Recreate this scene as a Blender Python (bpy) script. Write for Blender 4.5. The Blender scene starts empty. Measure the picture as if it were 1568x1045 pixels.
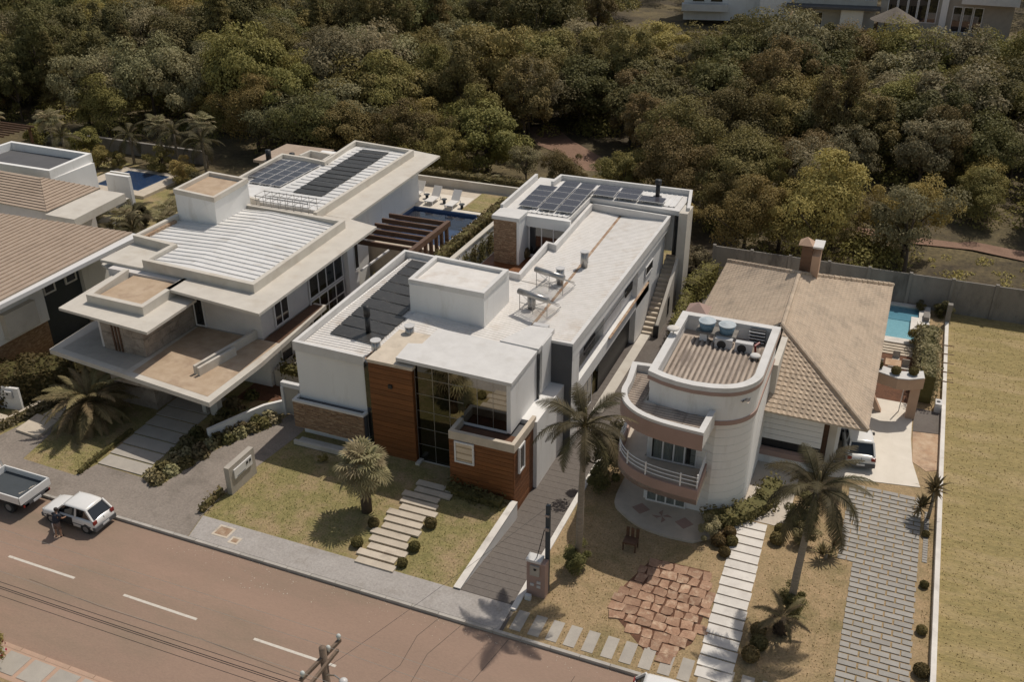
import bpy, bmesh, math, random
import numpy as np
from mathutils import Vector, Matrix, Euler

sc = bpy.context.scene
COL = sc.collection
rnd = random.Random(7)
R = math.radians

# ------------------------------------------------------------------ camera
CAM_H, FPX = 28.0, 1486.74
yaw, pit, rol = 0.393564, 0.489082, -0.004294
Fw = Vector((-math.sin(yaw)*math.cos(pit), math.cos(yaw)*math.cos(pit), -math.sin(pit)))
Rt = Vector((math.cos(yaw), math.sin(yaw), 0))
Up = Rt.cross(Fw)
Rt2 = Rt*math.cos(rol) + Up*math.sin(rol)
Up2 = Rt2.cross(Fw)
cam_data = bpy.data.cameras.new('camera')
cam_data.sensor_fit = 'HORIZONTAL'
cam_data.sensor_width = 36.0
cam_data.lens = 36.0*FPX/1568.0
cam_data.clip_start, cam_data.clip_end = 0.5, 3000
cam = bpy.data.objects.new('camera', cam_data)
COL.objects.link(cam)
cam.matrix_world = Matrix(((Rt2.x, Up2.x, -Fw.x, 0), (Rt2.y, Up2.y, -Fw.y, 0), (Rt2.z, Up2.z, -Fw.z, CAM_H), (0, 0, 0, 1)))
sc.camera = cam

# ------------------------------------------------------------------ sky and sun
SUNV = Vector((0.21, 0.56, 1.0)).normalized()
world = bpy.data.worlds.new('World'); sc.world = world; world.use_nodes = True
wn = world.node_tree; wn.nodes.clear()
sky = wn.nodes.new('ShaderNodeTexSky'); sky.sky_type = 'NISHITA'; sky.sun_disc = False
sky.sun_elevation = math.asin(SUNV.z); sky.sun_rotation = math.atan2(SUNV.x, SUNV.y)
sky.altitude = 600; sky.dust_density = 1.5
bg = wn.nodes.new('ShaderNodeBackground'); bg.inputs['Strength'].default_value = 0.105
wo = wn.nodes.new('ShaderNodeOutputWorld')
tint = wn.nodes.new('ShaderNodeMix'); tint.data_type = 'RGBA'; tint.blend_type = 'MULTIPLY'; tint.inputs['Factor'].default_value = 1
tint.inputs[7].default_value = (1.42, 1.16, .88, 1)      # hazy, warm air over the whole sky
wn.links.new(sky.outputs[0], tint.inputs[6]); wn.links.new(tint.outputs[2], bg.inputs[0]); wn.links.new(bg.outputs[0], wo.inputs[0])
sun_data = bpy.data.lights.new('sun', 'SUN'); sun_data.energy = 3.25; sun_data.angle = R(0.5)
sun_data.color = (1.0, 0.93, 0.83)
sun = bpy.data.objects.new('sun', sun_data); COL.objects.link(sun)
sun.rotation_euler = SUNV.to_track_quat('Z', 'Y').to_euler(); sun.location = (30, 60, 120)
sc.view_settings.view_transform = 'Standard'; sc.view_settings.look = 'None'
sc.view_settings.exposure = -0.16; sc.view_settings.gamma = 1.0
sc.view_settings.use_curve_mapping = False
sc.cycles.max_bounces = 6; sc.cycles.diffuse_bounces = 3; sc.cycles.glossy_bounces = 3
sc.cycles.transparent_max_bounces = 8; sc.cycles.transmission_bounces = 4

# ------------------------------------------------------------------ mesh helpers
ORG = {}
class MB:
    def __init__(s): s.v = []; s.f = []
    def add(s, vs, fs):
        o = len(s.v); s.v += [tuple(p) for p in vs]; s.f += [tuple(i+o for i in f) for f in fs]; return s
    def box(s, x0, y0, z0, x1, y1, z1):
        return s.add([(x0,y0,z0),(x1,y0,z0),(x1,y1,z0),(x0,y1,z0),(x0,y0,z1),(x1,y0,z1),(x1,y1,z1),(x0,y1,z1)],
                     [(0,3,2,1),(4,5,6,7),(0,1,5,4),(1,2,6,5),(2,3,7,6),(3,0,4,7)])
    def prism(s, poly, z0, z1):
        a = sum(poly[i][0]*poly[(i+1) % len(poly)][1]-poly[(i+1) % len(poly)][0]*poly[i][1] for i in range(len(poly)))
        if a < 0: poly = poly[::-1]
        n = len(poly)
        zt = z1 if callable(z1) else (lambda x, y: z1)
        zb = z0 if callable(z0) else (lambda x, y: z0)
        vs = [(x, y, zb(x, y)) for x, y in poly]+[(x, y, zt(x, y)) for x, y in poly]
        return s.add(vs, [tuple(range(n-1, -1, -1)), tuple(range(n, 2*n))]+[(i, (i+1) % n, n+(i+1) % n, n+i) for i in range(n)])
    def bar(s, p, q, w, h, up=(0, 0, 1)):
        p, q = Vector(p), Vector(q); d = (q-p).normalized(); u = Vector(up)
        if abs(d.dot(u)) > .98: u = Vector((1, 0, 0))
        r = d.cross(u).normalized()*w/2; u = r.cross(d).normalized()*h/2
        vs = [p-r-u, p+r-u, p+r+u, p-r+u, q-r-u, q+r-u, q+r+u, q-r+u]
        return s.add(vs, [(0,3,2,1),(4,5,6,7),(0,1,5,4),(1,2,6,5),(2,3,7,6),(3,0,4,7)])
    def tube(s, path, r, n=8, r2=None, cap=True):
        P = [Vector(p) for p in path]; m = len(P)
        for i in range(m):
            d = (P[min(i+1, m-1)]-P[max(i-1, 0)]).normalized()
            u = Vector((0, 0, 1)) if abs(d.z) < .95 else Vector((1, 0, 0))
            a = d.cross(u).normalized(); b = a.cross(d)
            rr = r if r2 is None else r+(r2-r)*i/(m-1)
            if callable(r): rr = r(i/(m-1))
            for k in range(n):
                t = 2*math.pi*k/n; s.v.append(tuple(P[i]+a*math.cos(t)*rr+b*math.sin(t)*rr))
        o = len(s.v)-m*n
        for i in range(m-1):
            for k in range(n):
                s.f.append((o+i*n+k, o+i*n+(k+1) % n, o+(i+1)*n+(k+1) % n, o+(i+1)*n+k))
        if cap: s.f.append(tuple(o+k for k in range(n))[::-1]); s.f.append(tuple(o+(m-1)*n+k for k in range(n)))
        return s
    def cyl(s, x, y, z0, z1, r, n=16, r2=None): return s.tube([(x, y, z0), (x, y, z1)], r, n, r2)
    def ball(s, c, r, n=10, m=7, sz=1.0):
        vs = []; fs = []
        for j in range(m+1):
            t = math.pi*j/m
            for k in range(n):
                a = 2*math.pi*k/n
                vs.append((c[0]+r*math.sin(t)*math.cos(a), c[1]+r*math.sin(t)*math.sin(a), c[2]+r*sz*math.cos(t)))
        for j in range(m):
            for k in range(n): fs.append((j*n+k, (j+1)*n+k, (j+1)*n+(k+1) % n, j*n+(k+1) % n))
        return s.add(vs, fs)
    def ring(s, poly, t, z0, z1):
        # wall of thickness t inside a closed outline
        n = len(poly); a = sum(poly[i][0]*poly[(i+1) % n][1]-poly[(i+1) % n][0]*poly[i][1] for i in range(n))
        if a < 0: poly = poly[::-1]
        inn = inset(poly, t)
        vs = [(x, y, z0) for x, y in poly]+[(x, y, z1) for x, y in poly]+[(x, y, z0) for x, y in inn]+[(x, y, z1) for x, y in inn]
        fs = []
        for i in range(n):
            j = (i+1) % n
            fs += [(i, j, n+j, n+i), (n+i, n+j, 3*n+j, 3*n+i), (2*n+j, 2*n+i, 3*n+i, 3*n+j), (j, i, 2*n+i, 2*n+j)]
        return s.add(vs, fs)

def inset(poly, t):
    n = len(poly); out = []
    for i in range(n):
        p0, p1, p2 = Vector(poly[i-1]), Vector(poly[i]), Vector(poly[(i+1) % n])
        d1 = (p1-p0).normalized(); d2 = (p2-p1).normalized()
        n1 = Vector((-d1.y, d1.x)); n2 = Vector((-d2.y, d2.x))
        b = n1+n2; k = t/max(.3, (1+n1.dot(n2)))
        out.append((p1.x+b.x*k, p1.y+b.y*k))
    return out

def mesh_of(m, name, mat=None, smooth=False, org=(0, 0, 0)):
    me = bpy.data.meshes.new(name)
    v = [(x-org[0], y-org[1], z-org[2]) for x, y, z in m.v]
    me.from_pydata(v, [], m.f); me.update()
    if mat: me.materials.append(mat)
    if smooth: me.polygons.foreach_set('use_smooth', [True]*len(me.polygons))
    return me

def put(name, me, parent=None, loc=(0, 0, 0), rot=(0, 0, 0), scl=(1, 1, 1)):
    o = bpy.data.objects.new(name, me); COL.objects.link(o)
    o.parent = parent
    o.location = loc; o.rotation_euler = rot; o.scale = scl
    return o

def part(name, m, mat, parent=None, smooth=False, label=None, kind=None):
    org = ORG.get(parent.name, (0, 0, 0)) if parent else (0, 0, 0)
    o = put(name, mesh_of(m, name, mat, smooth, org), parent)
    if parent: ORG[o.name] = org
    if label: o['label'] = label
    if kind: o['kind'] = kind
    return o

def empty(name, loc, label, cat, group=None):
    o = bpy.data.objects.new(name, None); COL.objects.link(o); o.location = loc; o.empty_display_size = .3
    ORG[o.name] = tuple(loc); tag(o, label, cat, group); return o

def tag(o, label, cat, group=None):
    o['label'] = label; o['category'] = cat
    if group: o['group'] = group
    return o

def struct(name, m, mat, smooth=False):
    o = part(name, m, mat, None, smooth); o['kind'] = 'structure'; return o

def copy_tree(o, parent=None):
    c = o.copy(); COL.objects.link(c); c.parent = parent
    for ch in list(o.children): copy_tree(ch, c)
    return c

# ------------------------------------------------------------------ materials
def mat(name, c1, c2=None, scale=3.0, rough=.7, bump=0., bscale=None, c3=None, s3=.6, m3=(.52, .7), metal=0., spec=.5, grain=.12, gscale=40., stretch=None, rand=0.):
    m = bpy.data.materials.new(name); m.use_nodes = True; t = m.node_tree; N, L = t.nodes, t.links
    b = N['Principled BSDF']; b.inputs['Roughness'].default_value = rough; b.inputs['Metallic'].default_value = metal
    b.inputs['Specular IOR Level'].default_value = spec
    tc = N.new('ShaderNodeTexCoord'); vec = tc.outputs['Object']
    if rand:
        oi0 = N.new('ShaderNodeObjectInfo'); mu0 = N.new('ShaderNodeMath'); mu0.operation = 'MULTIPLY'; mu0.inputs[1].default_value = 60
        L.new(oi0.outputs['Random'], mu0.inputs[0]); va = N.new('ShaderNodeVectorMath'); L.new(vec, va.inputs[0]); L.new(mu0.outputs[0], va.inputs[1]); vec = va.outputs[0]
    if stretch:
        mp = N.new('ShaderNodeMapping'); mp.inputs['Scale'].default_value = stretch; L.new(vec, mp.inputs[0]); vec = mp.outputs[0]
    def noise(s, d=5, r=.6):
        n = N.new('ShaderNodeTexNoise'); n.inputs['Scale'].default_value = s; n.inputs['Detail'].default_value = d; n.inputs['Roughness'].default_value = r
        L.new(vec, n.inputs['Vector']); return n.outputs['Fac']
    def ramp(f, a, c):
        r = N.new('ShaderNodeMapRange'); r.inputs['From Min'].default_value = a; r.inputs['From Max'].default_value = c; L.new(f, r.inputs['Value']); return r.outputs['Result']
    def mix(f, a, c):
        x = N.new('ShaderNodeMix'); x.data_type = 'RGBA'; L.new(f, x.inputs['Factor'])
        for sock, val in ((x.inputs[6], a), (x.inputs[7], c)):
            if isinstance(val, tuple): sock.default_value = (*val, 1)
            else: L.new(val, sock)
        return x.outputs[2]
    col = c1
    if c2: col = mix(ramp(noise(scale), .35, .65), c1, c2)
    if c3: col = mix(ramp(noise(s3, 6, .65), *m3), col, c3)
    g = ramp(noise(gscale, 3, .7), .3, .7)
    hsv = N.new('ShaderNodeHueSaturation'); hsv.inputs['Saturation'].default_value = 1.0
    if isinstance(col, tuple): hsv.inputs['Color'].default_value = (*col, 1)
    else: L.new(col, hsv.inputs['Color'])
    mr = N.new('ShaderNodeMapRange'); mr.inputs['To Min'].default_value = 1-grain; mr.inputs['To Max'].default_value = 1+grain
    L.new(g, mr.inputs['Value']); val = mr.outputs['Result']
    if rand:
        oi = N.new('ShaderNodeObjectInfo'); mr2 = N.new('ShaderNodeMapRange')
        mr2.inputs['To Min'].default_value = 1-rand; mr2.inputs['To Max'].default_value = 1+rand
        L.new(oi.outputs['Random'], mr2.inputs['Value'])
        mu = N.new('ShaderNodeMath'); mu.operation = 'MULTIPLY'; L.new(val, mu.inputs[0]); L.new(mr2.outputs['Result'], mu.inputs[1]); val = mu.outputs[0]
    L.new(val, hsv.inputs['Value'])
    L.new(hsv.outputs[0], b.inputs['Base Color'])
    if bump:
        bn = N.new('ShaderNodeBump'); bn.inputs['Strength'].default_value = bump; bn.inputs['Distance'].default_value = .03
        L.new(noise(bscale or gscale, 4, .7), bn.inputs['Height']); L.new(bn.outputs[0], b.inputs['Normal'])
    return m

def leafmat(name, c1, c2, rand=.25, hue=.02, trans=.25, rough=.55):
    m = bpy.data.materials.new(name); m.use_nodes = True; t = m.node_tree; N, L = t.nodes, t.links
    b = N['Principled BSDF']; b.inputs['Roughness'].default_value = max(rough, .6); b.inputs['Specular IOR Level'].default_value = .12
    tc = N.new('ShaderNodeTexCoord'); n = N.new('ShaderNodeTexNoise'); n.inputs['Scale'].default_value = 1.3; n.inputs['Detail'].default_value = 6; n.inputs['Roughness'].default_value = .75
    oi0 = N.new('ShaderNodeObjectInfo'); mu0 = N.new('ShaderNodeMath'); mu0.operation = 'MULTIPLY'; mu0.inputs[1].default_value = 60
    L.new(oi0.outputs['Random'], mu0.inputs[0]); va = N.new('ShaderNodeVectorMath'); L.new(tc.outputs['Object'], va.inputs[0]); L.new(mu0.outputs[0], va.inputs[1])
    L.new(va.outputs[0], n.inputs['Vector'])
    r = N.new('ShaderNodeMapRange'); r.inputs['From Min'].default_value = .36; r.inputs['From Max'].default_value = .64; L.new(n.outputs['Fac'], r.inputs['Value'])
    x = N.new('ShaderNodeMix'); x.data_type = 'RGBA'; x.inputs[6].default_value = (*c1, 1); x.inputs[7].default_value = (*c2, 1); L.new(r.outputs[0], x.inputs['Factor'])
    oi = N.new('ShaderNodeObjectInfo'); h = N.new('ShaderNodeHueSaturation')
    a = N.new('ShaderNodeMapRange'); a.inputs['To Min'].default_value = 1-rand; a.inputs['To Max'].default_value = 1+rand; L.new(oi.outputs['Random'], a.inputs['Value'])
    fr = N.new('ShaderNodeMath'); fr.operation = 'MULTIPLY'; fr.inputs[1].default_value = 7.3; L.new(oi.outputs['Random'], fr.inputs[0])
    fr2 = N.new('ShaderNodeMath'); fr2.operation = 'FRACT'; L.new(fr.outputs[0], fr2.inputs[0])
    hh = N.new('ShaderNodeMapRange'); hh.inputs['To Min'].default_value = .5-hue*1.3; hh.inputs['To Max'].default_value = .5+hue*.6; L.new(fr2.outputs[0], hh.inputs['Value'])
    L.new(x.outputs[2], h.inputs['Color']); L.new(a.outputs[0], h.inputs['Value']); L.new(hh.outputs[0], h.inputs['Hue'])
    L.new(h.outputs[0], b.inputs['Base Color'])
    if trans:
        tr = N.new('ShaderNodeBsdfTranslucent'); L.new(h.outputs[0], tr.inputs['Color'])
        ms = N.new('ShaderNodeMixShader'); ms.inputs[0].default_value = trans
        L.new(b.outputs[0], ms.inputs[1]); L.new(tr.outputs[0], ms.inputs[2]); L.new(ms.outputs[0], N['Material Output'].inputs['Surface'])
    return m

M = {}
M['white'] = mat('white_render', (.80, .79, .77), (.755, .745, .725), .8, .85, .12, 60, grain=.03, c3=(.60, .57, .52), s3=1.1, m3=(.56, .80), stretch=(1, 1, .22))
M['white2'] = mat('white_slab_paint', (.66, .645, .625), (.60, .585, .565), 1.5, .8, .1, 50, grain=.05, c3=(.55, .53, .50), s3=1.2, m3=(.55, .75))
M['cream'] = mat('cream_concrete', (.60, .56, .495), (.54, .50, .44), 1.2, .85, .1, 50, grain=.04, c3=(.47, .41, .335), s3=.5, m3=(.54, .76))
M['creamwall'] = mat('pale_purple_render', (.66, .625, .60), (.60, .57, .545), 1., .85, .1, 50, grain=.03)
M['tan'] = mat('tan_screed', (.50, .385, .275), (.42, .31, .21), 1.5, .9, .15, 40, grain=.06, c3=(.34, .24, .165), s3=.9, m3=(.5, .72))
M['valley'] = mat('dark_strip_in_sheet_valleys', (.13, .105, .085), (.22, .18, .145), 1.5, .95, grain=.3)  # dark tone for strips along the low lines of the corrugated sheets
M['metal_sheet'] = mat('pale_roof_sheet', (.73, .72, .705), (.67, .66, .64), 1.1, .5, 0, grain=.03, spec=.4, rand=.05, c3=(.50, .47, .42), s3=.6, m3=(.55, .75))
M['corr'] = mat('weathered_corrugated_sheet', (.73, .70, .665), (.66, .63, .59), 1.8, .6, 0, grain=.05, spec=.35, c3=(.56, .49, .42), s3=.7, m3=(.54, .76))
M['corr_old'] = mat('old_fibre_cement', (.50, .42, .35), (.38, .31, .255), 1.1, .9, 0, grain=.12, c3=(.24, .195, .165), s3=1.6, m3=(.52, .66), stretch=(1, .25, 1))
M['rust'] = mat('rusty_gutter', (.26, .15, .085), (.45, .34, .24), 2.5, .8, 0, grain=.15)
M['grey'] = mat('dark_grey_render', (.105, .105, .11), (.09, .09, .095), 1, .85, .1, 60, grain=.08)
M['slate'] = mat('blue_grey_paint', (.055, .065, .075), (.045, .055, .062), 1, .8, .1, 60, grain=.06)
M['wood'] = mat('orange_timber_board', (.215, .08, .024), (.155, .054, .015), 2.2, .55, .15, 30, grain=.18, gscale=14, stretch=(.35, .35, 6), rand=.16)
M['dwood'] = mat('brown_timber', (.13, .068, .038), (.09, .046, .026), 2., .6, .1, 30, grain=.15, gscale=12, stretch=(.5, 3, 3), rand=.1)
M['stone'] = mat('brown_split_stone', (.30, .19, .115), (.20, .12, .07), 2.3, .85, .5, 22, grain=.25, gscale=18, c3=(.42, .30, .19), s3=3.3, m3=(.5, .66), stretch=(1, 1, 3))
M['gstone'] = mat('grey_brown_slate_cladding', (.36, .31, .26), (.26, .22, .185), 1.8, .85, .4, 24, grain=.2, gscale=20, c3=(.20, .16, .13), s3=2.2, m3=(.52, .68))
M['road'] = mat('pinkish_asphalt', (.325, .22, .163), (.288, .198, .147), .35, .9, .25, 55, grain=.10, gscale=30, c3=(.235, .18, .128), s3=.3, m3=(.48, .72), stretch=(.3, 1, 1))
M['paver'] = mat('grey_block_paving', (.275, .235, .20), (.235, .20, .17), .7, .9, .3, 14, grain=.2, gscale=9, c3=(.17, .145, .12), s3=.4, m3=(.52, .7))
M['paver_d'] = mat('dark_brown_paving', (.15, .13, .115), (.133, .115, .10), .6, .88, .25, 14, grain=.14, gscale=8, c3=(.11, .09, .078), s3=.5, m3=(.5, .7))
M['walk'] = mat('pale_block_paving', (.40, .37, .345), (.35, .32, .295), .8, .9, .3, 14, grain=.16, gscale=10, c3=(.30, .27, .24), s3=.6, m3=(.55, .72))
M['kerb'] = mat('kerb_concrete', (.45, .42, .38), (.36, .335, .30), 1.5, .9, .2, 40, grain=.1, rand=.06)
M['kerbp'] = mat('pink_concrete', (.50, .33, .24), (.42, .29, .21), 1.5, .9, .2, 40, grain=.1)
M['slab'] = mat('pale_concrete_slab', (.60, .52, .42), (.52, .45, .36), 1.7, .85, .2, 40, grain=.07, rand=.07, c3=(.40, .34, .27), s3=1.4, m3=(.55, .72))
M['slab_g'] = mat('grey_concrete_slab', (.44, .40, .345), (.38, .345, .30), 1.7, .85, .2, 40, grain=.08, rand=.06)
M['slab_w'] = mat('white_marble_slab', (.74, .70, .64), (.62, .58, .53), 1.3, .7, .1, 40, grain=.05, rand=.06, c3=(.52, .48, .44), s3=.9, m3=(.55, .7))
M['paver_b'] = mat('grey_green_concrete_paver', (.36, .34, .31), (.32, .30, .27), 2, .9, .2, 40, grain=.1, rand=.09)
M['red_flag'] = mat('red_brown_flagstone', (.40, .25, .165), (.29, .165, .105), 2.2, .9, .35, 18, grain=.2, gscale=14, rand=.18, c3=(.50, .36, .25), s3=2.4, m3=(.52, .66))
M['soil'] = mat('red_brown_soil', (.16, .075, .042), (.11, .052, .03), 3, .95, .5, 30, grain=.3, gscale=20)
M['dirt'] = mat('pale_orange_dirt', (.46, .30, .19), (.56, .42, .29), 2., .95, .4, 20, grain=.15, c3=(.33, .22, .15), s3=1.2, m3=(.52, .68))
M['grass'] = mat('mown_lawn', (.285, .238, .098), (.20, .178, .066), 3.2, .95, .8, 30, grain=.34, gscale=11, c3=(.36, .26, .15), s3=.7, m3=(.46, .66))
M['drygrass'] = mat('dry_lawn', (.39, .275, .155), (.30, .22, .115), 2.2, .95, .7, 30, grain=.32, gscale=11, c3=(.22, .175, .08), s3=.5, m3=(.5, .68))
M['wasteland'] = mat('rough_grass_ground', (.15, .115, .055), (.095, .075, .035), .35, .95, .6, 10, grain=.4, gscale=3.5, c3=(.06, .045, .025), s3=.12, m3=(.45, .6))
M['lot'] = mat('yellowed_field_grass', (.325, .25, .105), (.25, .20, .08), 2.4, .95, .6, 30, grain=.28, gscale=9, c3=(.40, .30, .16), s3=.5, m3=(.46, .68), stretch=(.4, 1.5, 1))
M['redpath'] = mat('red_dirt_track', (.26, .16, .11), (.21, .125, .085), .8, .95, .3, 10, grain=.2, gscale=8)
M['tileA'] = mat('sand_roof_tile', (.545, .435, .325), (.49, .385, .285), 2.5, .85, .15, 30, grain=.1, gscale=10, c3=(.36, .29, .22), s3=.9, m3=(.48, .72), rand=.10)
M['tileB'] = mat('brown_roof_tile', (.42, .33, .255), (.37, .285, .215), 2.5, .85, .15, 30, grain=.1, gscale=10, c3=(.32, .245, .185), s3=.5, m3=(.5, .75), rand=.04)
M['mauve'] = mat('mauve_brown_paint', (.38, .26, .22), (.34, .235, .195), 1.2, .85, .1, 40, grain=.05)
M['salmon'] = mat('salmon_render', (.50, .34, .24), (.45, .30, .21), 1.2, .85, .1, 40, grain=.05)
M['beigefloor'] = mat('beige_patio_tile', (.55, .48, .40), (.48, .42, .35), 2.5, .6, .05, 30, grain=.05)
M['terra'] = mat('terracotta_tile', (.40, .25, .16), (.33, .20, .13), 2, .75, .1, 30, grain=.12)
M['creamtile'] = mat('cream_drive_tile', (.72, .66, .57), (.66, .60, .51), 1.5, .7, .05, 30, grain=.04)
M['concwall'] = mat('weathered_precast_concrete', (.255, .235, .21), (.205, .188, .168), 1.2, .95, .3, 20, grain=.12, c3=(.11, .10, .09), s3=.9, m3=(.54, .72), stretch=(1, 1, .35), rand=.06)
M['frame'] = mat('white_aluminium', (.72, .71, .70), None, rough=.4, grain=.02)
M['steel'] = mat('galvanised_steel', (.42, .41, .40), (.33, .32, .31), 6, .35, 0, metal=.7, grain=.05)
M['black'] = mat('black_plastic', (.02, .02, .022), None, rough=.5, grain=.1)
M['mat_black'] = mat('solar_heating_mat', (.028, .027, .026), (.04, .038, .036), 3, .45, .2, 20, grain=.25, gscale=9, c3=(.075, .068, .06), s3=2.6, m3=(.58, .72))
M['pv'] = mat('photovoltaic_cell', (.055, .053, .064), (.048, .047, .058), 6, .25, 0, spec=.5, grain=.05, rand=.12)
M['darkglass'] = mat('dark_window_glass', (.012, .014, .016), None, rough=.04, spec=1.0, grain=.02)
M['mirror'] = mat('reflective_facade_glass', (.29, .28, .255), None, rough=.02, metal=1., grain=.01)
M['curtain'] = mat('pale_curtain', (.80, .79, .77), (.66, .65, .64), 6, .95, grain=.05, stretch=(6, 6, .3))
M['bcurtain'] = mat('grey_blue_curtain', (.17, .19, .23), (.11, .125, .155), 6, .95, grain=.05, stretch=(6, 6, .3))
M['carwhite'] = mat('white_car_paint', (.74, .73, .71), None, rough=.22, spec=.6, grain=.02, gscale=3)
M['rubber'] = mat('tyre_rubber', (.025, .025, .025), None, rough=.85, grain=.2)
M['hub'] = mat('wheel_metal', (.36, .36, .36), None, rough=.35, metal=.6)
M['redlamp'] = mat('red_lamp_plastic', (.22, .02, .015), None, rough=.25)
M['plate'] = mat('number_plate', (.62, .63, .64), None, rough=.4)
M['bark'] = mat('grey_palm_bark', (.30, .26, .21), (.22, .19, .15), 3, .9, .4, 12, grain=.15, stretch=(1, 1, 5))
M['barkd'] = mat('dark_fibrous_bark', (.10, .072, .048), (.065, .046, .03), 5, .95, .8, 15, grain=.3)
M['barkt'] = mat('brown_tree_bark', (.115, .09, .068), (.075, .058, .043), 3, .95, .5, 10, grain=.25)
M['paint'] = mat('road_marking_paint', (.66, .61, .54), (.56, .51, .44), 6, .7, grain=.08, c3=(.40, .32, .26), s3=5, m3=(.6, .72))
M['pooltile'] = mat('blue_pool_tile', (.075, .125, .235), (.06, .105, .20), 4, .35, grain=.1)
M['pooltile_m'] = mat('mid_blue_pool_tile', (.25, .42, .50), (.21, .37, .45), 4, .35, grain=.08)
M['mirror_painted_dark'] = mat('facade_glass_painted_dark', (.10, .10, .09), None, rough=.02, metal=1., grain=.01)  # same facade glass, with a dark reflection put into its colour
M['crack'] = mat('crack_filler', (.12, .09, .07), None, rough=.95, grain=.2)
M['pooltile_l'] = mat('pale_blue_pool_tile', (.48, .66, .70), (.43, .61, .66), 4, .35, grain=.06)
M['fabric_w'] = mat('white_lounger_fabric', (.70, .68, .65), None, rough=.8, grain=.03)
M['bluetank'] = mat('blue_fibreglass', (.14, .235, .31), (.12, .20, .27), 3, .5, grain=.08)
M['tanklid'] = mat('pale_blue_lid', (.44, .49, .52), (.36, .41, .44), 3, .6, grain=.08)
M['skin'] = mat('skin', (.36, .21, .14), None, rough=.55, grain=.03)
M['tee'] = mat('dark_navy_cotton', (.025, .03, .045), None, rough=.9, grain=.06)
M['shorts'] = mat('grey_brown_shorts', (.16, .115, .10), None, rough=.9, grain=.06)
M['hair'] = mat('dark_hair', (.03, .02, .015), None, rough=.6, grain=.1)
M['thatch'] = mat('thatch', (.17, .145, .12), (.12, .10, .08), 3, .95, .6, 20, grain=.3, stretch=(1, 1, .3))
M['pole'] = mat('weathered_pole_timber', (.20, .145, .105), (.13, .095, .07), 4, .9, .4, 15, grain=.2)
M['ins'] = mat('pale_glass_insulator', (.55, .58, .56), None, rough=.15, grain=.03)
M['lampgrey'] = mat('pale_grey_lamp_housing', (.55, .54, .53), None, rough=.4, grain=.03)
M['leafA'] = leafmat('forest_leaf_olive', (.32, .275, .095), (.175, .16, .052))
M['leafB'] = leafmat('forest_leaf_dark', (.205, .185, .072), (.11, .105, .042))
M['leafC'] = leafmat('forest_leaf_yellow_olive', (.42, .35, .115), (.27, .235, .075))
M['leafD'] = leafmat('forest_leaf_brown', (.27, .215, .085), (.15, .125, .05))
M['leafE'] = leafmat('forest_leaf_grey', (.34, .305, .165), (.19, .175, .09))
M['leafP'] = leafmat('palm_leaf', (.115, .10, .05), (.055, .05, .026), trans=.15, rough=.4)
M['leafF'] = leafmat('fan_palm_leaf', (.42, .37, .21), (.20, .18, .09), trans=.15, rough=.4)
M['leafG'] = leafmat('date_palm_leaf', (.28, .225, .115), (.14, .12, .058), trans=.15, rough=.45)
M['leafH'] = leafmat('hedge_leaf', (.20, .165, .068), (.105, .092, .036))
M['leafY'] = leafmat('topiary_leaf', (.26, .205, .085), (.15, .12, .05))
M['leafS'] = leafmat('silver_leaf', (.30, .32, .30), (.2, .22, .21), trans=.1)
M['flower'] = leafmat('red_flower', (.45, .03, .03), (.3, .02, .02), trans=.1)

M['lawnA'] = leafmat('lawn_blade', (.30, .262, .108), (.23, .21, .078), rand=0, hue=0, trans=.2)
M['lawnB'] = leafmat('dry_lawn_blade', (.45, .335, .175), (.34, .255, .12), rand=0, hue=0, trans=.2)
def glassmat(name, tint, tr=.62):
    m = bpy.data.materials.new(name); m.use_nodes = True; t = m.node_tree; N, L = t.nodes, t.links
    N.remove(N['Principled BSDF']); a = N.new('ShaderNodeBsdfTransparent'); a.inputs[0].default_value = (*tint, 1)
    g = N.new('ShaderNodeBsdfGlossy'); g.inputs['Roughness'].default_value = .03; g.inputs['Color'].default_value = (.8, .8, .8, 1)
    f = N.new('ShaderNodeLayerWeight'); pw = N.new('ShaderNodeMath'); pw.operation = 'POWER'; pw.inputs[1].default_value = 4; L.new(f.outputs['Facing'], pw.inputs[0])
    ad = N.new('ShaderNodeMath'); ad.operation = 'ADD'; ad.inputs[1].default_value = .07; ad.use_clamp = True; L.new(pw.outputs[0], ad.inputs[0])
    x = N.new('ShaderNodeMixShader'); L.new(ad.outputs[0], x.inputs[0]); L.new(a.outputs[0], x.inputs[1]); L.new(g.outputs[0], x.inputs[2])
    L.new(x.outputs[0], N['Material Output'].inputs[0]); return m
M['glass'] = glassmat('clear_window_glass', (.72, .74, .73))

def watermat(name, tint):
    m = glassmat(name, tint); N, L = m.node_tree.nodes, m.node_tree.links
    n = N.new('ShaderNodeTexNoise'); n.inputs['Scale'].default_value = 2.2; n.inputs['Detail'].default_value = 3
    tc = N.new('ShaderNodeTexCoord'); L.new(tc.outputs['Object'], n.inputs['Vector'])
    b = N.new('ShaderNodeBump'); b.inputs['Strength'].default_value = .35; b.inputs['Distance'].default_value = .05; L.new(n.outputs['Fac'], b.inputs['Height'])
    for k in N:
        if k.type == 'BSDF_GLOSSY' or k.type == 'LAYER_WEIGHT': L.new(b.outputs[0], k.inputs['Normal'])
    return m
M['water'] = watermat('pool_water', (.62, .71, .80)); M['water_l'] = watermat('shallow_pool_water', (.72, .88, .92))

# ================================================================== SETTING
KY, SY = 25.95, 18.08            # kerb lines of the two sides of the street
m = MB(); m.box(-700, -300, -2.2, 700, 1500, -1.7); struct('ground', m, M['wasteland'])
m = MB(); m.box(-220, SY, -1.7, 160, KY, -.12); struct('road', m, M['road'])
m = MB(); m.box(-220, -60, -1.7, 160, SY, 0); struct('verge', m, M['drygrass'])
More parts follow.
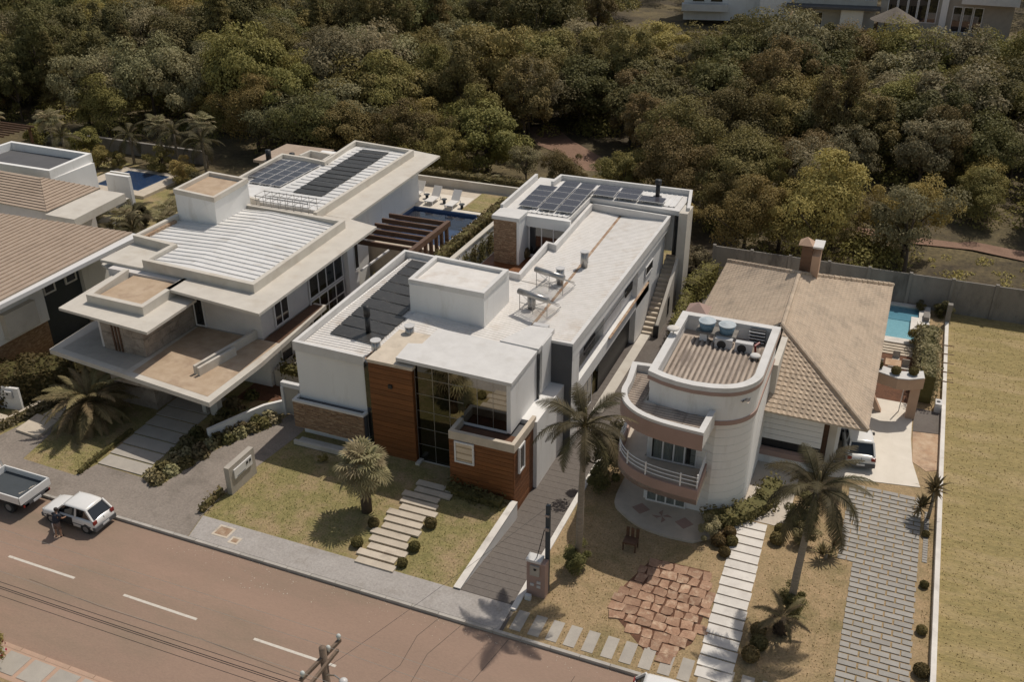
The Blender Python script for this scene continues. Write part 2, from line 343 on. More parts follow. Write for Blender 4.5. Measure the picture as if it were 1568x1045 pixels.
# lots: solid ground on both sides of the sunk driveway
DX0, DX1 = -14.03, -11.25
m = MB(); m.box(-220, KY, -1.7, DX0, 68, 0); struct('lot_ground', m, M['grass'])
m = MB(); m.box(DX1, KY, -1.7, 4.5, 63.0, 0); struct('lot_ground', m, M['drygrass'])
m = MB(); m.box(4.5, KY, -1.7, 160, 63.0, .002); struct('field', m, M['lot'])
# woodland floor behind the houses, gently uneven
def hnoise(x, y): return .45*math.sin(x*.09+1.3)*math.cos(y*.075)+.3*math.sin(x*.21+y*.17)
gx = np.linspace(-230, 160, 79); gy = np.concatenate([np.linspace(63.02, 110, 16), np.linspace(116, 330, 22)])
m = MB()
for j, y in enumerate(gy):
    for i, x in enumerate(gx):
        k = min(1, max(0, (y-66)/14)); m.v.append((float(x), float(y), -.01+k*hnoise(x, y)-.0*y))
for j in range(len(gy)-1):
    for i in range(len(gx)-1):
        a = j*len(gx)+i; m.f.append((a, a+1, a+1+len(gx), a+len(gx)))
struct('woodland_floor', m, M['wasteland'], True)
# driveway of the middle house: runs down from the pavement
def dz(x, y): return -.85*min(1, max(0, (y-27.45)/6.0))
m = MB(); ys = [27.45, 28.5, 30, 31.5, 33.45, 50, 68]
for y in ys: m.v += [(DX0, y, dz(0, y)), (DX1, y, dz(0, y))]
for i in range(len(ys)-1): m.f.append((2*i, 2*i+1, 2*i+3, 2*i+2))
m.box(DX0, KY, -1.7, DX1, 27.45, -.02)
struct('driveway', m, M['paver_d'])
# slab joints of that driveway as separate thin pale lines would be print; the slabs are real courses
drvp = bpy.data.objects.new('driveway_blocks', None); COL.objects.link(drvp); drvp['kind'] = 'structure'
b = MB(); b.box(.006, .007, -.06, .634, .448, .012); bme = mesh_of(b, 'paving_block', M['paver_d'])
y = 27.5; r_ = 0
while y < 50:
    x = DX0+.2-(.32 if r_ % 2 else 0)
    while x < DX1-.25:
        xa, xb = max(x, DX0+.2), min(x+.64, DX1-.2)
        if xb-xa > .15: put('paving_block', bme, drvp, (xa, y, dz(0, y)+rnd.uniform(-.003, .003)), (-math.atan(.85/6.0) if y < 33.2 else 0, 0, 0), ((xb-xa)/.64, 1, 1))
        x += .64
    y += .455; r_ += 1
# kerbs: one stone after another
kb = MB(); kb.box(0, -.07, -.14, 1.18, .07, .015); kme = mesh_of(kb, 'kerb_stone', M['kerb'])
kroot = bpy.data.objects.new('kerb', None); COL.objects.link(kroot); kroot['kind'] = 'structure'
for i in range(44): put('kerb_stone', kme, kroot, (-44.0+i*1.2, KY-.03, 0))
kb = MB(); kb.box(0, -.09, -.14, 1.18, .09, .012); kme = mesh_of(kb, 'kerb_stone', M['kerbp'])
kroot = bpy.data.objects.new('far_kerb', None); COL.objects.link(kroot); kroot['kind'] = 'structure'
for i in range(14): put('kerb_stone', kme, kroot, (-34.0+i*1.2, SY, 0))
# pavements
m = MB(); m.prism([(-26.45, KY+.05), (-11.4, KY+.05), (-11.4, 27.45), (-26.8, 27.45)], -.1, .02); struct('pavement', m, M['walk'])
m = MB()
m.prism([(-60, KY+.05), (-26.49, KY+.05), (-26.84, 27.46), (-26.95, 30.2), (-26.5, 34.6), (-26.5, 37.2), (-27.95, 37.2), (-28.15, 35.6), (-29.1, 33.6), (-29.62, 32.0), (-30.18, 28.6), (-31.5, 28.75), (-34.3, 28.8), (-34.6, 27.66), (-38.1, 27.76), (-38.75, 30.9), (-40.5, 31.0), (-41.0, 28.4), (-60, 28.4)], -.1, .012)
struct('paved_forecourt', m, M['paver'])
m = MB(); m.box(-34, 16.75, -.1, -21, SY-.09, .004); struct('pavement', m, M['kerbp'])
m = MB()
sb = MB(); sb.box(0, 0, 0, 1.02, .95, .02); sme = mesh_of(sb, 'paving_slab', M['slab_g'])
pv = bpy.data.objects.new('slab_pavement', None); COL.objects.link(pv); pv['kind'] = 'structure'
for i in range(9): put('paving_slab', sme, pv, (-33.2+i*1.22, 16.95, .004))
# worn patches of the street surface edge: low sand drift along the kerb
# road marking dashes
for k, x in enumerate((-36.4, -29.45*1.12, -23.77*1.12, -17.99*1.12, -13.75, -7.35)):
    if k == 0: x = -39.4
    mm = MB(); mm.box(0, -.06, 0, 3.72, .06, .004)
    d = part('lane_marking', mm, M['paint']); d.location = (x, 22.08-.012*k, -.12); d['kind'] = 'structure'

# cracks and grit on the street
q = MB()
for pts in ([(-13.9, 25.9), (-14.3, 24.6), (-14.2, 23.0), (-14.9, 21.0), (-14.8, 18.4)], [(-12.9, 25.9), (-13.5, 23.9), (-13.4, 21.6), (-14.0, 19.2)], [(-10.9, 25.8), (-11.4, 23.0), (-11.6, 20.0)], [(-7.9, 25.0), (-8.2, 22.5)], [(-31, 21.3), (-27, 21.15), (-22, 21.25), (-17, 21.1), (-10, 21.2)]):
    for i in range(len(pts)-1):
        a, c = Vector(pts[i]), Vector(pts[i+1])
        for k in range(8):
            p = a.lerp(c, k/8); r2 = a.lerp(c, (k+1)/8); j = rnd.uniform(-.03, .03); d = (r2-p).normalized(); n = Vector((-d.y, d.x))*.013
            q.add([(p.x-n.x, p.y-n.y, -.118), (r2.x-n.x+j*0, r2.y-n.y, -.118), (r2.x+n.x, r2.y+n.y, -.118), (p.x+n.x, p.y+n.y, -.118)], [(0, 1, 2, 3)])
o = part('road_crack', q, M['crack']); o['kind'] = 'structure'
q = MB()
for k in range(260):
    x = rnd.uniform(-27, -6); y = 25.85-abs(rnd.gauss(0, .5)) if k < 330 else rnd.uniform(23.6, 25.6); s = rnd.uniform(.008, .022)
    if k > 235: x = rnd.gauss(-21.5, 1.2); y = rnd.gauss(24.6, .4); s *= 1.6
    q.add([(x-s, y-s*.6, -.117), (x+s*.8, y-s*.8, -.117), (x+s, y+s*.7, -.117), (x-s*.5, y+s, -.117), (x, y, -.117+s*.6)], [(0,1,4),(1,2,4),(2,3,4),(3,0,4)])
o = part('grit', q, M['slab']); o['kind'] = 'stuff'
# utility covers set in the pavement
for (x0, y0, w, d, lb) in ((-25.62, 26.5, .85, .72, 'larger rusty square cover in a pale concrete frame beside the sign wall'), (-24.6, 26.3, .5, .45, 'smaller rusty square cover in the pavement, nearer the street tree side')):
    t = empty('inspection_cover', (x0, y0, .02), lb.replace(', nearer the street tree side', ', right next to the larger one'), 'manhole cover', 'covers set in the pavement')
    q = MB(); q.ring([(x0, y0), (x0+w, y0), (x0+w, y0+d), (x0, y0+d)], .1, .0, .03); part('frame', q, M['slab'], t)
    q = MB(); q.box(x0+.1, y0+.1, .0, x0+w-.1, y0+d-.1, .024); part('lid', q, M['rust'], t)

# ---- slab paths
def slab_row(name, mt, x0, y0, w, d, n, pitch, dx=0., h=.05, z=0., skew=0.):
    root = bpy.data.objects.new(name, None); COL.objects.link(root); root['kind'] = 'structure'
    b = MB(); b.add([(0,0,0),(w,skew,0),(w,d+skew,0),(0,d,0),(0,0,h),(w,skew,h),(w,d+skew,h),(0,d,h)], [(0,3,2,1),(4,5,6,7),(0,1,5,4),(1,2,6,5),(2,3,7,6),(3,0,4,7)])
    me = mesh_of(b, 'stepping_slab', mt)
    for i in range(n): put('stepping_slab', me, root, (x0+dx*i+rnd.uniform(-.015, .015), y0+pitch*i, z+rnd.uniform(-.004, .004)), (0, 0, rnd.uniform(-.006, .006)))
    return root
slab_row('stepping_slab_path', M['slab_g'], -34.3, 28.85, 2.72, .84, 8, .955, dx=-.085)
gs = bpy.data.objects.new('garden_steps', None); COL.objects.link(gs); gs['kind'] = 'structure'
b = MB(); b.box(0, 0, 0, 1.86, .37, .09); gme = mesh_of(b, 'stepping_slab', M['slab'])
for i, x in enumerate((-18.71, -18.92, -18.67, -18.86, -19.07, -18.77, -18.92, -19.06, -18.67, -18.89, -19.05, -18.64, -18.81)):
    put('stepping_slab', gme, gs, (x, 27.3+i*.49, .004*i), (0, 0, rnd.uniform(-.01, .01)))
slab_row('marble_slab_path', M['slab_w'], -3.78, 26.6, 1.34, .50, 17, .585, dx=-.017, h=.05)
slab_row('verge_slabs', M['slab_g'], -11.05, 26.2, .46, 1.12, 17, 0, dx=.745, h=.02)
# wide landing slabs beside the hedge
for (p, n) in ((((-40.4, 29.5), (-38.82, 29.4), (-38.95, 31.0), (-40.55, 31.1)), 0), (((-40.2, 31.15), (-38.6, 31.05), (-38.55, 32.55), (-40.1, 32.7)), 1), (((-40.1, 32.8), (-38.5, 32.7), (-38.4, 34.2), (-40.0, 34.3)), 2)):
    q = MB(); q.prism([(0+a-p[0][0], b-p[0][1]) for a, b in p], 0, .14); o = part('landing_slab', q, M['slab_w'] if 0 else M['slab']); o.location = (p[0][0], p[0][1], 0); o['kind'] = 'structure'
# paver driveway of the right house: individual pavers with grass joints
drv = bpy.data.objects.new('paver_driveway', None); COL.objects.link(drv); drv['kind'] = 'structure'
b = MB(); b.box(.035, .035, -.02, .705, .28, .035); pme = mesh_of(b, 'paver', M['paver_b'])
row = 0; y = 26.6
while y < 41.0:
    xl, xr = 1.05, 3.68
    if y > 35.2: xl = .42
    if y < 28: xl, xr = 1.0, 3.62
    x = xl-(.37 if row % 2 else 0)
    while x < xr-.05:
        a0, a1 = max(x, xl), min(x+.74, xr)
        if a1-a0 > .2:
            put('paver', pme, drv, (a0-.0, y, rnd.uniform(-.004, .004)), (0, 0, rnd.uniform(-.012, .012)), ((a1-a0)/.74, 1, 1))
        x += .74
    y += .325; row += 1
q = MB()
for k in range(22): q.box(3.82, 36.5+k*.17, 0, 4.02, 36.64+k*.17, .03)
o = part('paver_edge_strip', q, M['paver_b'], drv); o['kind'] = 'stuff'
# red flagstones laid loosely in the front lawn
fl = bpy.data.objects.new('flagstone_patio', None); COL.objects.link(fl); fl['kind'] = 'structure'
fp = [(-7.75, 28.6), (-7.7, 30.3), (-7.0, 32.5), (-4.35, 32.6), (-3.95, 30.5), (-4.1, 28.1), (-4.9, 26.9), (-5.9, 27.0)]
def inside(x, y, poly):
    c = False
    for i in range(len(poly)):
        (x0, y0), (x1, y1) = poly[i], poly[i-1]
        if (y0 > y) != (y1 > y) and x < (x1-x0)*(y-y0)/(y1-y0)+x0: c = not c
    return c
m = MB(); m.prism(inset(fp[::-1], .12), -.05, .008); o = part('flagstone_bedding', m, M['soil'], fl)
y = 26.7; r_ = 0
while y < 32.7:
    hrow = rnd.uniform(.40, .58); x = -8.0+rnd.uniform(0, .3)
    while x < -3.9:
        w = rnd.uniform(.38, .72)
        if inside(x+w/2, y+hrow/2, fp):
            q = MB(); j = lambda a=.05: rnd.uniform(-a, a); e = .035
            pts = [(x+e+j(), y+e+j()), (x+w*.5+j(), y+e*.6+j(.03)), (x+w-e+j(), y+e+j()), (x+w-e*.7+j(.03), y+hrow*.5+j()), (x+w-e+j(), y+hrow-e+j()), (x+w*.45+j(), y+hrow-e*.6+j(.03)), (x+e+j(), y+hrow-e+j())]
            cx, cy = x+w/2, y+hrow/2; q.prism([(a-cx, b-cy) for a, b in pts], 0, rnd.uniform(.035, .07))
            put('flagstone', mesh_of(q, 'flagstone', M['red_flag']), fl, (cx, cy, .0), (rnd.uniform(-.02, .02), rnd.uniform(-.02, .02), rnd.uniform(-.12, .12)))
        x += w
    y += hrow
# tiled forecourt of the right house
m = MB(); m.prism([(-1.2, 41.3), (3.55, 42.1), (3.1, 44.2), (2.95, 46.3), (2.9, 49.9), (0.3, 49.9), (-1.2, 45)], -.1, .03); struct('tiled_forecourt', m, M['creamtile'])
m = MB(); m.box(-4.0, 36.6, -.1, -1.9, 41.4, .02); struct('entrance_path', m, M['beigefloor'])
m = MB(); m.prism([(3.1, 44.2), (3.75, 43.6), (4.28, 43.9), (4.28, 47.3), (3.0, 47.1)], -.1, .02); struct('bare_dirt_patch', m, M['dirt'])
m = MB(); m.prism([(3.0, 47.14), (4.28, 47.34), (4.28, 49.6), (2.98, 49.6)], -.1, .026); struct('gravel_patch', m, M['paver_d'])
# strip of dry soil along the front path and side passage paving
m = MB(); m.box(-11.0, 41.0, -.1, -9.3, 60.3, .015); struct('side_yard_paving', m, M['paver_d'])
m = MB(); m.prism([(-31.8, 36.5), (-26.6, 38), (-26.6, 57), (-31.8, 52)], -.1, .012); struct('side_garden_soil', m, M['soil'])
# red dirt tracks in the woodland clearing
def ribbon(pts, w, z):
    q = MB()
    for i, (x, y) in enumerate(pts):
        a = Vector(pts[max(0, i-1)]); c = Vector(pts[min(len(pts)-1, i+1)]); d = (c-a).normalized(); n = Vector((-d.y, d.x))*w/2*(1+.15*math.sin(i*2.1))
        zz = z+min(1, max(0, (y-66)/14))*hnoise(x, y)
        q.v += [(x+n.x, y+n.y, zz), (x-n.x, y-n.y, zz)]
    for i in range(len(pts)-1): q.f.append((2*i, 2*i+1, 2*i+3, 2*i+2))
    return q
for pts, w in (([(-12, 76.5), (-3, 75.8), (2, 74.3), (6, 74.5), (10, 73.8), (22, 71)], 1.7), ([(-36, 94), (-32.5, 89.6), (-29, 87), (-26, 84), (-22, 82.5)], 3.4)):
    struct('dirt_track', ribbon(pts, w, .03), M['redpath'])

# ------------------------------------------------------------------ windows
def window(root, face, c, a0, a1, z0, z1, nx=1, nz=1, pane='darkglass', fr=.06, out=.06, curtain=None, splits=None, label=None, name='window', fmat='frame'):
    s = -1 if face in 'fl' else 1
    def bx(q, u0, u1, w0, w1, d0, d1):
        e0, e1 = c+s*d0, c+s*d1
        if e0 > e1: e0, e1 = e1, e0
        if face in 'fb': q.box(u0, e0, w0, u1, e1, w1)
        else: q.box(e0, u0, w0, e1, u1, w1)
    q = MB()
    bx(q, a0, a1, z0, z0+fr, .004, out); bx(q, a0, a1, z1-fr, z1, .004, out)
    bx(q, a0, a0+fr, z0+fr, z1-fr, .004, out); bx(q, a1-fr, a1, z0+fr, z1-fr, .004, out)
    us = [a0+fr+(a1-a0-2*fr)*i/nx for i in range(nx+1)] if not splits else [a0+fr]+splits+[a1-fr]
    ws = [z0+fr+(z1-z0-2*fr)*i/nz for i in range(nz+1)]
    h = fr*.45
    for u in us[1:-1]: bx(q, u-h, u+h, z0+fr, z1-fr, .004, out-.006)
    for w in ws[1:-1]: bx(q, a0+fr, a1-fr, w-h, w+h, .004, out-.009)
    f = part(name, q, M[fmat], root, label=label)
    if pane == 'glass':
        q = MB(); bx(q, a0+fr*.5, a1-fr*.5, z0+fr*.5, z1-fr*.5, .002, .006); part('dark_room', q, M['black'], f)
    for i in range(len(us)-1):
        for j in range(len(ws)-1):
            q = MB(); bx(q, us[i], us[i+1], ws[j], ws[j+1], out*.55, out*.55+.008)
            part('pane', q, M[pane], f)
    if curtain:
        for (u0, u1, cm) in curtain:
            q = MB(); n = max(4, int((u1-u0)/.05)); v = []
            for k in range(n+1):
                u = u0+(u1-u0)*k/n; d = c+s*(out*.3+.012*math.sin(k*2.3))
                for w in (z0+fr*.6, z1-fr*.6): v.append((u, d, w) if face in 'fb' else (d, u, w))
            q.add(v, [(2*k, 2*k+1, 2*k+3, 2*k+2) for k in range(n)]); part('curtain', q, M[cm], f)
    return f

def boards(root, face, c, a0, a1, z0, z1, h, mt, th=.03, topz=None, name='board'):
    """horizontal cladding boards one by one with recessed joints"""
    z = z0; i = 0
    s = -1 if face == 'f' else 1
    while z < z1-.03:
        t = min(h-.018, z1-z); q = MB(); e0, e1 = sorted((c, c+s*(th+rnd.uniform(-.004, .004))))
        L = a1-a0; cuts = [a0]+([a0+L*rnd.uniform(.3, .7)] if L > 2.5 else [])+[a1]
        for k in range(len(cuts)-1):
            q = MB(); g = .006 if k else 0
            if face == 'f': q.box(cuts[k]+g, e0, z, cuts[k+1], e1, z+t)
            else: q.box(e0, cuts[k]+g, z, e1, cuts[k+1], z+t)
            part(name, q, M[mt], root)
        z += h; i += 1

def corr(x0, x1, y0, y1, zf, pitch, amp, along='x', n=None, shape='trap'):
    """corrugated sheet, ribs running along 'x' or 'y', top surface z=zf(x,y)"""
    q = MB(); a0, a1 = (y0, y1) if along == 'x' else (x0, x1); prof = []
    if shape == 'trap':
        t = a0
        while t < a1-pitch*.5:
            prof += [(t, 0), (t+pitch*.68, 0), (t+pitch*.76, amp), (t+pitch*.92, amp)]; t += pitch
        prof.append((min(t, a1), 0))
    else:
        k = int((a1-a0)/pitch*6)
        for i in range(k+1): t = a0+(a1-a0)*i/k; prof.append((t, amp*(.5+.5*math.sin(2*math.pi*(t-a0)/pitch))))
    xs = (x0, x1) if along == 'x' else (y0, y1); ns = 2
    for t, h in prof:
        for u in xs:
            x, y = (u, t) if along == 'x' else (t, u); q.v.append((x, y, zf(x, y)+h))
    for i in range(len(prof)-1): q.f.append((2*i, 2*i+1, 2*i+3, 2*i+2))
    return q

# ================================================================== MIDDLE HOUSE
H2 = empty('modern_house', (-19, 40, 0), 'white flat-roofed modern house with orange timber tower, stone box and glass front', 'house')
PZ = 5.4
# body volumes
q = MB(); q.box(-26.35, 35.2, -.1, -22.35, 47.6, 5.02); part('wall', q, M['white'], H2)
q = MB(); q.box(-22.35, 36.6, -.1, -14.7, 47.0, 4.78); q.box(-19.3, 47.0, -.9, -13.9, 58.8, 4.78); part('wall', q, M['white'], H2)
q = MB(); q.box(-14.7, 38.75, -.9, -14.5, 40.1, 5.72); part('wall', q, M['white'], H2)
q = MB(); q.box(-14.7, 36.25, -.9, -13.78, 40.12, 3.0); part('wall', q, M['white'], H2)
# roof outline with parapet
rout = [(-26.4, 35.12), (-22.3, 35.0), (-22.3, 35.3), (-14.6, 36.9), (-14.55, 40.02), (-13.36, 40.02), (-13.3, 59.2), (-18.97, 59.7), (-18.72, 51.9), (-19.3, 52.1), (-19.1, 47.0), (-26.75, 47.65)]
pout = [(-26.4, 35.12), (-22.3, 35.0)]
def parapet(root, pts, th=.2, z0=4.9, z1=PZ, closed=False, mt='white2', side=1, nm='parapet'):
    # mitred wall along an open polyline, inside on the left when side=1
    P = [Vector((a, b)) for a, b in pts]; n = len(P); inn = []
    for i in range(n):
        d1 = (P[i]-P[i-1]).normalized() if i or closed else None
        d2 = (P[(i+1) % n]-P[i]).normalized() if i < n-1 or closed else None
        d1 = d1 or d2; d2 = d2 or d1
        n1 = Vector((-d1.y, d1.x))*side; n2 = Vector((-d2.y, d2.x))*side; b = n1+n2
        inn.append(P[i]+b*(th/max(.3, 1+n1.dot(n2))))
    q = MB()
    for i in range(n if closed else n-1):
        j = (i+1) % n
        a, b2, c2, d = P[i], P[j], inn[j], inn[i]
        q.add([(a.x, a.y, z0), (b2.x, b2.y, z0), (c2.x, c2.y, z0), (d.x, d.y, z0), (a.x, a.y, z1), (b2.x, b2.y, z1), (c2.x, c2.y, z1), (d.x, d.y, z1)],
              [(0,1,5,4),(4,5,6,7),(2,3,7,6),(1,2,6,5),(3,0,4,7)])
    return part(nm, q, M[mt], root)
parapet(H2, [(-18.97, 59.7), (-18.72, 51.95), (-19.32, 52.1), (-19.12, 47.05), (-26.78, 47.65), (-26.4, 35.12), (-22.32, 35.0)])
parapet(H2, [(-14.5, 40.03), (-13.36, 40.03), (-13.30, 59.25), (-18.97, 59.72)])
# two roof slopes draining into a middle gutter
vx = lambda y: -16.35-(y-42)*.023
def zr(x, y): return 4.84+.06*abs(x-vx(y))
q = corr(-26.2, -22.45, 35.3, 47.5, lambda x, y: 5.06+.0*(x), .23, .03); part('roof_sheet', q, M['corr'], H2)
q = MB()
def slope(x0f, x1f, y0, y1):
    q = MB(); t = y0; prof = []
    while t < y1-.12: prof += [(t, 0), (t+.15, 0), (t+.175, .018), (t+.21, .018)]; t += .23
    for (t, h) in prof:
        for x in (x0f(t), x1f(t)): q.v.append((x, t, zr(x, t)+h))
    for i in range(len(prof)-1): q.f.append((2*i, 2*i+1, 2*i+3, 2*i+2))
    return q
part('roof_sheet', slope(lambda y: -22.4, lambda y: vx(y)-.09, 36.3, 46.95), M['corr'], H2)
part('roof_sheet', slope(lambda y: -19.0 if y < 52 else -18.7, lambda y: vx(y)-.09, 46.96, 59.4), M['corr'], H2)
part('roof_sheet', slope(lambda y: vx(y)+.09, lambda y: -13.52, 40.2, 59.2), M['corr'], H2)
q = MB(); q.add([(vx(40.2)-.11, 40.2, 4.845), (vx(40.2)+.11, 40.2, 4.845), (vx(59.3)+.11, 59.3, 4.845), (vx(59.3)-.11, 59.3, 4.845)], [(0, 1, 2, 3)])
q.box(-22.48, 35.3, 5.075, -22.36, 40.5, 5.12)
part('gutter', q, M['rust'], H2)
# front stone-clad planter box and low bench ledge
q = MB(); q.box(-26.45, 34.75, .62, -22.45, 35.25, 2.12); part('planter_box', q, M['grey'], H2)
q = MB()
for k in range(14):
    z = .62+k*.108; x = -26.5
    while x < -22.42:
        w = rnd.uniform(.25, .8); x1 = min(x+w, -22.4); d = rnd.uniform(.0, .045)
        q.box(x+.004, 34.70-d, z+.006, x1-.004, 34.76, z+.104)
        x = x1
    y = 34.7
    while y < 35.2:
        q.box(-26.5-rnd.uniform(0, .04), y, z+.006, -26.44, min(y+rnd.uniform(.2, .4), 35.2), z+.104); y += .25
o = part('split_stone_strip', q, M['stone'], H2, kind='stuff')
parapet(H2, [(-26.52, 35.3), (-26.52, 34.66), (-22.36, 34.66), (-22.3, 35.18)], .17, 2.13, 2.25, mt='white2', nm='coping')
q = MB(); q.box(-26.2, 34.0, -.02, -22.9, 34.7, .04); q.box(-26.2, 33.95, .04, -23.2, 34.1, .28); part('ledge', q, M['cream'], H2)
# orange timber tower
q = MB(); q.box(-22.0, 35.0, -.1, -19.72, 38.2, 5.3); part('tower_core', q, M['grey'], H2)
boards(H2, 'f', 34.98, -22.02, -19.66, -.1, 5.22, .30, 'wood', name='timber_board')
boards(H2, 'r', -19.72, 34.97, 36.2, -.1, 5.22, .30, 'wood', name='timber_board')
q = MB(); q.box(-22.06, 34.90, 5.24, -19.6, 38.25, 5.4); part('tower_coping', q, M['slab'], H2)
q = MB(); q.box(-22.34, 35.06, .0, -22.06, 35.3, 5.1); part('slit_window', q, M['darkglass'], H2)
q = MB(); q.box(-20.95, 34.86, 4.02, -20.75, 34.945, 4.22); part('wall_lamp', q, M['black'], H2)
# glass front: white frame, mirror panes
q = MB(); q.box(-14.78, 34.92, 2.95, -14.58, 38.3, 5.5); part('frame_wall', q, M['white'], H2)
q = MB(); q.box(-19.7, 36.5, -.1, -14.8, 36.7, 5.4); part('facade_backing', q, M['black'], H2)
gl = MB(); gl.box(-17.35, 34.98, 2.86, -14.8, 35.1, 2.98); gf = part('facade_sill', gl, M['frame'], H2)
xs = [-19.66, -18.72, -17.86, -17.04]; zs = [-.05, .95, 1.9, 2.9, 3.85, 4.75, 5.45]
q = MB()
for x in xs: q.box(x-.014, 35.22, -.05, x+.014, 35.26, 5.45)
for z in zs: q.box(-19.66, 35.225, z-.012, -17.04, 35.255, z+.012)
fr = part('curtain_wall_frame', q, M['steel'], H2)
for i in range(3):
    for j in range(6):
        q = MB(); q.box(xs[i]+.014, 35.24, zs[j]+.012, xs[i+1]-.014, 35.25, zs[j+1]-.012); part('pane', q, M['mirror' if j > 2 and i == 2 else 'mirror_painted_dark'], fr)  # left and lower panes get the glass with the dark reflection painted in
xs2 = [-17.02, -16.3, -15.5, -14.8]; zs2 = [2.98, 3.9, 5.48]
q = MB()
for x in xs2[1:3]: q.box(x-.012, 35.0, 2.98, x+.012, 35.03, 5.48)
fr = part('curtain_wall_frame', q, M['steel'], H2)
for i in range(3):
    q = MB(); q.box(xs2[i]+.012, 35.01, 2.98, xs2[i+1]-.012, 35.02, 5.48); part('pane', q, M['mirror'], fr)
q = MB(); q.box(-17.03, 35.03, 2.0, -14.8, 35.2, 5.5); part('facade_backing', q, M['black'], H2)
# roof slab over it (stepped outline) with the upper slab panel
q = MB(); q.prism([(-20.55, 35.08), (-14.52, 34.9), (-14.55, 38.2), (-15.3, 38.35), (-20.0, 38.55), (-20.02, 36.8), (-20.67, 36.6)], 5.52, 5.7); part('roof_slab', q, M['white2'], H2)
q = MB(); q.prism([(-16.6, 38.42), (-14.52, 38.3), (-14.55, 40.6), (-15.8, 40.5)], 5.5, 5.76); part('roof_slab', q, M['white2'], H2)
q = MB(); q.box(-15.75, 40.62, 5.0, -14.95, 40.95, 5.75); part('roof_vent', q, M['lampgrey'], H2)
q = MB(); q.box(-14.6, 38.22, -.3, -14.46, 38.32, 5.5); part('slit_window', q, M['darkglass'], H2)
# orange timber box with terrace
q = MB(); q.box(-17.2, 33.84, -1.0, -14.02, 36.5, 2.75); part('box_core', q, M['grey'], H2)
boards(H2, 'f', 33.83, -17.25, -13.99, -.95, 3.0, .235, 'wood', name='timber_board')
boards(H2, 'r', -14.0, 33.83, 36.3, -.95, 3.0, .235, 'wood', name='timber_board')
boards(H2, 'r', -17.2, 33.83, 34.0, -.95, .0, .235, 'wood', name='timber_board')
parapet(H2, [(-17.24, 35.0), (-17.24, 33.76), (-13.93, 33.76), (-13.9, 36.45)], .2, 2.76, 3.2, mt='slab', nm='coping')
q = MB(); q.box(-17.0, 33.98, 2.76, -14.15, 35.0, 2.8); part('terrace_floor', q, M['soil'], H2)
window(H2, 'f', 33.79, -16.95, -15.95, 1.55, 2.72, 1, 1, 'mirror', .08, .08, label='white-framed window on the front of the orange timber box')
window(H2, 'r', -13.96, 34.25, 34.95, 1.3, 2.75, 1, 1, 'darkglass', .1, .1, label='white-framed window on the driveway side of the timber box')
q = MB(); q.box(-19.6, 35.12, -.1, -17.25, 35.2, .02); q.box(-19.62, 34.7, 0, -19.4, 35.2, .12); part('door_threshold', q, M['cream'], H2)
# tall roof box on the flat roof
q = MB(); q.box(-22.75, 40.75, 4.9, -18.47, 44.1, 6.75); part('roof_box', q, M['white'], H2)
rb = parapet(H2, [(-22.82, 40.8), (-18.42, 40.68), (-18.40, 43.9), (-22.9, 44.2)], .24, 6.7, 7.0, closed=True, nm='roof_box_parapet')
q = MB(); q.box(-22.6, 40.9, 6.74, -18.6, 43.95, 6.8); part('roof_box_top', q, M['corr'], H2)
# dark grey projecting wall and long side face
q = MB(); q.box(-14.5, 40.02, -.9, -13.4, 40.06, 5.25); part('grey_wall', q, M['grey'], H2)
q = MB(); q.box(-13.9, 40.06, 4.45, -13.38, 59.1, 4.92); part('fascia', q, M['white'], H2)
q = MB(); q.box(-13.9, 40.06, -.9, -13.4, 41.2, 4.45); part('wall', q, M['white'], H2)
q = MB(); q.box(-14.0, 41.2, 1.6, -13.55, 55.5, 2.35); part('ledge', q, M['white'], H2)
q = MB(); q.box(-13.56, 46.8, 2.352, -13.42, 55.0, 2.40); part('rusty_flashing', q, M['rust'], H2)
q = MB(); q.box(-13.9, 52.6, -.9, -13.55, 59.0, 4.45); part('wall', q, M['white'], H2)
for i, (a, b2) in enumerate(((43.3, 45.1), (51.0, 52.4))):
    q = MB(); q.box(-13.86, a, 3.0, -13.80, b2, 3.5); part('vent_grille', q, M['black'], H2)
q = MB(); q.tube([(-13.78, 42.0, 3.3), (-13.78, 45.5, 3.35), (-13.78, 51, 3.4)], .025, 6); part('pipe', q, M['steel'], H2)
window(H2, 'r', -13.53, 54.2, 55.9, 3.0, 3.7, 1, 1, 'darkglass', .08, .06)
# garage openings: dark recesses
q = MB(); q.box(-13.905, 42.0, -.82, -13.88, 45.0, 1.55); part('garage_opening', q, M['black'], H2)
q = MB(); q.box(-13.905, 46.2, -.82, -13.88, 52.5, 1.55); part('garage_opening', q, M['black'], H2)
window(H2, 'r', -13.87, 42.0, 44.9, -.8, 1.5, 4, 1, 'darkglass', .07, .06, name='sliding_door')
q = MB(); q.box(-13.5, 44.0, -.84, -12.9, 54.0, -.80); part('painted_sun_strip', q, M['cream'], H2)  # pale strip paints the band of sunlight on the drive floor
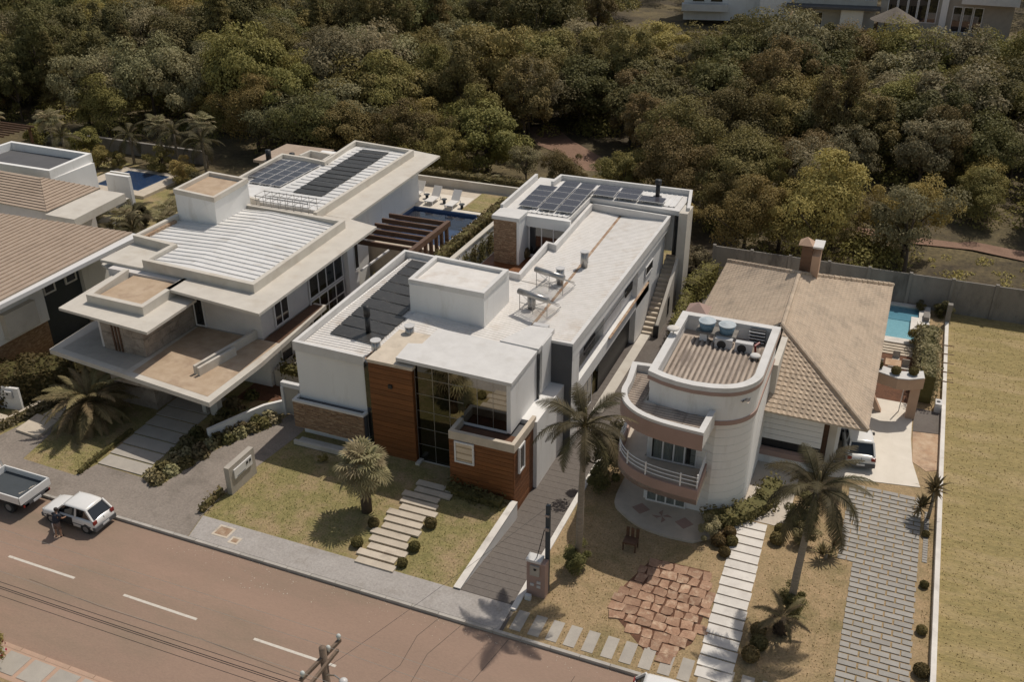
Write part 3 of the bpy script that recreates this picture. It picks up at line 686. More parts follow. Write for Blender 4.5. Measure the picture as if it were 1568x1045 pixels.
# outside stairs with their flank walls
for k in range(17):
    q = MB(); q.box(-13.5, 54.1+k*.33, -.9, -12.62, 54.43+k*.33-.02, -.72+k*.2); part('stair_step', q, M['slab'], H2)
q = MB(); q.add([(-12.62, 54.0, -.9), (-12.42, 54.0, -.9), (-12.42, 60, -.9), (-12.62, 60, -.9), (-12.62, 54.0, -.1), (-12.42, 54.0, -.1), (-12.42, 60, 3.6), (-12.62, 60, 3.6)],
                  [(0,3,2,1),(4,5,6,7),(0,1,5,4),(1,2,6,5),(2,3,7,6),(3,0,4,7)]); part('stair_wall', q, M['cream'], H2)
q = MB(); q.box(-12.66, 58.6, -.9, -12.1, 60.2, 5.9); part('stair_wall', q, M['cream'], H2)
q = MB(); q.box(-13.3, 60.2, -.9, -12.66, 60.4, 5.6); part('stair_recess', q, M['grey'], H2)
q = MB(); q.box(-12.68, 53.85, -.85, -12.36, 54.0, .0); part('stair_post', q, M['black'], H2)
q = MB(); q.box(-12.41, 56.3, -.3, -12.38, 56.6, .9); part('slit_window', q, M['darkglass'], H2)
# rear block over the courtyard
q = MB(); q.box(-23.45, 55.3, 2.7, -19.02, 62.3, 5.4); q.box(-19.02, 59.8, 2.7, -13.2, 62.3, 5.4); q.box(-19, 54.2, 2.7, -13.9, 55.3, 4.78); part('wall', q, M['white'], H2)
q = MB(); q.prism([(-23.7, 55.2), (-19.0, 55.2), (-19.0, 59.78), (-12.8, 59.35), (-12.8, 62.5), (-23.7, 62.5)], 5.4, 5.72); part('roof_slab', q, M['white2'], H2)
parapet(H2, [(-23.7, 55.2), (-23.85, 61.9)], .2, 5.7, 6.15, side=-1)
parapet(H2, [(-22.3, 60.9), (-22.2, 62.6), (-12.75, 62.75), (-12.1, 59.2)], .2, 5.7, 6.1, side=-1)
part('roof_sheet', corr(-21.9, -19.2, 55.5, 62.2, lambda x, y: 5.76, .35, .04, along='y'), M['metal_sheet'], H2)
part('roof_sheet', corr(-19.2, -13.1, 59.9, 62.2, lambda x, y: 5.76, .35, .04, along='y'), M['metal_sheet'], H2)
q = MB(); q.box(-22.0, 54.95, 5.0, -18.8, 55.2, 5.72); part('fascia', q, M['white'], H2)
# brick chimney-like column and white slab beside it
q = MB(); q.box(-23.5, 53.75, 2.4, -22.0, 54.7, 5.7); part('column_core', q, M['grey'], H2)
q = MB()
for k in range(26):
    z = 2.45+k*.125; x = -23.54
    while x < -21.97:
        x1 = min(x+rnd.uniform(.25, .6), -21.96); q.box(x+.004, 53.7-rnd.uniform(0, .035), z+.006, x1-.004, 53.76, z+.12); x = x1
part('split_stone_strip', q, M['stone'], H2, kind='stuff')
q = MB(); q.box(-21.98, 53.72, 2.4, -21.8, 56.8, 5.7); part('wall', q, M['white'], H2)
q = MB(); q.box(-23.65, 53.66, 5.7, -21.76, 55.22, 5.95); part('column_cap', q, M['white2'], H2)
window(H2, 'f', 55.28, -21.7, -19.1, 2.9, 5.0, 3, 1, 'darkglass', .07, .08, curtain=None, name='sliding_door')
q = MB(); q.box(-24.2, 51.5, 2.2, -19.0, 55.3, 2.7); part('deck_slab', q, M['white'], H2)
for k in range(20):
    q = MB(); q.box(-24.15, 51.55+k*.187, 2.7, -19.1, 51.55+k*.187+.175, 2.73); part('deck_board', q, M['wood'], H2)
q = MB(); q.box(-24.2, 47.8, -.1, -19.2, 51.5, 2.2); part('wall', q, M['white'], H2)
# solar collector frames, chimneys and heating mats on the roof are things of their own
def pv_array(name, label, o, du, dv, nu, nv, zt=0., gap=.03, skip=(), mt='pv', legs=True, lines=3):
    t = empty(name, o, label, 'solar panels', 'photovoltaic arrays on roofs')
    b = MB(); b.box(gap, gap, 0, du-gap, dv-gap, .035); me = mesh_of(b, 'panel', M['frame'])
    b = MB()
    for k in range(lines): b.box(gap+.02, gap+.02+(dv-2*gap-.02)*k/lines, .035, du-gap-.02, gap+(dv-2*gap-.02)*(k+1)/lines-.0, .042)
    me2 = mesh_of(b, 'cell_field', M[mt])
    for i in range(nu):
        for j in range(nv):
            if (i, j) in skip: continue
            p = put('solar_panel', me, t, (i*du, j*dv, .06+zt*j*dv)); 
            if zt: p.rotation_euler = (math.atan(zt), 0, 0)
            put('cell_field', me2, p)
    q = MB()
    for i in range(nu): q.box(i*du+.3, 0, -.02, i*du+.36, nv*dv, .05); q.box((i+1)*du-.36, 0, -.02, (i+1)*du-.3, nv*dv, .05)
    for v in range(len(q.v)): q.v[v] = (q.v[v][0], q.v[v][1], q.v[v][2]+(zt*q.v[v][1]))
    put('mounting_rail', mesh_of(q, 'mounting_rail', M['steel']), t)
    return t
# six blocks of panels on the rear roof: each a block of landscape panels
def pv_block(x0, y0, x1, y1, n, label, z=5.86, tilt=.035):
    return pv_array('solar_array', label, (x0, y0, z), (x1-x0), (y1-y0)/n, 1, n, tilt, lines=2)
pv_block(-22.8, 56.0, -21.42, 60.0, 4, 'leftmost block of four dark solar panels on the rear roof of the modern house')
pv_block(-21.38, 55.9, -20.2, 61.3, 5, 'second solar block from the left on the rear roof of the modern house')
pv_block(-20.16, 55.9, -19.0, 61.3, 5, 'third solar block from the left on the rear roof, reaching the stepped parapet')
pv_block(-18.96, 59.8, -17.4, 61.7, 2, 'fourth solar block on the rear roof of the modern house, above the gable wall')
pv_block(-17.36, 59.8, -15.8, 61.7, 2, 'fifth, short solar panel on the rear roof, left of the last one')
pv_block(-15.76, 59.8, -14.0, 60.8, 1, 'last solar panel at the right end of the rear roof near the black chimney')
def flue(x, y, z0, h, r, label, mt='steel', cap=True, tilt=0):
    t = empty('roof_flue', (x, y, z0), label, 'flue')
    q = MB(); q.cyl(x, y, z0-.1, z0+h, r, 14); part('pipe', q, M[mt], t, True)
    if cap:
        q = MB(); q.cyl(x, y, z0+h+.06, z0+h+.1, r*1.35, 14); q.cyl(x, y, z0+h, z0+h+.06, r*.5, 8); part('cowl', q, M[mt if mt != 'steel' else 'lampgrey'], t)
        q = MB()
        for k in range(4):
            a = k*math.pi/2+.4; q.tube([(x+r*1.1*math.cos(a), y+r*1.1*math.sin(a), z0+.1), (x+r*1.1*math.cos(a), y+r*1.1*math.sin(a), z0+h+.06)], .014, 4)
        part('guard_rod', q, M['lampgrey'], t)
    return t
flue(-16.25, 50.3, 5.0, .8, .2, 'silver roof ventilator farther back on the rusty gutter of the modern house')
flue(-16.75, 47.5, 5.0, .8, .2, 'silver roof ventilator just behind the rear collector frame')
flue(-17.1, 43.95, 5.0, .62, .2, 'silver roof ventilator between the two collector frames')
flue(-21.4, 38.1, 5.1, .62, .2, 'silver roof ventilator beside the black mats, nearer the tall white roof box')
flue(-22.2, 36.1, 5.1, .62, .2, 'silver roof ventilator at the front corner above the timber tower')
t = empty('black_chimney', (-23.6, 37.75, 5.1), 'tall black cylindrical chimney standing on the black solar heating mats', 'chimney')
q = MB(); q.tube([(-23.6, 37.75, 5.0), (-23.6, 37.75, 6.1)], .13, 12); part('pipe', q, M['black'], t, True)
q = MB(); q.tube([(-23.6, 37.75, 6.1), (-23.6, 37.75, 6.65)], .17, 12); part('cap', q, M['black'], t, True)
t = empty('black_chimney', (-14.8, 61.3, 5.75), 'black chimney pipe at the far edge of the rear roof behind the solar panels', 'chimney')
q = MB(); q.cyl(-14.8, 61.3, 5.7, 6.7, .15, 12); part('pipe', q, M['black'], t, True)
q = MB(); q.cyl(-14.8, 61.3, 6.7, 7.0, .22, 12); part('cap', q, M['black'], t, True)
q = MB(); q.cyl(-14.8, 61.3, 5.7, 5.85, .3, 12); part('collar', q, M['grey'], t, True)
# black pool-heating mats on the front roof
t = empty('heating_mats', (-24, 41, 5.13), 'black solar heating mats laid in strips on the front left roof of the modern house', 'solar mats')
nm = 9; A0, A1, B0, B1 = Vector((-25.45, 37.05)), Vector((-26.1, 47.2)), Vector((-22.6, 36.7)), Vector((-24.4, 47.2))
for k in range(nm):
    f0, f1 = k/nm, (k+.89)/nm
    x0a, x0b = -25.4-.55*f0, -25.4-.55*f1; y0, y1 = 37.0+10.1*f0, 37.0+10.1*f1
    xr0 = -22.62 if y1 < 40.7 else -22.95
    q = MB(); z = 5.125
    q.add([(x0a, y0, z), (xr0, y0-.25, z), (xr0, y1-.25, z), (x0b, y1, z), (x0a, y0, z+.025), (xr0, y0-.25, z+.025), (xr0, y1-.25, z+.025), (x0b, y1, z+.025)],
          [(0,3,2,1),(4,5,6,7),(0,1,5,4),(1,2,6,5),(2,3,7,6),(3,0,4,7)])
    part('mat_strip', q, M['mat_black'], t)
# solar water collector frames
def collector(x, y, z, label):
    t = empty('solar_collector', (x, y, z), label, 'solar collector', 'water collectors on steel frames')
    q = MB()
    a, b, c, d = (x, y, z), (x+1.75, y-.5, z), (x+1.95, y+1.1, z), (x+.1, y+1.55, z)
    tz = z+1.0
    for p in (a, b): q.tube([p, (p[0], p[1], tz)], .022, 5)
    for p, r in ((a, d), (b, c)): q.tube([(p[0], p[1], tz), r], .022, 5); q.tube([(p[0], p[1], z+.02), r], .018, 5)
    q.tube([(a[0], a[1], z+.45), (b[0], b[1], z+.45)], .018, 5); q.tube([a, (b[0], b[1], tz)], .012, 4); q.tube([(a[0], a[1], tz), b], .012, 4)
    q.tube([(x+.85, y-.25, z), (x+.85, y-.25, tz)], .018, 5); q.tube([(x+.85, y-.25, z+.5), (x+1.0, y+1.3, z)], .015, 5)
    part('support_frame', q, M['steel'], t)
    q = MB(); q.tube([(x-.05, y-.0, tz+.1), (x+1.8, y-.52, tz+.1)], .16, 12); part('water_tank', q, M['steel'], t, True)
    q = MB()
    for k in range(12):
        f = (k+.5)/12; p0 = Vector(a).lerp(Vector(b), f); p1 = Vector(d).lerp(Vector(c), f)
        q.tube([(p0.x, p0.y+.06, tz), (p1.x, p1.y, z+.12)], .026, 5)
    part('collector_tube', q, M['steel'], t, kind='stuff')
collector(-17.55, 43.35, 5.02, 'nearer of two steel-framed solar water collectors on the modern house roof')
collector(-17.75, 46.35, 5.02, 'farther of two steel-framed solar water collectors, next to the ventilators')

# ================================================================== LEFT HOUSE (cream slab roofs, terrace, pool)
H1 = empty('cream_house', (-35, 45, 0), 'cream flat-roofed house with pale seamed metal roof, terrace slabs and rear solar panels', 'house')
def slabpoly(name, poly, z0, z1, mt, root=H1): 
    q = MB(); q.prism(poly, z0, z1); return part(name, q, M[mt], root)
# main upper body
q = MB(); q.box(-40.6, 38.0, 3.3, -30.45, 48.3, 5.84); part('wall', q, M['creamwall'], H1)
q = MB(); q.box(-40.4, 38.4, -.1, -30.6, 48.4, 3.0); part('wall', q, M['white'], H1)
slabpoly('eave_slab', [(-35.45, 36.75), (-28.94, 36.05), (-29.4, 49.0), (-31.5, 49.5), (-41.6, 49.5), (-41.6, 38.5), (-35.45, 38.4)], 5.85, 6.0, 'cream')
parapet(H1, [(-38.42, 38.45), (-30.6, 38.0), (-31.05, 48.05), (-38.0, 48.3), (-41.5, 48.3), (-41.5, 41.2), (-38.42, 40.85)], .28, 5.98, 6.52, closed=True, mt='cream')
# standing-seam roof: ridge with panels to either side
rx = lambda y: -35.6-(y-38.6)*.068
def zs1(x, y): return 6.42-.045*abs(x-rx(y))
y = 38.65; k = 0
while y < 47.7:
    y1 = min(y+.49, 47.78); xl = -38.1 if y < 41.1 else -41.2
    for xa, xb in ((xl, rx(y)), (rx(y), -30.95-(y-38)*.045)):
        q = MB(); z0 = zs1(xa, y); z1 = zs1(xb, y)
        q.add([(xa, y+.0, z0), (xb, y+.0, z1), (xb, y1-.035, z1), (xa, y1-.035, z0), (xa, y1-.03, z0+.05), (xb, y1-.03, z1+.05), (xa, y1, z0+.05), (xb, y1, z1+.05), (xa, y1, z0), (xb, y1, z1)],
              [(0,1,2,3),(3,2,5,4),(4,5,7,6),(6,7,9,8)])
        part('roof_panel', q, M['metal_sheet'], H1)
    y += .49
q = MB(); q.box(-41.2, 41.6, 6.2, -41.0, 44.5, 6.36); part('gutter', q, M['rust'], H1)
# tank room on top
q = MB(); q.add([(-41.25, 45.0, 6.1), (-38.3, 44.95, 6.1), (-38.35, 48.5, 6.1), (-41.3, 48.7, 6.1), (-41.3, 45.05, 7.95), (-38.0, 44.65, 7.95), (-38.3, 48.4, 7.95), (-41.45, 48.65, 7.95)],
                  [(0,3,2,1),(4,5,6,7),(0,1,5,4),(1,2,6,5),(2,3,7,6),(3,0,4,7)]); part('roof_box', q, M['white'], H1)
parapet(H1, [(-41.35, 45.02), (-37.95, 44.62), (-38.25, 48.45), (-41.5, 48.72)], .22, 7.9, 8.2, closed=True, mt='cream', nm='roof_box_parapet')
q = MB(); q.add([(-41.1, 45.3, 7.97), (-38.2, 44.9, 7.97), (-38.5, 48.2, 7.97), (-41.3, 48.4, 7.97)], [(0, 1, 2, 3)]); part('roof_box_top', q, M['tan'], H1)
# lower left block with stone cladding
q = MB(); q.box(-37.7, 34.0, -.1, -34.95, 38.3, 5.34); part('wall', q, M['gstone'], H1)
q = MB()
for k in range(4):
    z = 3.3+k*.51; x = -37.72
    while x < -34.9:
        x1 = min(x+rnd.uniform(.5, .9), -34.9); q.box(x+.005, 33.97-rnd.uniform(0, .02), z+.005, x1-.005, 34.01, z+.5); x = x1
    y = 34.0
    while y < 38.2:
        y1 = min(y+rnd.uniform(.5, .9), 38.2); q.box(-34.96, y+.005, z+.005, -34.92+rnd.uniform(0, .02), y1-.005, z+.5); y = y1
part('cladding_slab', q, M['gstone'], H1, kind='stuff')
q = MB()
for k in range(3): q.box(-36.95+k*.22, 33.9, 3.32, -36.86+k*.22, 33.965, 5.3)
part('slit_window', q, M['dwood'], H1)
slabpoly('eave_slab', [(-39.9, 33.5), (-33.6, 33.0), (-33.8, 37.1), (-34.6, 38.2), (-40.3, 38.2)], 5.35, 5.5, 'cream')
slabpoly('eave_slab', [(-40.3, 38.2), (-36.9, 38.2), (-36.9, 38.45), (-42.0, 41.0), (-42.0, 38.9)], 5.36, 5.52, 'cream')
parapet(H1, [(-39.4, 38.0), (-38.9, 34.55), (-35.0, 34.42), (-35.15, 36.9), (-35.2, 38.2)], .3, 5.49, 6.0, mt='cream')
slabpoly('roof_top', [(-38.75, 38.45), (-38.65, 34.85), (-35.3, 34.72), (-35.46, 38.45)], 5.49, 5.72, 'tan')
q = MB(); q.box(-37.95, 34.05, 3.3, -37.75, 34.4, 5.35); part('column', q, M['creamwall'], H1)
window(H1, 'f', 37.98, -34.85, -34.15, 3.35, 5.7, 1, 1, 'darkglass', .08, .08)
# wide terrace slab over the carport
slabpoly('terrace_slab', [(-40.45, 32.75), (-29.02, 31.5), (-29.02, 35.8), (-29.6, 43.0), (-30.4, 43.0), (-30.4, 38.3), (-40.6, 38.3), (-40.7, 36)], 3.0, 3.26, 'cream')
slabpoly('terrace_floor', [(-39.9, 33.1), (-35.0, 32.55), (-34.9, 38.0), (-37, 38.0), (-39.9, 36.5)], 3.26, 3.268, 'slab_g')
slabpoly('terrace_floor', [(-34.6, 32.5), (-29.45, 31.95), (-29.45, 37.9), (-34.75, 37.95)], 3.26, 3.268, 'tan')
slabpoly('terrace_floor', [(-30.4, 37.95), (-29.4, 37.95), (-29.7, 42.8), (-30.4, 42.8)], 3.26, 3.268, 'dwood')
q = MB(); q.bar((-31.42, 33.5, 3.52), (-30.85, 38.1, 3.52), .16, .5); q.bar((-31.15, 33.45, 3.5), (-30.78, 36.0, 3.5), .16, .46); part('low_wall', q, M['cream'], H1)
q = MB(); q.box(-36.4, 32.7, 2.3, -33.2, 33.0, 3.0); part('beam', q, M['gstone'], H1)
q = MB(); q.box(-32.5, 34.7, -.1, -32.25, 35.1, 3.0); q.box(-31.95, 34.7, -.1, -31.45, 35.1, 3.0); part('column', q, M['cream'], H1)
# right-hand side windows, upper floor
window(H1, 'r', -30.43, 39.15, 40.5, 3.45, 5.5, 2, 1, 'darkglass', .08, .07, label='two-pane dark window on the front corner of the cream house')
window(H1, 'r', -30.43, 42.6, 46.3, 3.6, 5.6, 4, 1, 'glass', .08, .07, curtain=[(44.6, 46.2, 'bcurtain')], label='wide upper window with grey-blue curtain at one end')
window(H1, 'r', -30.43, 42.6, 46.3, 1.7, 3.5, 4, 2, 'glass', .08, .07, curtain=[(44.9, 46.2, 'bcurtain')], label='lower stair window divided by a white grid')
q = MB(); q.box(-30.45, 46.5, -.1, -30.1, 47.2, 5.85); part('pier', q, M['white'], H1)
window(H1, 'r', -30.43, 47.7, 48.2, 3.4, 5.4, 1, 1, 'darkglass', .06, .06)
window(H1, 'r', -30.58, 39.5, 40.6, .9, 2.8, 1, 1, 'darkglass', .08, .07, label='ground-floor window beside the planting ledge')
q = MB(); q.box(-30.42, 48.3, 3.1, -30.3, 51.9, 3.2); part('balcony_edge', q, M['frame'], H1)
q = MB(); q.box(-33.4, 48.4, -.1, -32.6, 53, 5.3); part('wall', q, M['white'], H1)
window(H1, 'r', -32.58, 49.2, 51.5, 3.3, 5.1, 2, 1, 'darkglass', .06, .06, label='window under the pergola of the cream house')
# rear wing
q = MB(); q.box(-41.5, 49.6, -.1, -33.3, 62.0, 5.84); part('wall', q, M['white'], H1)
slabpoly('eave_slab', [(-31.55, 49.5), (-32.2, 63.6), (-35.2, 64.2), (-35.0, 49.6)], 5.85, 6.0, 'cream')
parapet(H1, [(-33.45, 48.6), (-33.95, 62.75), (-39.4, 63.35), (-38.85, 58.0), (-40.6, 58.3), (-42.7, 58.4), (-42.2, 50.0), (-38.4, 49.2)], .25, 5.9, 6.5, mt='cream')
parapet(H1, [(-38.85, 58.1), (-38.95, 59.6), (-41.2, 59.9), (-41.3, 58.5)], .2, 5.9, 6.5, mt='cream', side=1)
q = MB(); q.box(-42.4, 49.6, 5.84, -34.2, 58.2, 6.2); q.box(-39.0, 58.0, 5.84, -34.2, 62.8, 6.2); part('roof_deck', q, M['metal_sheet'], H1)
y = 50.3
while y < 62.2:
    q = MB(); q.box(-38.5, y, 6.2, -33.95-(y-48)*.03, y+.45, 6.225); q.box(-38.5, y+.45, 6.2, -33.95-(y-48)*.03, y+.49, 6.27); part('roof_panel', q, M['metal_sheet'], H1); y += .62
t = empty('heating_mats', (-36.5, 56, 6.24), 'black solar heating mats between the metal seams on the cream house rear roof', 'solar mats')
for k in range(12):
    y = 51.9+k*.86; s = -.05*k
    q = MB(); q.box(-37.4+s, y, 6.28, -35.15+s, y+.70, 6.31); part('mat_strip', q, M['mat_black'], t)
pv_array('solar_array', 'rows of solar panels on the rear roof of the cream house beside its tank room', (-42.3, 52.4, 6.24), .88, 1.03, 4, 5, 0.0, skip=((0, 0),))
t = empty('scaffold_rack', (-36, 49, 6.5), 'low steel pipe rack lying across the roof junction of the cream house', 'pipe rack')
q = MB()
for yy, zz in ((48.5, 6.75), (48.5, 7.05), (49.5, 6.75), (49.5, 7.05)): q.tube([(-38.0, yy, zz), (-33.9, yy-.05, zz)], .03, 5)
part('rail', q, M['steel'], t)
for k in range(8):
    q = MB(); x = -37.9+k*.56; q.tube([(x, 48.5, 6.1), (x, 48.5, 7.1), (x, 49.5, 7.1), (x, 49.5, 6.1)], .022, 5); q.tube([(x, 48.5, 6.75), (x+.5, 49.5, 7.05)], .015, 4); part('post', q, M['steel'], t)
# small brown roof and dark terrace box behind
q = MB(); q.box(-46.5, 60.5, -.1, -42.5, 64.5, 4.8); part('rear_annexe', q, M['creamwall'], H1)
q = MB(); q.box(-46.8, 60.2, 4.8, -42.3, 64.8, 5.0); part('annexe_roof', q, M['tileB'], H1)
for x in (-45.6, -43.4):
    q = MB(); q.cyl(x, 60.6, 5.0, 5.8, .22, 10); part('vent_pipe', q, M['black'], H1, True)
# pergola of timber beams
P1 = empty('pergola', (-28, 51, 2.8), 'brown timber pergola with six beams and closely set posts beside the swimming pool', 'pergola')
for k in range(6):
    y = 48.45+k*.955
    q = MB(); q.box(-31.6 if k < 2 else -30.9, y-.07, 4.9, -26.75, y+.07, 5.2); part('beam', q, M['dwood'], P1)
q = MB(); q.box(-26.78, 47.8, 4.86, -26.5, 53.45, 5.22); part('edge_beam', q, M['dwood'], P1)
for k in range(6):
    q = MB(); q.box(-26.74, 53.1-k*.75-.09, 2.6, -26.54, 53.1-k*.75+.09, 4.86); part('post', q, M['dwood'], P1)
# ground storey + raised pool terrace
q = MB(); q.prism([(-35, 53.6), (-25.35, 53.6), (-25.35, 66.0), (-35, 66.0)], -.1, 1.6); q.box(-35, 53.6, 1.6, -33.2, 66, 2.8); q.box(-27.75, 53.6, 1.6, -25.35, 66, 2.8); q.box(-33.2, 60.9, 1.6, -27.75, 66, 2.8); q.box(-33.2, 53.6, 1.6, -27.75, 54.6, 2.8)
struct('pool_terrace', q, M['slab'])
q = MB(); q.box(-33.6, 54.2, 2.8, -33.15, 61.4, 2.83); q.box(-33.15, 60.9, 2.8, -27.0, 61.35, 2.83); q.box(-34.6, 61.35, 2.8, -29.6, 64.0, 2.83); struct('pool_coping', q, M['creamtile'])
SP = empty('swimming_pool', (-30, 58, 1.6), 'rectangular dark blue swimming pool below the pergola, reflecting palms', 'swimming pool')
q = MB(); q.box(-33.2, 54.6, 1.6, -27.75, 60.9, 1.64); part('basin_floor', q, M['pooltile'], SP)
q = MB(); q.box(-33.2, 54.6, 1.64, -33.12, 60.9, 2.8); q.box(-27.83, 54.6, 1.64, -27.75, 60.9, 2.8); q.box(-33.12, 60.82, 1.64, -27.83, 60.9, 2.8); q.box(-33.12, 54.6, 1.64, -27.83, 54.68, 2.8); part('basin_wall', q, M['pooltile'], SP)
q = MB(); q.add([(-33.12, 54.68, 2.62), (-27.83, 54.68, 2.62), (-27.83, 60.82, 2.62), (-33.12, 60.82, 2.62)], [(0, 1, 2, 3)]); part('water', q, M['water'], SP)
def lounger(x, y, z, label):
    t = empty('sun_lounger', (x, y, z), label, 'sun lounger', 'white sun loungers in a row by the pool')
    q = MB(); q.box(x-.33, y-1.0, z+.28, x+.33, y+.25, z+.34); part('seat', q, M['fabric_w'], t)
    q = MB(); q.add([(x-.33, y+.26, z+.28), (x+.33, y+.26, z+.28), (x+.33, y+.85, z+.95), (x-.33, y+.85, z+.95), (x-.33, y+.22, z+.34), (x+.33, y+.22, z+.34), (x+.33, y+.80, z+1.0), (x-.33, y+.80, z+1.0)],
                      [(0,3,2,1),(4,5,6,7),(0,1,5,4),(1,2,6,5),(2,3,7,6),(3,0,4,7)]); part('backrest', q, M['fabric_w'], t)
    for dx in (-.3, .3):
        for dy in (-.9, .5):
            q = MB(); q.box(x+dx-.025, y+dy-.03, z, x+dx+.025, y+dy+.03, z+.28); part('leg', q, M['frame'], t)
lounger(-33.9, 62.9, 2.83, 'white sun lounger nearest the house wall at the far end of the pool')
lounger(-32.2, 62.3, 2.83, 'middle one of three white sun loungers behind the pool')
lounger(-30.4, 62.0, 2.83, 'white sun lounger nearest the small lawn behind the pool')
for i, (x, y) in enumerate(((-33.0, 62.7), (-31.3, 62.2), (-29.6, 61.7))):
    t = empty('side_table', (x, y, 2.83), ['small dark side table between the first two loungers', 'small dark side table between the last two loungers', 'small dark stool at the corner of the pool lawn'][i], 'side table')
    q = MB(); q.cyl(x, y, 3.13, 3.17, .22, 12); part('table_top', q, M['slate'], t)
    q = MB(); q.cyl(x, y, 2.83, 3.13, .12, 8); part('stem', q, M['slate'], t)
q = MB(); q.box(-29.5, 61.4, 2.8, -26.2, 65.2, 2.86); struct('pool_lawn', q, M['grass'])
# white lot wall with climbers, facing the modern house
t = empty('boundary_wall', (-25.2, 56, 0), 'white boundary wall with dark climbing plants between the pool and the modern house', 'wall')
q = MB(); q.box(-25.33, 48.5, -.1, -25.1, 63.5, 3.7); part('wall_panel', q, M['white'], t)
q = MB(); q.box(-25.38, 48.5, 3.7, -25.05, 63.5, 3.8); part('coping', q, M['cream'], t)
t = empty('rear_wall', (-30, 66, 0), 'pale low wall closing the pool terrace in front of the woods', 'wall')
q = MB(); q.box(-41.5, 65.6, -.1, -25.1, 65.8, 3.5); part('wall_panel', q, M['cream'], t)
# planting ledge and gate beside the driveway
q = MB(); q.box(-30.5, 38.6, -.1, -28.2, 42.6, 1.05); part('planting_ledge', q, M['cream'], H1)
t = empty('side_gate', (-28.1, 36.6, 0), 'white-framed grey gate between the planting wall and the stone-clad box', 'gate')
q = MB(); q.box(-28.35, 36.2, 0, -28.2, 36.35, 1.75); q.box(-27.3, 36.35, 0, -27.15, 36.5, 1.75); q.box(-28.35, 36.25, 1.75, -26.6, 36.5, 2.0); part('gate_frame', q, M['frame'], t)
q = MB(); q.box(-28.2, 36.3, .05, -27.3, 36.36, 1.75); part('gate_leaf', q, M['slab_g'], t)
# white curved garden wall along the driveway bed
t = empty('garden_wall', (-29.5, 34, 0), 'white curving garden wall behind the planting bed of the cream house driveway', 'wall')
pts = [(-30.5, 32.6), (-30.1, 33.6), (-29.7, 34.6), (-29.2, 35.7), (-28.5, 36.5)]
parapet(t, pts, .18, -.1, .75, mt='white', side=-1, nm='wall_panel')

# ================================================================== FAR LEFT HOUSE (brown tiled hip roofs)
H0 = empty('tiled_house', (-50, 38, 0), 'house at the left edge with large brown tiled roofs and blue-grey side wall', 'house')
def tiled_plane(root, A, B, C, D, mt, course, w, name='roof_tiles', th=.045, jit=.006, stuff=True, arch=.03, clip=None, individual=False):
    """A->B is the eave, D->C the upper edge; rows of overlapping tiles with a real step per course"""
    A, B, C, D = map(Vector, (A, B, C, D)); up = (B-A).cross(D-A).normalized()
    if up.z < 0: up = -up
    L = max((D-A).length, (C-B).length); n = max(1, round(L/course)); q = MB(); cnt = 0
    for j in range(n):
        f0, f1 = j/n, min(1, (j+1.12)/n)
        a, b = A.lerp(D, f0), B.lerp(C, f0); a1, b1 = A.lerp(D, f1), B.lerp(C, f1)
        W = (b-a).length; k = max(1, round(W/w)) if w else 1
        for i in range(k):
            p, r, p1, r1 = a.lerp(b, i/k), a.lerp(b, (i+1)/k), a1.lerp(b1, i/k), a1.lerp(b1, (i+1)/k)
            e = up*rnd.uniform(0, jit); t1 = up*th+e
            if arch:
                mm = (p+r)/2+up*(th+arch)+e; m1 = (p1+r1)/2+up*arch+e; o = len(q.v)
                q.v += [tuple(x) for x in (p, mm-up*th*0, r, p+up*th*.5, r+up*th*.5, p1, m1, r1)]
                q.f += [(o+3, o+1, o+6, o+5), (o+1, o+4, o+7, o+6), (o+0, o+2, o+4, o+1, o+3)]
            else:
                o = len(q.v); q.v += [tuple(x) for x in (p, r, p+t1, r+t1, r1+e, p1+e)]; q.f += [(o, o+1, o+3, o+2), (o+2, o+3, o+4, o+5)]
            cnt += 1
            if individual: part('roof_tile', q, M[mt], root); q = MB()
    if not individual: part(name, q, M[mt], root, kind='stuff' if stuff else None)
    q = MB(); q.add([A-up*.02, B-up*.02, C-up*.02, D-up*.02, A-up*.1, B-up*.1, C-up*.1, D-up*.1], [(0,1,2,3),(7,6,5,4),(0,4,5,1),(1,5,6,2),(2,6,7,3),(3,7,4,0)])
    part('roof_boarding', q, M['cream'], root)
ez = 5.3
E = lambda x, y, z: (x, y, z)
tiled_plane(H0, (-43.6, 26, ez), (-44.15, 43.85, ez), (-56.5, 42.4, 5.7), (-56.0, 26, 5.7), 'tileB', .42, .0, arch=0, th=.07)
q = MB(); q.box(-44.2, 26, 5.02, -43.5, 43.9, 5.26); part('gutter', q, M['frame'], H0)
q = MB(); q.box(-58, 26, 2.2, -45.0, 37.0, 5.1); q.box(-58, 40.6, 2.2, -45.6, 43.6, 5.1); part('wall', q, M['white'], H0)
q = MB(); q.box(-58, 37.0, -.1, -45.9, 40.6, 5.1); part('wall', q, M['slate'], H0, label='blue-grey painted wall section with two windows')
q = MB(); q.box(-58, 26, -.1, -45.2, 37.0, 2.2); part('wall', q, M['stone'], H0)
q = MB(); q.box(-58, 40.6, -.1, -45.8, 43.6, 2.2); part('wall', q, M['gstone'], H0)
q = MB(); q.box(-45.0, 33.8, 2.5, -44.6, 36.0, 4.0); part('balcony_panel', q, M['cream'], H0)
window(H0, 'r', -45.88, 37.7, 38.6, 3.3, 4.6, 1, 1, 'darkglass', .1, .12, label='nearer tall window in the blue-grey wall')
window(H0, 'r', -45.88, 39.4, 40.3, 3.3, 4.6, 1, 1, 'darkglass', .1, .12, label='farther tall window in the blue-grey wall')
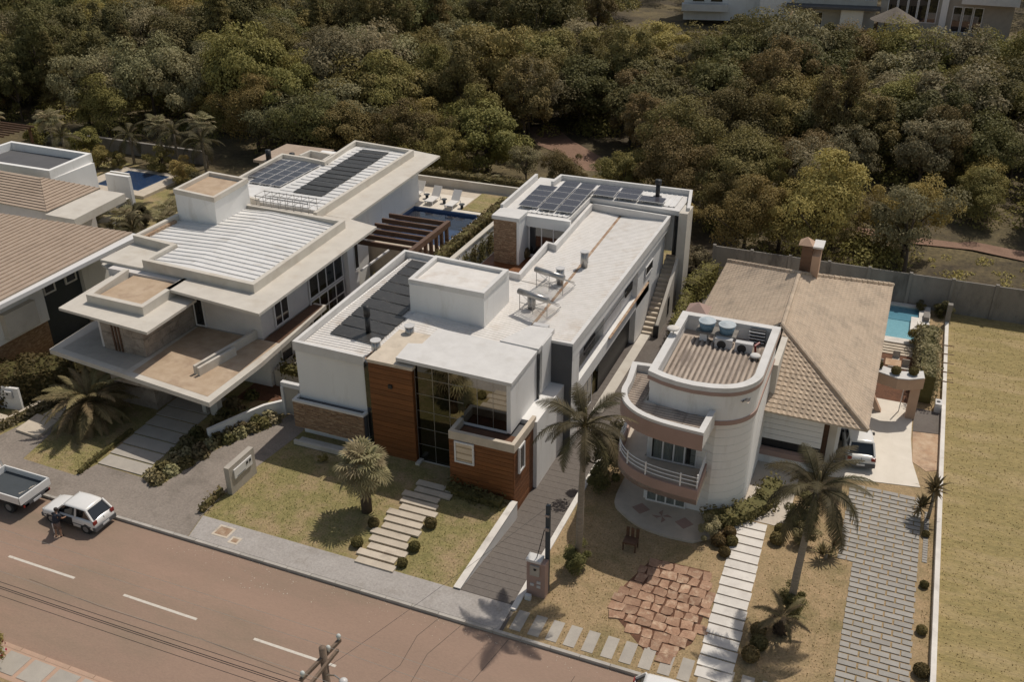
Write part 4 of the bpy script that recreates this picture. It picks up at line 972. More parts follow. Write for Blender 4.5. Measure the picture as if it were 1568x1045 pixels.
# smaller hip roof behind
tiled_plane(H0, (-52.3, 44.85, 5.2), (-52.5, 50.0, 5.2), (-55.88, 48.05, 6.2), (-55.88, 48.04, 6.2), 'tileB', .42, 0, arch=0, th=.07)
tiled_plane(H0, (-61, 45.1, 5.2), (-52.3, 44.85, 5.2), (-55.88, 48.04, 6.2), (-61, 48.2, 6.2), 'tileB', .42, 0, arch=0, th=.07)
q = MB(); q.box(-58, 45.3, -.1, -52.9, 49.4, 5.05); part('wall', q, M['creamwall'], H0)
q = MB(); q.prism([(-57.5, 49.9), (-50.2, 49.9), (-49.7, 44.6), (-52.2, 44.6), (-52.6, 49.4), (-57.5, 49.4)], 4.6, 5.15); part('eave_slab', q, M['cream'], H0)
# grey flat roof beyond and garden walls
q = MB(); q.box(-66, 50.2, -.1, -57.3, 54.5, 5.2); part('wall', q, M['white'], H0)
parapet(H0, [(-66, 50.2), (-57.3, 50.2), (-57.6, 54.7), (-66, 54.9)], .3, 5.2, 5.85, mt='white', closed=True)
q = MB(); q.box(-65.6, 50.5, 5.2, -57.6, 54.4, 5.3); part('roof_top', q, M['grey'], H0)
t = empty('garden_pavilion', (-53, 52, 0), 'low white flat-roofed pavilion between the tiled roof and the palms', 'pavilion')
q = MB(); q.box(-57, 52.2, -.1, -54.6, 54.2, 2.6); part('wall', q, M['white'], t)
q = MB(); q.box(-57.2, 52.0, 2.6, -54.4, 54.4, 2.75); part('roof_slab', q, M['cream'], t)
q = MB(); q.box(-57.5, 55.5, 0, -55.2, 55.8, 4.0); part('screen_wall', q, M['white'], t)
t = empty('swimming_pool', (-62, 63, 0), 'dark blue pool behind the tiled house at the left, with a white screen wall', 'swimming pool')
q = MB(); q.box(-66.5, 60.6, 0, -59.0, 66.4, .25); part('deck', q, M['slab'], t)
q = MB(); q.box(-65, 61.6, .25, -60.4, 65.6, .27); part('basin_floor', q, M['pooltile'], t)
q = MB(); q.add([(-65, 61.6, .32), (-60.4, 61.6, .32), (-60.4, 65.6, .32), (-65, 65.6, .32)], [(0,1,2,3)]); part('water', q, M['water'], t)
q = MB(); q.box(-62.6, 61.0, .25, -60.6, 61.2, 1.9); part('screen_wall', q, M['white'], t)
t = empty('rear_boundary_wall', (-70, 68, 0), 'shaded grey boundary wall behind the palms at the left', 'wall')
q = MB(); q.box(-82, 70.2, -.1, -60, 70.5, 1.3); part('wall_panel', q, M['concwall'], t)
t = empty('garden_pergola', (-82, 66, 0), 'dark timber slatted pergola at the far left edge before the woods', 'pergola')
for k in range(9):
    q = MB(); q.box(-84.5, 62.5+k*.6, 2.5, -77.5, 62.62+k*.6, 2.65); part('beam', q, M['dwood'], t)
for x in (-84, -78):
    for y in (62.6, 67.2): q = MB(); q.box(x-.1, y-.1, 0, x+.1, y+.1, 2.5); part('post', q, M['dwood'], t)
# white utility wall with the meter box by the hedge
t = empty('meter_wall', (-42, 30.5, 0), 'white free-standing wall with a small meter box at the left edge beside the hedge', 'wall')
q = MB(); q.prism([(-43.8, 31.0), (-41.75, 31.35), (-41.72, 31.2), (-43.8, 30.8)], -.1, 1.35); part('wall_panel', q, M['white'], t)
q = MB(); q.prism([(-42.45, 31.05), (-42.05, 31.11), (-42.02, 30.98), (-42.42, 30.92)], .75, 1.2); b1 = part('meter_box', q, M['lampgrey'], t)
q = MB(); q.prism([(-42.3, 30.95), (-42.2, 30.965), (-42.2, 30.93), (-42.3, 30.92)], 1.0, 1.1); part('meter_window', q, M['black'], b1)
q = MB(); q.box(-44.5, 29.9, -.1, -41.3, 30.3, .2); part('kerb_strip', q, M['slab'], t)
# pale kerb planter running back beside the landing slabs
t = empty('planter_kerb', (-41, 31, 0), 'pale straight planter kerb running back between hedge and landing slabs', 'kerb')
q = MB(); q.bar((-41.5, 29.6, .12), (-41.0, 33.6, .12), .25, .3); part('kerb_stone', q, M['slab'], t)
# sign wall in front of the modern house
t = empty('sign_wall', (-26.7, 30.2, 0), 'grey free-standing wall slab with a white letterbox plate beside the driveway', 'wall')
q = MB(); q.box(-26.78, 29.25, -.1, -26.5, 31.2, 1.5); part('wall_panel', q, M['slab_g'], t)
q = MB(); q.box(-26.49, 29.55, .75, -26.43, 30.9, 1.25); pl = part('letterbox_plate', q, M['frame'], t)
for y in (30.45, 30.68): q = MB(); q.box(-26.425, y, 1.02, -26.41, y+.12, 1.16); part('button_panel', q, M['black'], pl)
q = MB(); q.box(-26.42, 29.7, .8, -26.41, 30.35, .83); part('letter_slot', q, M['grey'], pl)
# service meter wall and drop pole between the two driveways
t = empty('meter_wall', (-10.9, 28.5, 0), 'brown meter wall with white cap and grey meter box at the foot of the dark pole', 'wall')
q = MB(); q.box(-11.15, 28.3, -.1, -10.35, 28.7, 1.75); part('wall_panel', q, M['mauve'], t)
q = MB(); q.box(-11.18, 28.27, 1.75, -10.55, 28.73, 1.87); part('cap', q, M['white2'], t)
q = MB(); q.box(-10.98, 28.2, 1.15, -10.58, 28.3, 1.65); b1 = part('meter_box', q, M['slab_g'], t)
q = MB(); q.cyl(-10.75, 28.19, 1.48, 1.54, .06, 10); part('meter_dial', q, M['black'], b1)
for (x, z) in ((-10.98, .55), (-10.7, .72), (-10.7, .5)): q = MB(); q.box(x, 28.26, z, x+.16, 28.3, z+.12); part('valve_box', q, M['lampgrey'], t)
q = MB(); q.box(-11.1, 27.95, 0, -10.85, 28.1, .25); part('letter_flap', q, M['white2'], t)
t = empty('service_pole', (-10.45, 28.75, 0), 'thin dark service pole rising behind the brown meter wall', 'pole')
q = MB(); q.box(-10.52, 28.72, -.1, -10.36, 28.88, 4.4); part('post', q, M['slate'], t)
q = MB(); q.box(-10.53, 28.65, 3.2, -10.35, 28.72, 3.35); q.box(-10.53, 28.65, 3.9, -10.35, 28.72, 4.0); part('bracket', q, M['steel'], t)
q = MB(); q.tube([(-10.8, 28.5, 1.85), (-10.75, 28.55, 2.1), (-10.56, 28.7, 3.2)], .02, 5); part('cable', q, M['black'], t)
# white retaining walls of the sunk driveway
t = empty('retaining_wall', (-14, 30, 0), 'white retaining wall stepping up between front lawn and sunk driveway', 'wall')
q = MB(); q.box(-14.06, 27.5, -1.0, -13.78, 33.75, .06); part('wall_panel', q, M['white2'], t)
q = MB(); q.box(-14.08, 27.45, .06, -13.76, 33.74, .10); part('coping', q, M['slab_w'], t)
t = empty('retaining_wall', (-11.2, 34, 0), 'low pale kerb wall between the sunk driveway and the balcony house garden', 'wall')
q = MB(); q.box(-11.42, 27.2, -1.0, -11.18, 41.0, .08); part('wall_panel', q, M['slab_w'], t)
q = MB(); q.box(-11.25, 41.0, -1.0, -11.05, 60.0, .25); part('wall_panel', q, M['cream'], t)

# ================================================================== RIGHT HOUSE (round tower, balconies, hip tile roof)
H3 = empty('balcony_house', (-4, 45, 0), 'white house with round tower, curved mauve balconies and sand-coloured hip tile roof', 'house')
def arc(cx, cy, r, a0, a1, n, ry=None):
    ry = ry or r
    return [(cx+r*math.cos(R(a0+(a1-a0)*i/n)), cy+ry*math.sin(R(a0+(a1-a0)*i/n))) for i in range(n+1)]
# tower footprint: straight left, bowed front, rounded right corner
front = [(-8.6, 36.15), (-7.9, 35.85), (-7.2, 35.68), (-6.5, 35.62), (-5.75, 35.7)]
corner = arc(-5.9, 37.75, 2.02, -85, 5, 12)
tfoot = front+corner[1:]+[(-3.88, 42.5), (-8.6, 42.5)]
lower = [(-5.78, 36.2)]+[(x, y) for x, y in arc(-5.9, 37.9, 1.9, -75, 5, 12)]+[(-4.0, 42.4), (-8.4, 42.4), (-8.4, 36.25)]
q = MB(); q.prism(lower, -.1, 5.1); part('tower_wall', q, M['white'], H3)
for k in range(1, 12):   # horizontal render grooves around the tower as slightly proud bands
    pass
q = MB()
for k in range(12):
    z = .15+k*.42
    q.ring(inset(lower, -.018), .03, z, z+.405)
part('render_band', q, M['white'], H3)
q = MB(); q.prism(inset(tfoot, .1), 5.1, 6.15); part('tower_wall', q, M['white'], H3)
q = MB(); q.ring(inset(tfoot, .06), .1, 5.1, 5.32); part('brown_band', q, M['mauve'], H3)
q = MB(); q.ring(inset(tfoot, .08), .22, 6.15, 6.78); part('parapet', q, M['white'], H3)
q = MB(); q.ring(tfoot, .36, 6.78, 7.0); part('coping', q, M['white2'], H3)
q = MB(); q.ring(inset(tfoot, -.012), .03, 6.60, 6.78); part('coping_band', q, M['mauve'], H3)
# corrugated terrace roof
part('roof_sheet', corr(-8.25, -4.2, 36.35, 41.2, lambda x, y: 6.2+.02*(y-36), .24, .10, along='y', shape='wave'), M['corr_old'], H3, True)
q = MB(); q.box(-8.3, 41.3, 6.15, -4.2, 42.2, 6.2); part('roof_sheet', q, M['corr_old'], H3)
q = MB(); q.box(-5.2, 41.9, 6.2, -4.5, 42.2, 6.9); part('louvre_panel', q, M['black'], H3)
q = MB()
for k in range(4): q.box(-5.25, 41.84, 6.28+k*.17, -4.5, 41.9, 6.32+k*.17)
part('louvre', q, M['frame'], H3)
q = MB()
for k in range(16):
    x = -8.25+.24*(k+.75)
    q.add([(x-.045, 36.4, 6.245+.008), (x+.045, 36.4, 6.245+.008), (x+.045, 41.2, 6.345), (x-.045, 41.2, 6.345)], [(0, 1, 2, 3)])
part('valley_strip', q, M['valley'], H3)
# balconies
bal = [(-9.95, 38.6), (-9.75, 37.0), (-9.69, 35.96), (-9.3, 35.05), (-8.5, 34.35), (-7.3, 33.98), (-5.55, 33.85)]
def smooth(pts, n=4):
    out = []
    for i in range(len(pts)-1):
        p0 = Vector(pts[max(0, i-1)]); p1 = Vector(pts[i]); p2 = Vector(pts[i+1]); p3 = Vector(pts[min(len(pts)-1, i+2)])
        for k in range(n):
            t = k/n; v = .5*((2*p1)+(-p0+p2)*t+(2*p0-5*p1+4*p2-p3)*t*t+(-p0+3*p1-3*p2+p3)*t**3); out.append((v.x, v.y))
    return out+[pts[-1]]
bs = smooth(bal)
rf = bs+[(-5.48, 35.9)]
parapet(H3, [(-8.6, 38.75), (-9.95, 38.6)]+bs[1:]+[(-5.45, 35.75)], .26, 5.1, 5.9, mt='white2', side=1, nm='balcony_roof_parapet')
q = MB()
for i in range(len(bs)-1):
    a, b = Vector(bs[i]), Vector(bs[i+1]); d = (b-a).normalized(); n = Vector((d.y, -d.x))*.015
    q.add([(a.x+n.x, a.y+n.y, 5.0), (b.x+n.x, b.y+n.y, 5.0), (b.x+n.x, b.y+n.y, 5.76), (a.x+n.x, a.y+n.y, 5.76), (a.x, a.y, 5.0), (b.x, b.y, 5.0), (b.x, b.y, 5.76), (a.x, a.y, 5.76)], [(0,1,2,3),(3,2,6,7),(0,4,5,1)])
part('mauve_fascia', q, M['mauve'], H3)
q = MB(); q.prism(inset(bs+[(-5.5, 36.2), (-8.5, 36.3), (-8.5, 38.6)], .1), 5.02, 5.45); part('balcony_roof', q, M['cream'], H3)
q = corr(-9.5, -5.75, 34.3, 36.2, lambda x, y: 5.5, .2, .05, along='x', shape='wave')
q.v = [v for v in q.v]
# corrugated sheet trimmed to the curved outline: strips
def inx(y):   # left limit of curve at depth y
    pts = bs; best = None
    for i in range(len(pts)-1):
        (x0, y0), (x1, y1) = pts[i], pts[i+1]
        if (y0-y)*(y1-y) <= 0 and abs(y1-y0) > 1e-6: best = x0+(x1-x0)*(y-y0)/(y1-y0)
    return best
q = MB(); y = 34.12
while y < 38.3:
    xl = inx(y); xl1 = inx(min(y+.2, 38.5))
    if xl and xl1:
        xr = -5.78 if y < 35.6 else (-6.2 if y < 35.75 else -8.68)
        xa = max(xl, xl1)+.28
        for (u0, u1, h0, h1) in ((0, .05, 0, .05), (.05, .1, .05, .05), (.1, .15, .05, 0), (.15, .2, 0, 0)):
            if xa < xr: q.add([(xa, y+u0, 5.5+h0), (xr, y+u0, 5.5+h0), (xr, y+u1, 5.5+h1), (xa, y+u1, 5.5+h1)], [(0, 1, 2, 3)])
    y += .2
part('roof_sheet', q, M['corr_old'], H3)
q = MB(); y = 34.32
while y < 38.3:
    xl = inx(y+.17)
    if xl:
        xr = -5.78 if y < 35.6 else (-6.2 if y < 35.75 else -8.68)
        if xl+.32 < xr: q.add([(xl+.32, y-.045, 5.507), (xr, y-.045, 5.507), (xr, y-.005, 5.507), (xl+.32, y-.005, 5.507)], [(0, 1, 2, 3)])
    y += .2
part('valley_strip', q, M['valley'], H3)
# lower balcony: floor, band, rail
q = MB(); q.prism(bs+[(-5.6, 36.25), (-8.5, 36.3), (-8.5, 38.6)], 2.2, 2.45); part('balcony_slab', q, M['beigefloor'], H3)
parapet(H3, bs+[(-5.62, 36.0)], .14, 2.2, 2.95, mt='mauve', side=1, nm='balcony_band')
q = MB(); n = len(bs)
rail = [Vector((x, y, 0)) for x, y in inset(bs+[(-5.62, 36.0), (-9, 37.5)], .07)[:n+1]]
for z in (3.15, 3.35, 3.55): q.tube([(p.x, p.y, z) for p in rail], .025, 5)
ro = part('railing', q, M['frame'], H3)
for i in range(2, n, 4): q = MB(); p = rail[i]; q.box(p.x-.03, p.y-.03, 2.95, p.x+.03, p.y+.03, 3.62); part('baluster', q, M['frame'], ro)
q = MB(); q.box(-5.66, 34.0, 2.95, -5.6, 34.06, 3.65); part('baluster', q, M['frame'], ro)
# patio with inlaid diamonds
q = MB(); q.prism(smooth([(-9.7, 37.6), (-9.6, 35.5), (-8.87, 34.67), (-7.95, 34.15), (-6.77, 33.95), (-5.55, 34.0)])+[(-4.9, 34.6), (-5.4, 36.3), (-8.4, 36.3), (-8.4, 37.8)], -.1, .12); struct('patio', q, M['beigefloor'])
PX_ = MB()
def diamond(cx, cy, r, rot, c=False):
    q = MB()
    if not c: q.prism([(cx+r*math.cos(R(rot+90*k)), cy+r*math.sin(R(rot+90*k))) for k in range(4)], .12, .126)
    else:
        for k in range(4):
            a = R(rot+90*k); b2 = R(rot+90*k+38); q.prism([(cx, cy), (cx+r*math.cos(a), cy+r*math.sin(a)), (cx+r*.62*math.cos(b2), cy+r*.62*math.sin(b2))], .12, .126)
    return q
for i, (x, y, c) in enumerate(((-8.3, 35.4, 0), (-7.25, 35.2, 1), (-6.2, 35.1, 0))):
    o = part('floor_inlay', diamond(x, y, .42 if not c else .48, 8, c), M['mauve']); o['kind'] = 'structure'
# windows of the tower rooms
window(H3, 'f', 36.2, -8.25, -6.1, 2.5, 4.75, 4, 1, 'glass', .08, .08, curtain=[(-8.1, -7.25, 'curtain'), (-7.2, -6.6, 'curtain')], label='balcony door with white curtains half drawn')
window(H3, 'f', 36.2, -8.3, -6.4, .12, 2.1, 4, 1, 'glass', .08, .08, curtain=[(-8.2, -6.5, 'curtain')], label='patio door with closed white curtains')
# roof-top water tanks and outdoor units
for i, (x, y) in enumerate(((-7.15, 41.3), (-6.2, 41.25))):
    t = empty('water_tank', (x, y, 6.9), ['left one of two round blue water tanks on the roof terrace wall', 'right one of two round blue water tanks on the roof terrace wall'][i], 'water tank', 'round blue water tanks on the tower roof')
    q = MB(); q.cyl(x, y, 6.85, 7.25, .31, 20, .39); part('tank_body', q, M['bluetank'], t, True)
    q = MB(); q.cyl(x, y, 7.25, 7.30, .41, 20); q.cyl(x, y, 7.30, 7.38, .34, 20, .10); part('lid', q, M['tanklid'], t)
t = empty('tank_stand', (-6.7, 41.3, 6.2), 'white block stand carrying the two blue water tanks', 'stand')
q = MB(); q.box(-7.6, 40.9, 6.75, -5.7, 41.7, 6.85); part('shelf', q, M['concwall'], t)
for x in (-7.4, -6.75): q = MB(); q.box(x, 41.0, 6.15, x+.35, 41.6, 6.75); part('leg', q, M['white'], t)
for i, (x, y) in enumerate(((-6.2, 40.75), (-5.25, 40.7))):
    t = empty('air_conditioner', (x, y, 6.25), ['left outdoor air-conditioning unit below the water tanks', 'right outdoor air-conditioning unit with red pipe beside it'][i], 'air conditioner', 'outdoor units on the tower roof')
    q = MB(); q.box(x-.4, y-.15, 6.25, x+.4, y+.15, 6.8); part('casing', q, M['lampgrey'], t)
    q = MB(); q.tube([(x-.08, y-.155, 6.52), (x-.08, y-.17, 6.52)], .21, 16); part('fan_grille', q, M['black'], t)
    q = MB(); q.box(x-.35, y-.12, 6.17, x-.28, y+.12, 6.25); q.box(x+.28, y-.12, 6.17, x+.35, y+.12, 6.25); part('foot', q, M['steel'], t)
q = MB(); q.tube([(-4.7, 40.7, 6.3), (-4.75, 40.65, 6.75), (-4.6, 40.9, 6.8)], .06, 8); part('red_pipe', q, M['redlamp'], H3)
t = empty('satellite_dish', (-4.7, 40.2, 6.4), 'small white satellite dish lying by the right wall of the roof terrace', 'satellite dish')
q = MB(); q.ball((-4.62, 40.15, 6.5), .26, 12, 6, .35); part('dish', q, M['white2'], t, True)
q = MB(); q.tube([(-4.62, 40.15, 6.2), (-4.62, 40.15, 6.5)], .03, 6); part('mount', q, M['steel'], t)
t = empty('satellite_dish', (-8.3, 39.6, 7), 'small satellite dish on the left parapet of the round tower terrace', 'satellite dish')
q = MB(); q.ball((-8.45, 39.9, 7.3), .3, 12, 6, .3); part('dish', q, M['slab_w'], t, True)
q = MB(); q.tube([(-8.4, 39.8, 6.9), (-8.45, 39.9, 7.3)], .03, 6); part('mount', q, M['steel'], t)
# small chimney cap left of the terrace
q = MB(); q.box(-8.35, 42.6, 5.2, -7.55, 43.4, 6.9); part('chimney_stub', q, M['mauve'], H3)
q = MB(); q.add([(-8.5, 42.45, 6.95), (-7.4, 42.45, 6.95), (-7.4, 43.55, 6.95), (-8.5, 43.55, 6.95), (-7.95, 43, 7.35)], [(0,1,4),(1,2,4),(2,3,4),(3,0,4),(3,2,1,0)]); part('chimney_cap', q, M['mauve'], H3)
# house body
q = MB(); q.box(-8.6, 42.4, -.1, -.45, 58.6, 3.0); part('wall', q, M['white'], H3)
q = MB()
for k in range(6): q.box(-4.0, 41.72, 1.25+k*.3, -1.2, 41.78, 1.53+k*.3)
part('front_wall_band', q, M['white'], H3)
q = MB(); q.box(-4.0, 41.78, 1.25, -1.2, 42.0, 3.05); part('front_wall', q, M['white'], H3)
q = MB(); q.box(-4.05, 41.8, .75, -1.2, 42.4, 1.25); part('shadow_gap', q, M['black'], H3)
q = MB(); q.box(-4.1, 41.35, .5, -1.2, 41.7, .8); part('planter_band', q, M['mauve'], H3)
q = MB(); q.box(-4.0, 41.45, -.1, -1.25, 41.9, .5); part('planter_wall', q, M['white'], H3)
q = MB(); q.box(-.95, 42.3, -.1, -.6, 42.8, 3.0); part('porch_column', q, M['cream'], H3)
q = MB(); q.box(-1.25, 42.35, 0, -.96, 42.5, 3.0); part('dark_pier', q, M['dwood'], H3)
# hip roof, eaves at z=3.1
ez, rz = 3.15, 5.45
ew, ee, ef, eb = -9.15, .75, 41.05, 58.4
r0, r1 = (-4.12, 45.75, rz), (-4.25, 52.75, rz)
tiled_plane(H3, (-9.15, 42.5, ez), (-9.2, eb, ez), r1, (-4.15, 46.4, rz-.0), 'tileA', .34, .26)
tiled_plane(H3, (ee, ef, ez), (ee+.1, eb, ez), r1, r0, 'tileA', .34, .26)
tiled_plane(H3, (-9.2, eb, ez), (ee+.1, eb, ez), r1, r1, 'tileA', .34, .26)
# front slope: each tile by itself
tiled_plane(H3, (-4.05, ef, ez), (ee, ef, ez), (-3.95, 45.65, rz-.03), (-4.05, 45.65, rz-.03), 'tileA', .36, .27, individual=True)
def ridge(root, p, qn, n):
    p, qn = Vector(p), Vector(qn); d = (qn-p).normalized()
    b = MB(); L = (qn-p).length/n
    for i in range(n):
        a = p+(qn-p)*i/n; c = p+(qn-p)*(i+1.15)/n; b = MB()
        b.tube([a, c], .10, 8, .135); part('ridge_tile', b, M['tileA'], root)
ridge(H3, (-4.12, 45.75, rz+.05), (-4.25, 52.75, rz+.05), 17)
ridge(H3, (ee, ef, ez+.08), (-4.12, 45.75, rz+.05), 18)
ridge(H3, (ee+.1, eb, ez+.08), (-4.25, 52.75, rz+.05), 17)
ridge(H3, (-9.2, eb, ez+.08), (-4.25, 52.75, rz+.05), 17)
q = MB(); q.box(-4.02, 42.0, 3.3, -3.72, 46.2, 5.2); part('flank_wall', q, M['cream'], H3)
# chimney with dark and salmon faces
q = MB(); q.box(-4.35, 53.3, 3.5, -3.75, 54.3, 6.9); part('chimney', q, M['dwood'], H3)
q = MB(); q.add([(-3.74, 53.3, 3.5), (-3.3, 53.3, 3.5), (-3.3, 54.3, 3.5), (-3.74, 54.3, 3.5), (-3.74, 53.3, 6.4), (-3.3, 53.3, 6.4), (-3.3, 54.3, 6.9), (-3.74, 54.3, 6.9)], [(0,3,2,1),(4,5,6,7),(0,1,5,4),(1,2,6,5),(2,3,7,6),(3,0,4,7)]); part('chimney_side', q, M['salmon'], H3)
q = MB(); q.add([(-4.55, 53.15, 7.0), (-3.75, 53.15, 7.0), (-3.75, 54.1, 7.0), (-4.55, 54.1, 7.0), (-4.15, 53.6, 7.4)], [(0,1,4),(1,2,4),(2,3,4),(3,0,4),(3,2,1,0)]); part('chimney_cap', q, M['salmon'], H3)
q = MB(); q.box(-3.76, 53.2, 6.9, -3.2, 54.4, 7.0); part('chimney_coping', q, M['white2'], H3)
# pool at the side
t = empty('swimming_pool', (1.7, 61, 0), 'light blue swimming pool with white coping beside the sand-coloured tile roof', 'swimming pool')
q = MB(); q.box(.2, 56.7, .0, 3.4, 57.4, .25)
q.box(2.75, 57.4, .0, 3.4, 62.65, .25); q.box(.2, 62.3, .0, 2.75, 62.65, .25); part('coping', q, M['slab_w'], t)
q = MB(); q.box(-1.0, 57.4, .0, 2.75, 62.3, .03); part('basin_floor', q, M['pooltile_l'], t)
q = MB(); q.box(-1.0, 60.4, .03, 2.75, 62.3, .06); part('deep_end', q, M['pooltile_m'], t)
q = MB(); q.add([(-1.0, 57.4, .16), (2.75, 57.4, .16), (2.75, 62.3, .16), (-1.0, 62.3, .16)], [(0,1,2,3)]); part('water', q, M['water_l'], t)
q = MB(); q.box(2.3, 58.6, .03, 2.76, 60.6, .32); part('pool_bench', q, M['slab_w'], t)
q = MB(); q.box(3.0, 60.3, .25, 3.35, 61.2, .55); part('planter', q, M['concwall'], t)
for k in range(4):
    q = MB(); q.box(.5, 55.5+k*.27, .0, 2.6, 55.73+k*.27, .06+.05*k); o = part('pool_step', q, M['slab'], t)
# terracotta yard with garden furniture, arch wall with three pots
q = MB(); q.box(0.2, 49.8, -.1, 2.75, 55.5, .02); struct('terracotta_yard', q, M['soil'])
A3 = empty('arch_wall', (2, 49, 0), 'salmon portal wall with a white top carrying three clipped plants, beside the tile roof', 'portal')
pts = [(.3, 48.3), (1.0, 48.05), (1.8, 47.75), (2.35, 47.85), (3.1, 48.3), (3.0, 49.1), (2.3, 48.75), (1.75, 48.6), (1.0, 48.9), (.3, 49.1)]
q = MB(); q.prism(pts, 1.95, 2.55); part('beam', q, M['salmon'], A3)
q = MB(); q.prism(inset(pts[::1], .02), 2.552, 2.6); part('beam_top', q, M['white2'], A3)
q = MB(); q.box(2.55, 48.3, -.1, 3.0, 49.0, 1.95); part('pier', q, M['salmon'], A3)
q = MB(); q.add([(.0, 48.4, 1.9), (.3, 48.4, 1.9), (1.35, 48.4, 0), (1.05, 48.4, 0), (.0, 48.75, 1.9), (.3, 48.75, 1.9), (1.35, 48.75, 0), (1.05, 48.75, 0)], [(0,1,2,3),(7,6,5,4),(0,4,5,1),(1,5,6,2),(2,6,7,3),(3,7,4,0)]); part('brace', q, M['salmon'], A3)
q = MB(); q.tube([(2.2, 48.9, 0), (2.25, 48.9, 1.95)], .03, 6); part('downpipe', q, M['frame'], A3)
t = empty('garden_table', (1.6, 53.2, 0), 'small stone garden table with seats in the terracotta yard', 'table')
q = MB(); q.box(1.15, 52.8, .6, 2.0, 53.6, .68); part('table_top', q, M['dirt'], t)
q = MB(); q.cyl(1.57, 53.2, 0, .6, .12, 8); part('leg', q, M['dirt'], t)
for i, (x, y) in enumerate(((.85, 52.9), (2.25, 53.3), (1.5, 52.2), (1.7, 54.2))):
    s = empty('garden_chair', (x, y, 0), ['pale chair left of the small garden table', 'pale chair right of the small garden table', 'pale chair on the near side of the small garden table', 'pale chair on the far side of the small garden table'][i], 'chair', 'chairs in the terracotta yard')
    q = MB(); q.box(x-.2, y-.2, .38, x+.2, y+.2, .43); part('seat', q, M['cream'], s)
    q = MB(); q.box(x-.2, y+.17, .43, x+.2, y+.21, .85); part('backrest', q, M['cream'], s)
    for dx in (-.17, .17):
        for dy in (-.17, .17): q = MB(); q.box(x+dx-.02, y+dy-.02, 0, x+dx+.02, y+dy+.02, .38); part('leg', q, M['cream'], s)
# barbecue bench under the tree by the patio
t = empty('rustic_bench', (-8.0, 32.6, 0), 'small rustic seat standing in the shade before the round patio', 'chair')
q = MB(); q.box(-8.3, 32.4, .4, -7.7, 32.9, .46); part('seat', q, M['dwood'], t)
for k in range(3): q = MB(); q.box(-8.28+k*.22, 32.88, .46, -8.14+k*.22, 32.92, .95); part('back_slat', q, M['dwood'], t)
for dx in (-.27, .27):
    for dy in (-.2, .2): q = MB(); q.box(-8+dx-.03, 32.65+dy-.03, 0, -8+dx+.03, 32.65+dy+.03, .4); part('leg', q, M['dwood'], t)
# lot walls
t = empty('side_wall', (4.4, 42, 0), 'long low white wall between the right garden and the empty grass lot', 'wall')
q = MB(); q.box(4.3, 25.99, -.1, 4.5, 60.6, .33); part('wall_panel', q, M['slab_w'], t)
q = MB(); q.box(4.26, 60.6, -.1, 4.54, 60.95, 1.5); part('end_post', q, M['concwall'], t)
for k in range(5): q = MB(); q.tube([(4.0, 52.6+k*1.15, .36), (4.85, 52.6+k*1.15, .36)], .03, 5); part('steel_rod', q, M['rust'], t)
t = empty('wall_box', (4.1, 49.8, 0), 'small white box with round vent attached to the side wall', 'utility box')
q = MB(); q.box(3.95, 49.5, 0, 4.28, 50.1, .55); part('casing', q, M['white2'], t)
q = MB(); q.cyl(4.1, 49.8, .55, .57, .1, 12); part('vent', q, M['black'], t)
RW = empty('precast_rear_wall', (20, 62.8, 0), 'long weathered precast concrete wall with slim posts along the edge of the woods', 'wall')
b = MB(); b.box(0, -.05, -.1, 2.42, .05, 2.3); pm = mesh_of(b, 'wall_panel', M['concwall'])
b = MB(); b.box(-.1, -.13, -.1, .1, .09, 2.4); pp = mesh_of(b, 'wall_post', M['concwall'])
for i in range(24):
    put('wall_post', pp, RW, (-10.9+i*2.55-20, 0, 0)); put('wall_panel', pm, RW, (-10.9+i*2.55+.065-20, 0, 0))
# clothes line and items in the side yard behind the middle house
t = empty('clothes_airer', (-11.3, 60.4, 0), 'folding clothes airer with pale blue towels behind the staircase of the modern house', 'clothes airer')
q = MB()
for x in (-11.75, -11.0): q.tube([(x, 59.9, 0), (x, 61.0, 1.15)], .02, 5); q.tube([(x, 61.0, 0), (x, 59.9, 1.15)], .02, 5)
for y in (59.9, 60.45, 61.0): q.tube([(-11.75, y, 1.15 if y != 60.45 else .9), (-11.0, y, 1.15 if y != 60.45 else .9)], .012, 4)
part('airer_frame', q, M['steel'], t)
for x in (-11.6, -11.25):
    q = MB(); q.add([(x, 59.85, .3), (x, 59.9, 1.16), (x+.22, 59.9, 1.16), (x+.22, 59.85, .3), (x, 60.2, .45), (x+.22, 60.2, .45)], [(0,3,2,1),(1,2,5,4)]); part('towel', q, M['tanklid'], t)

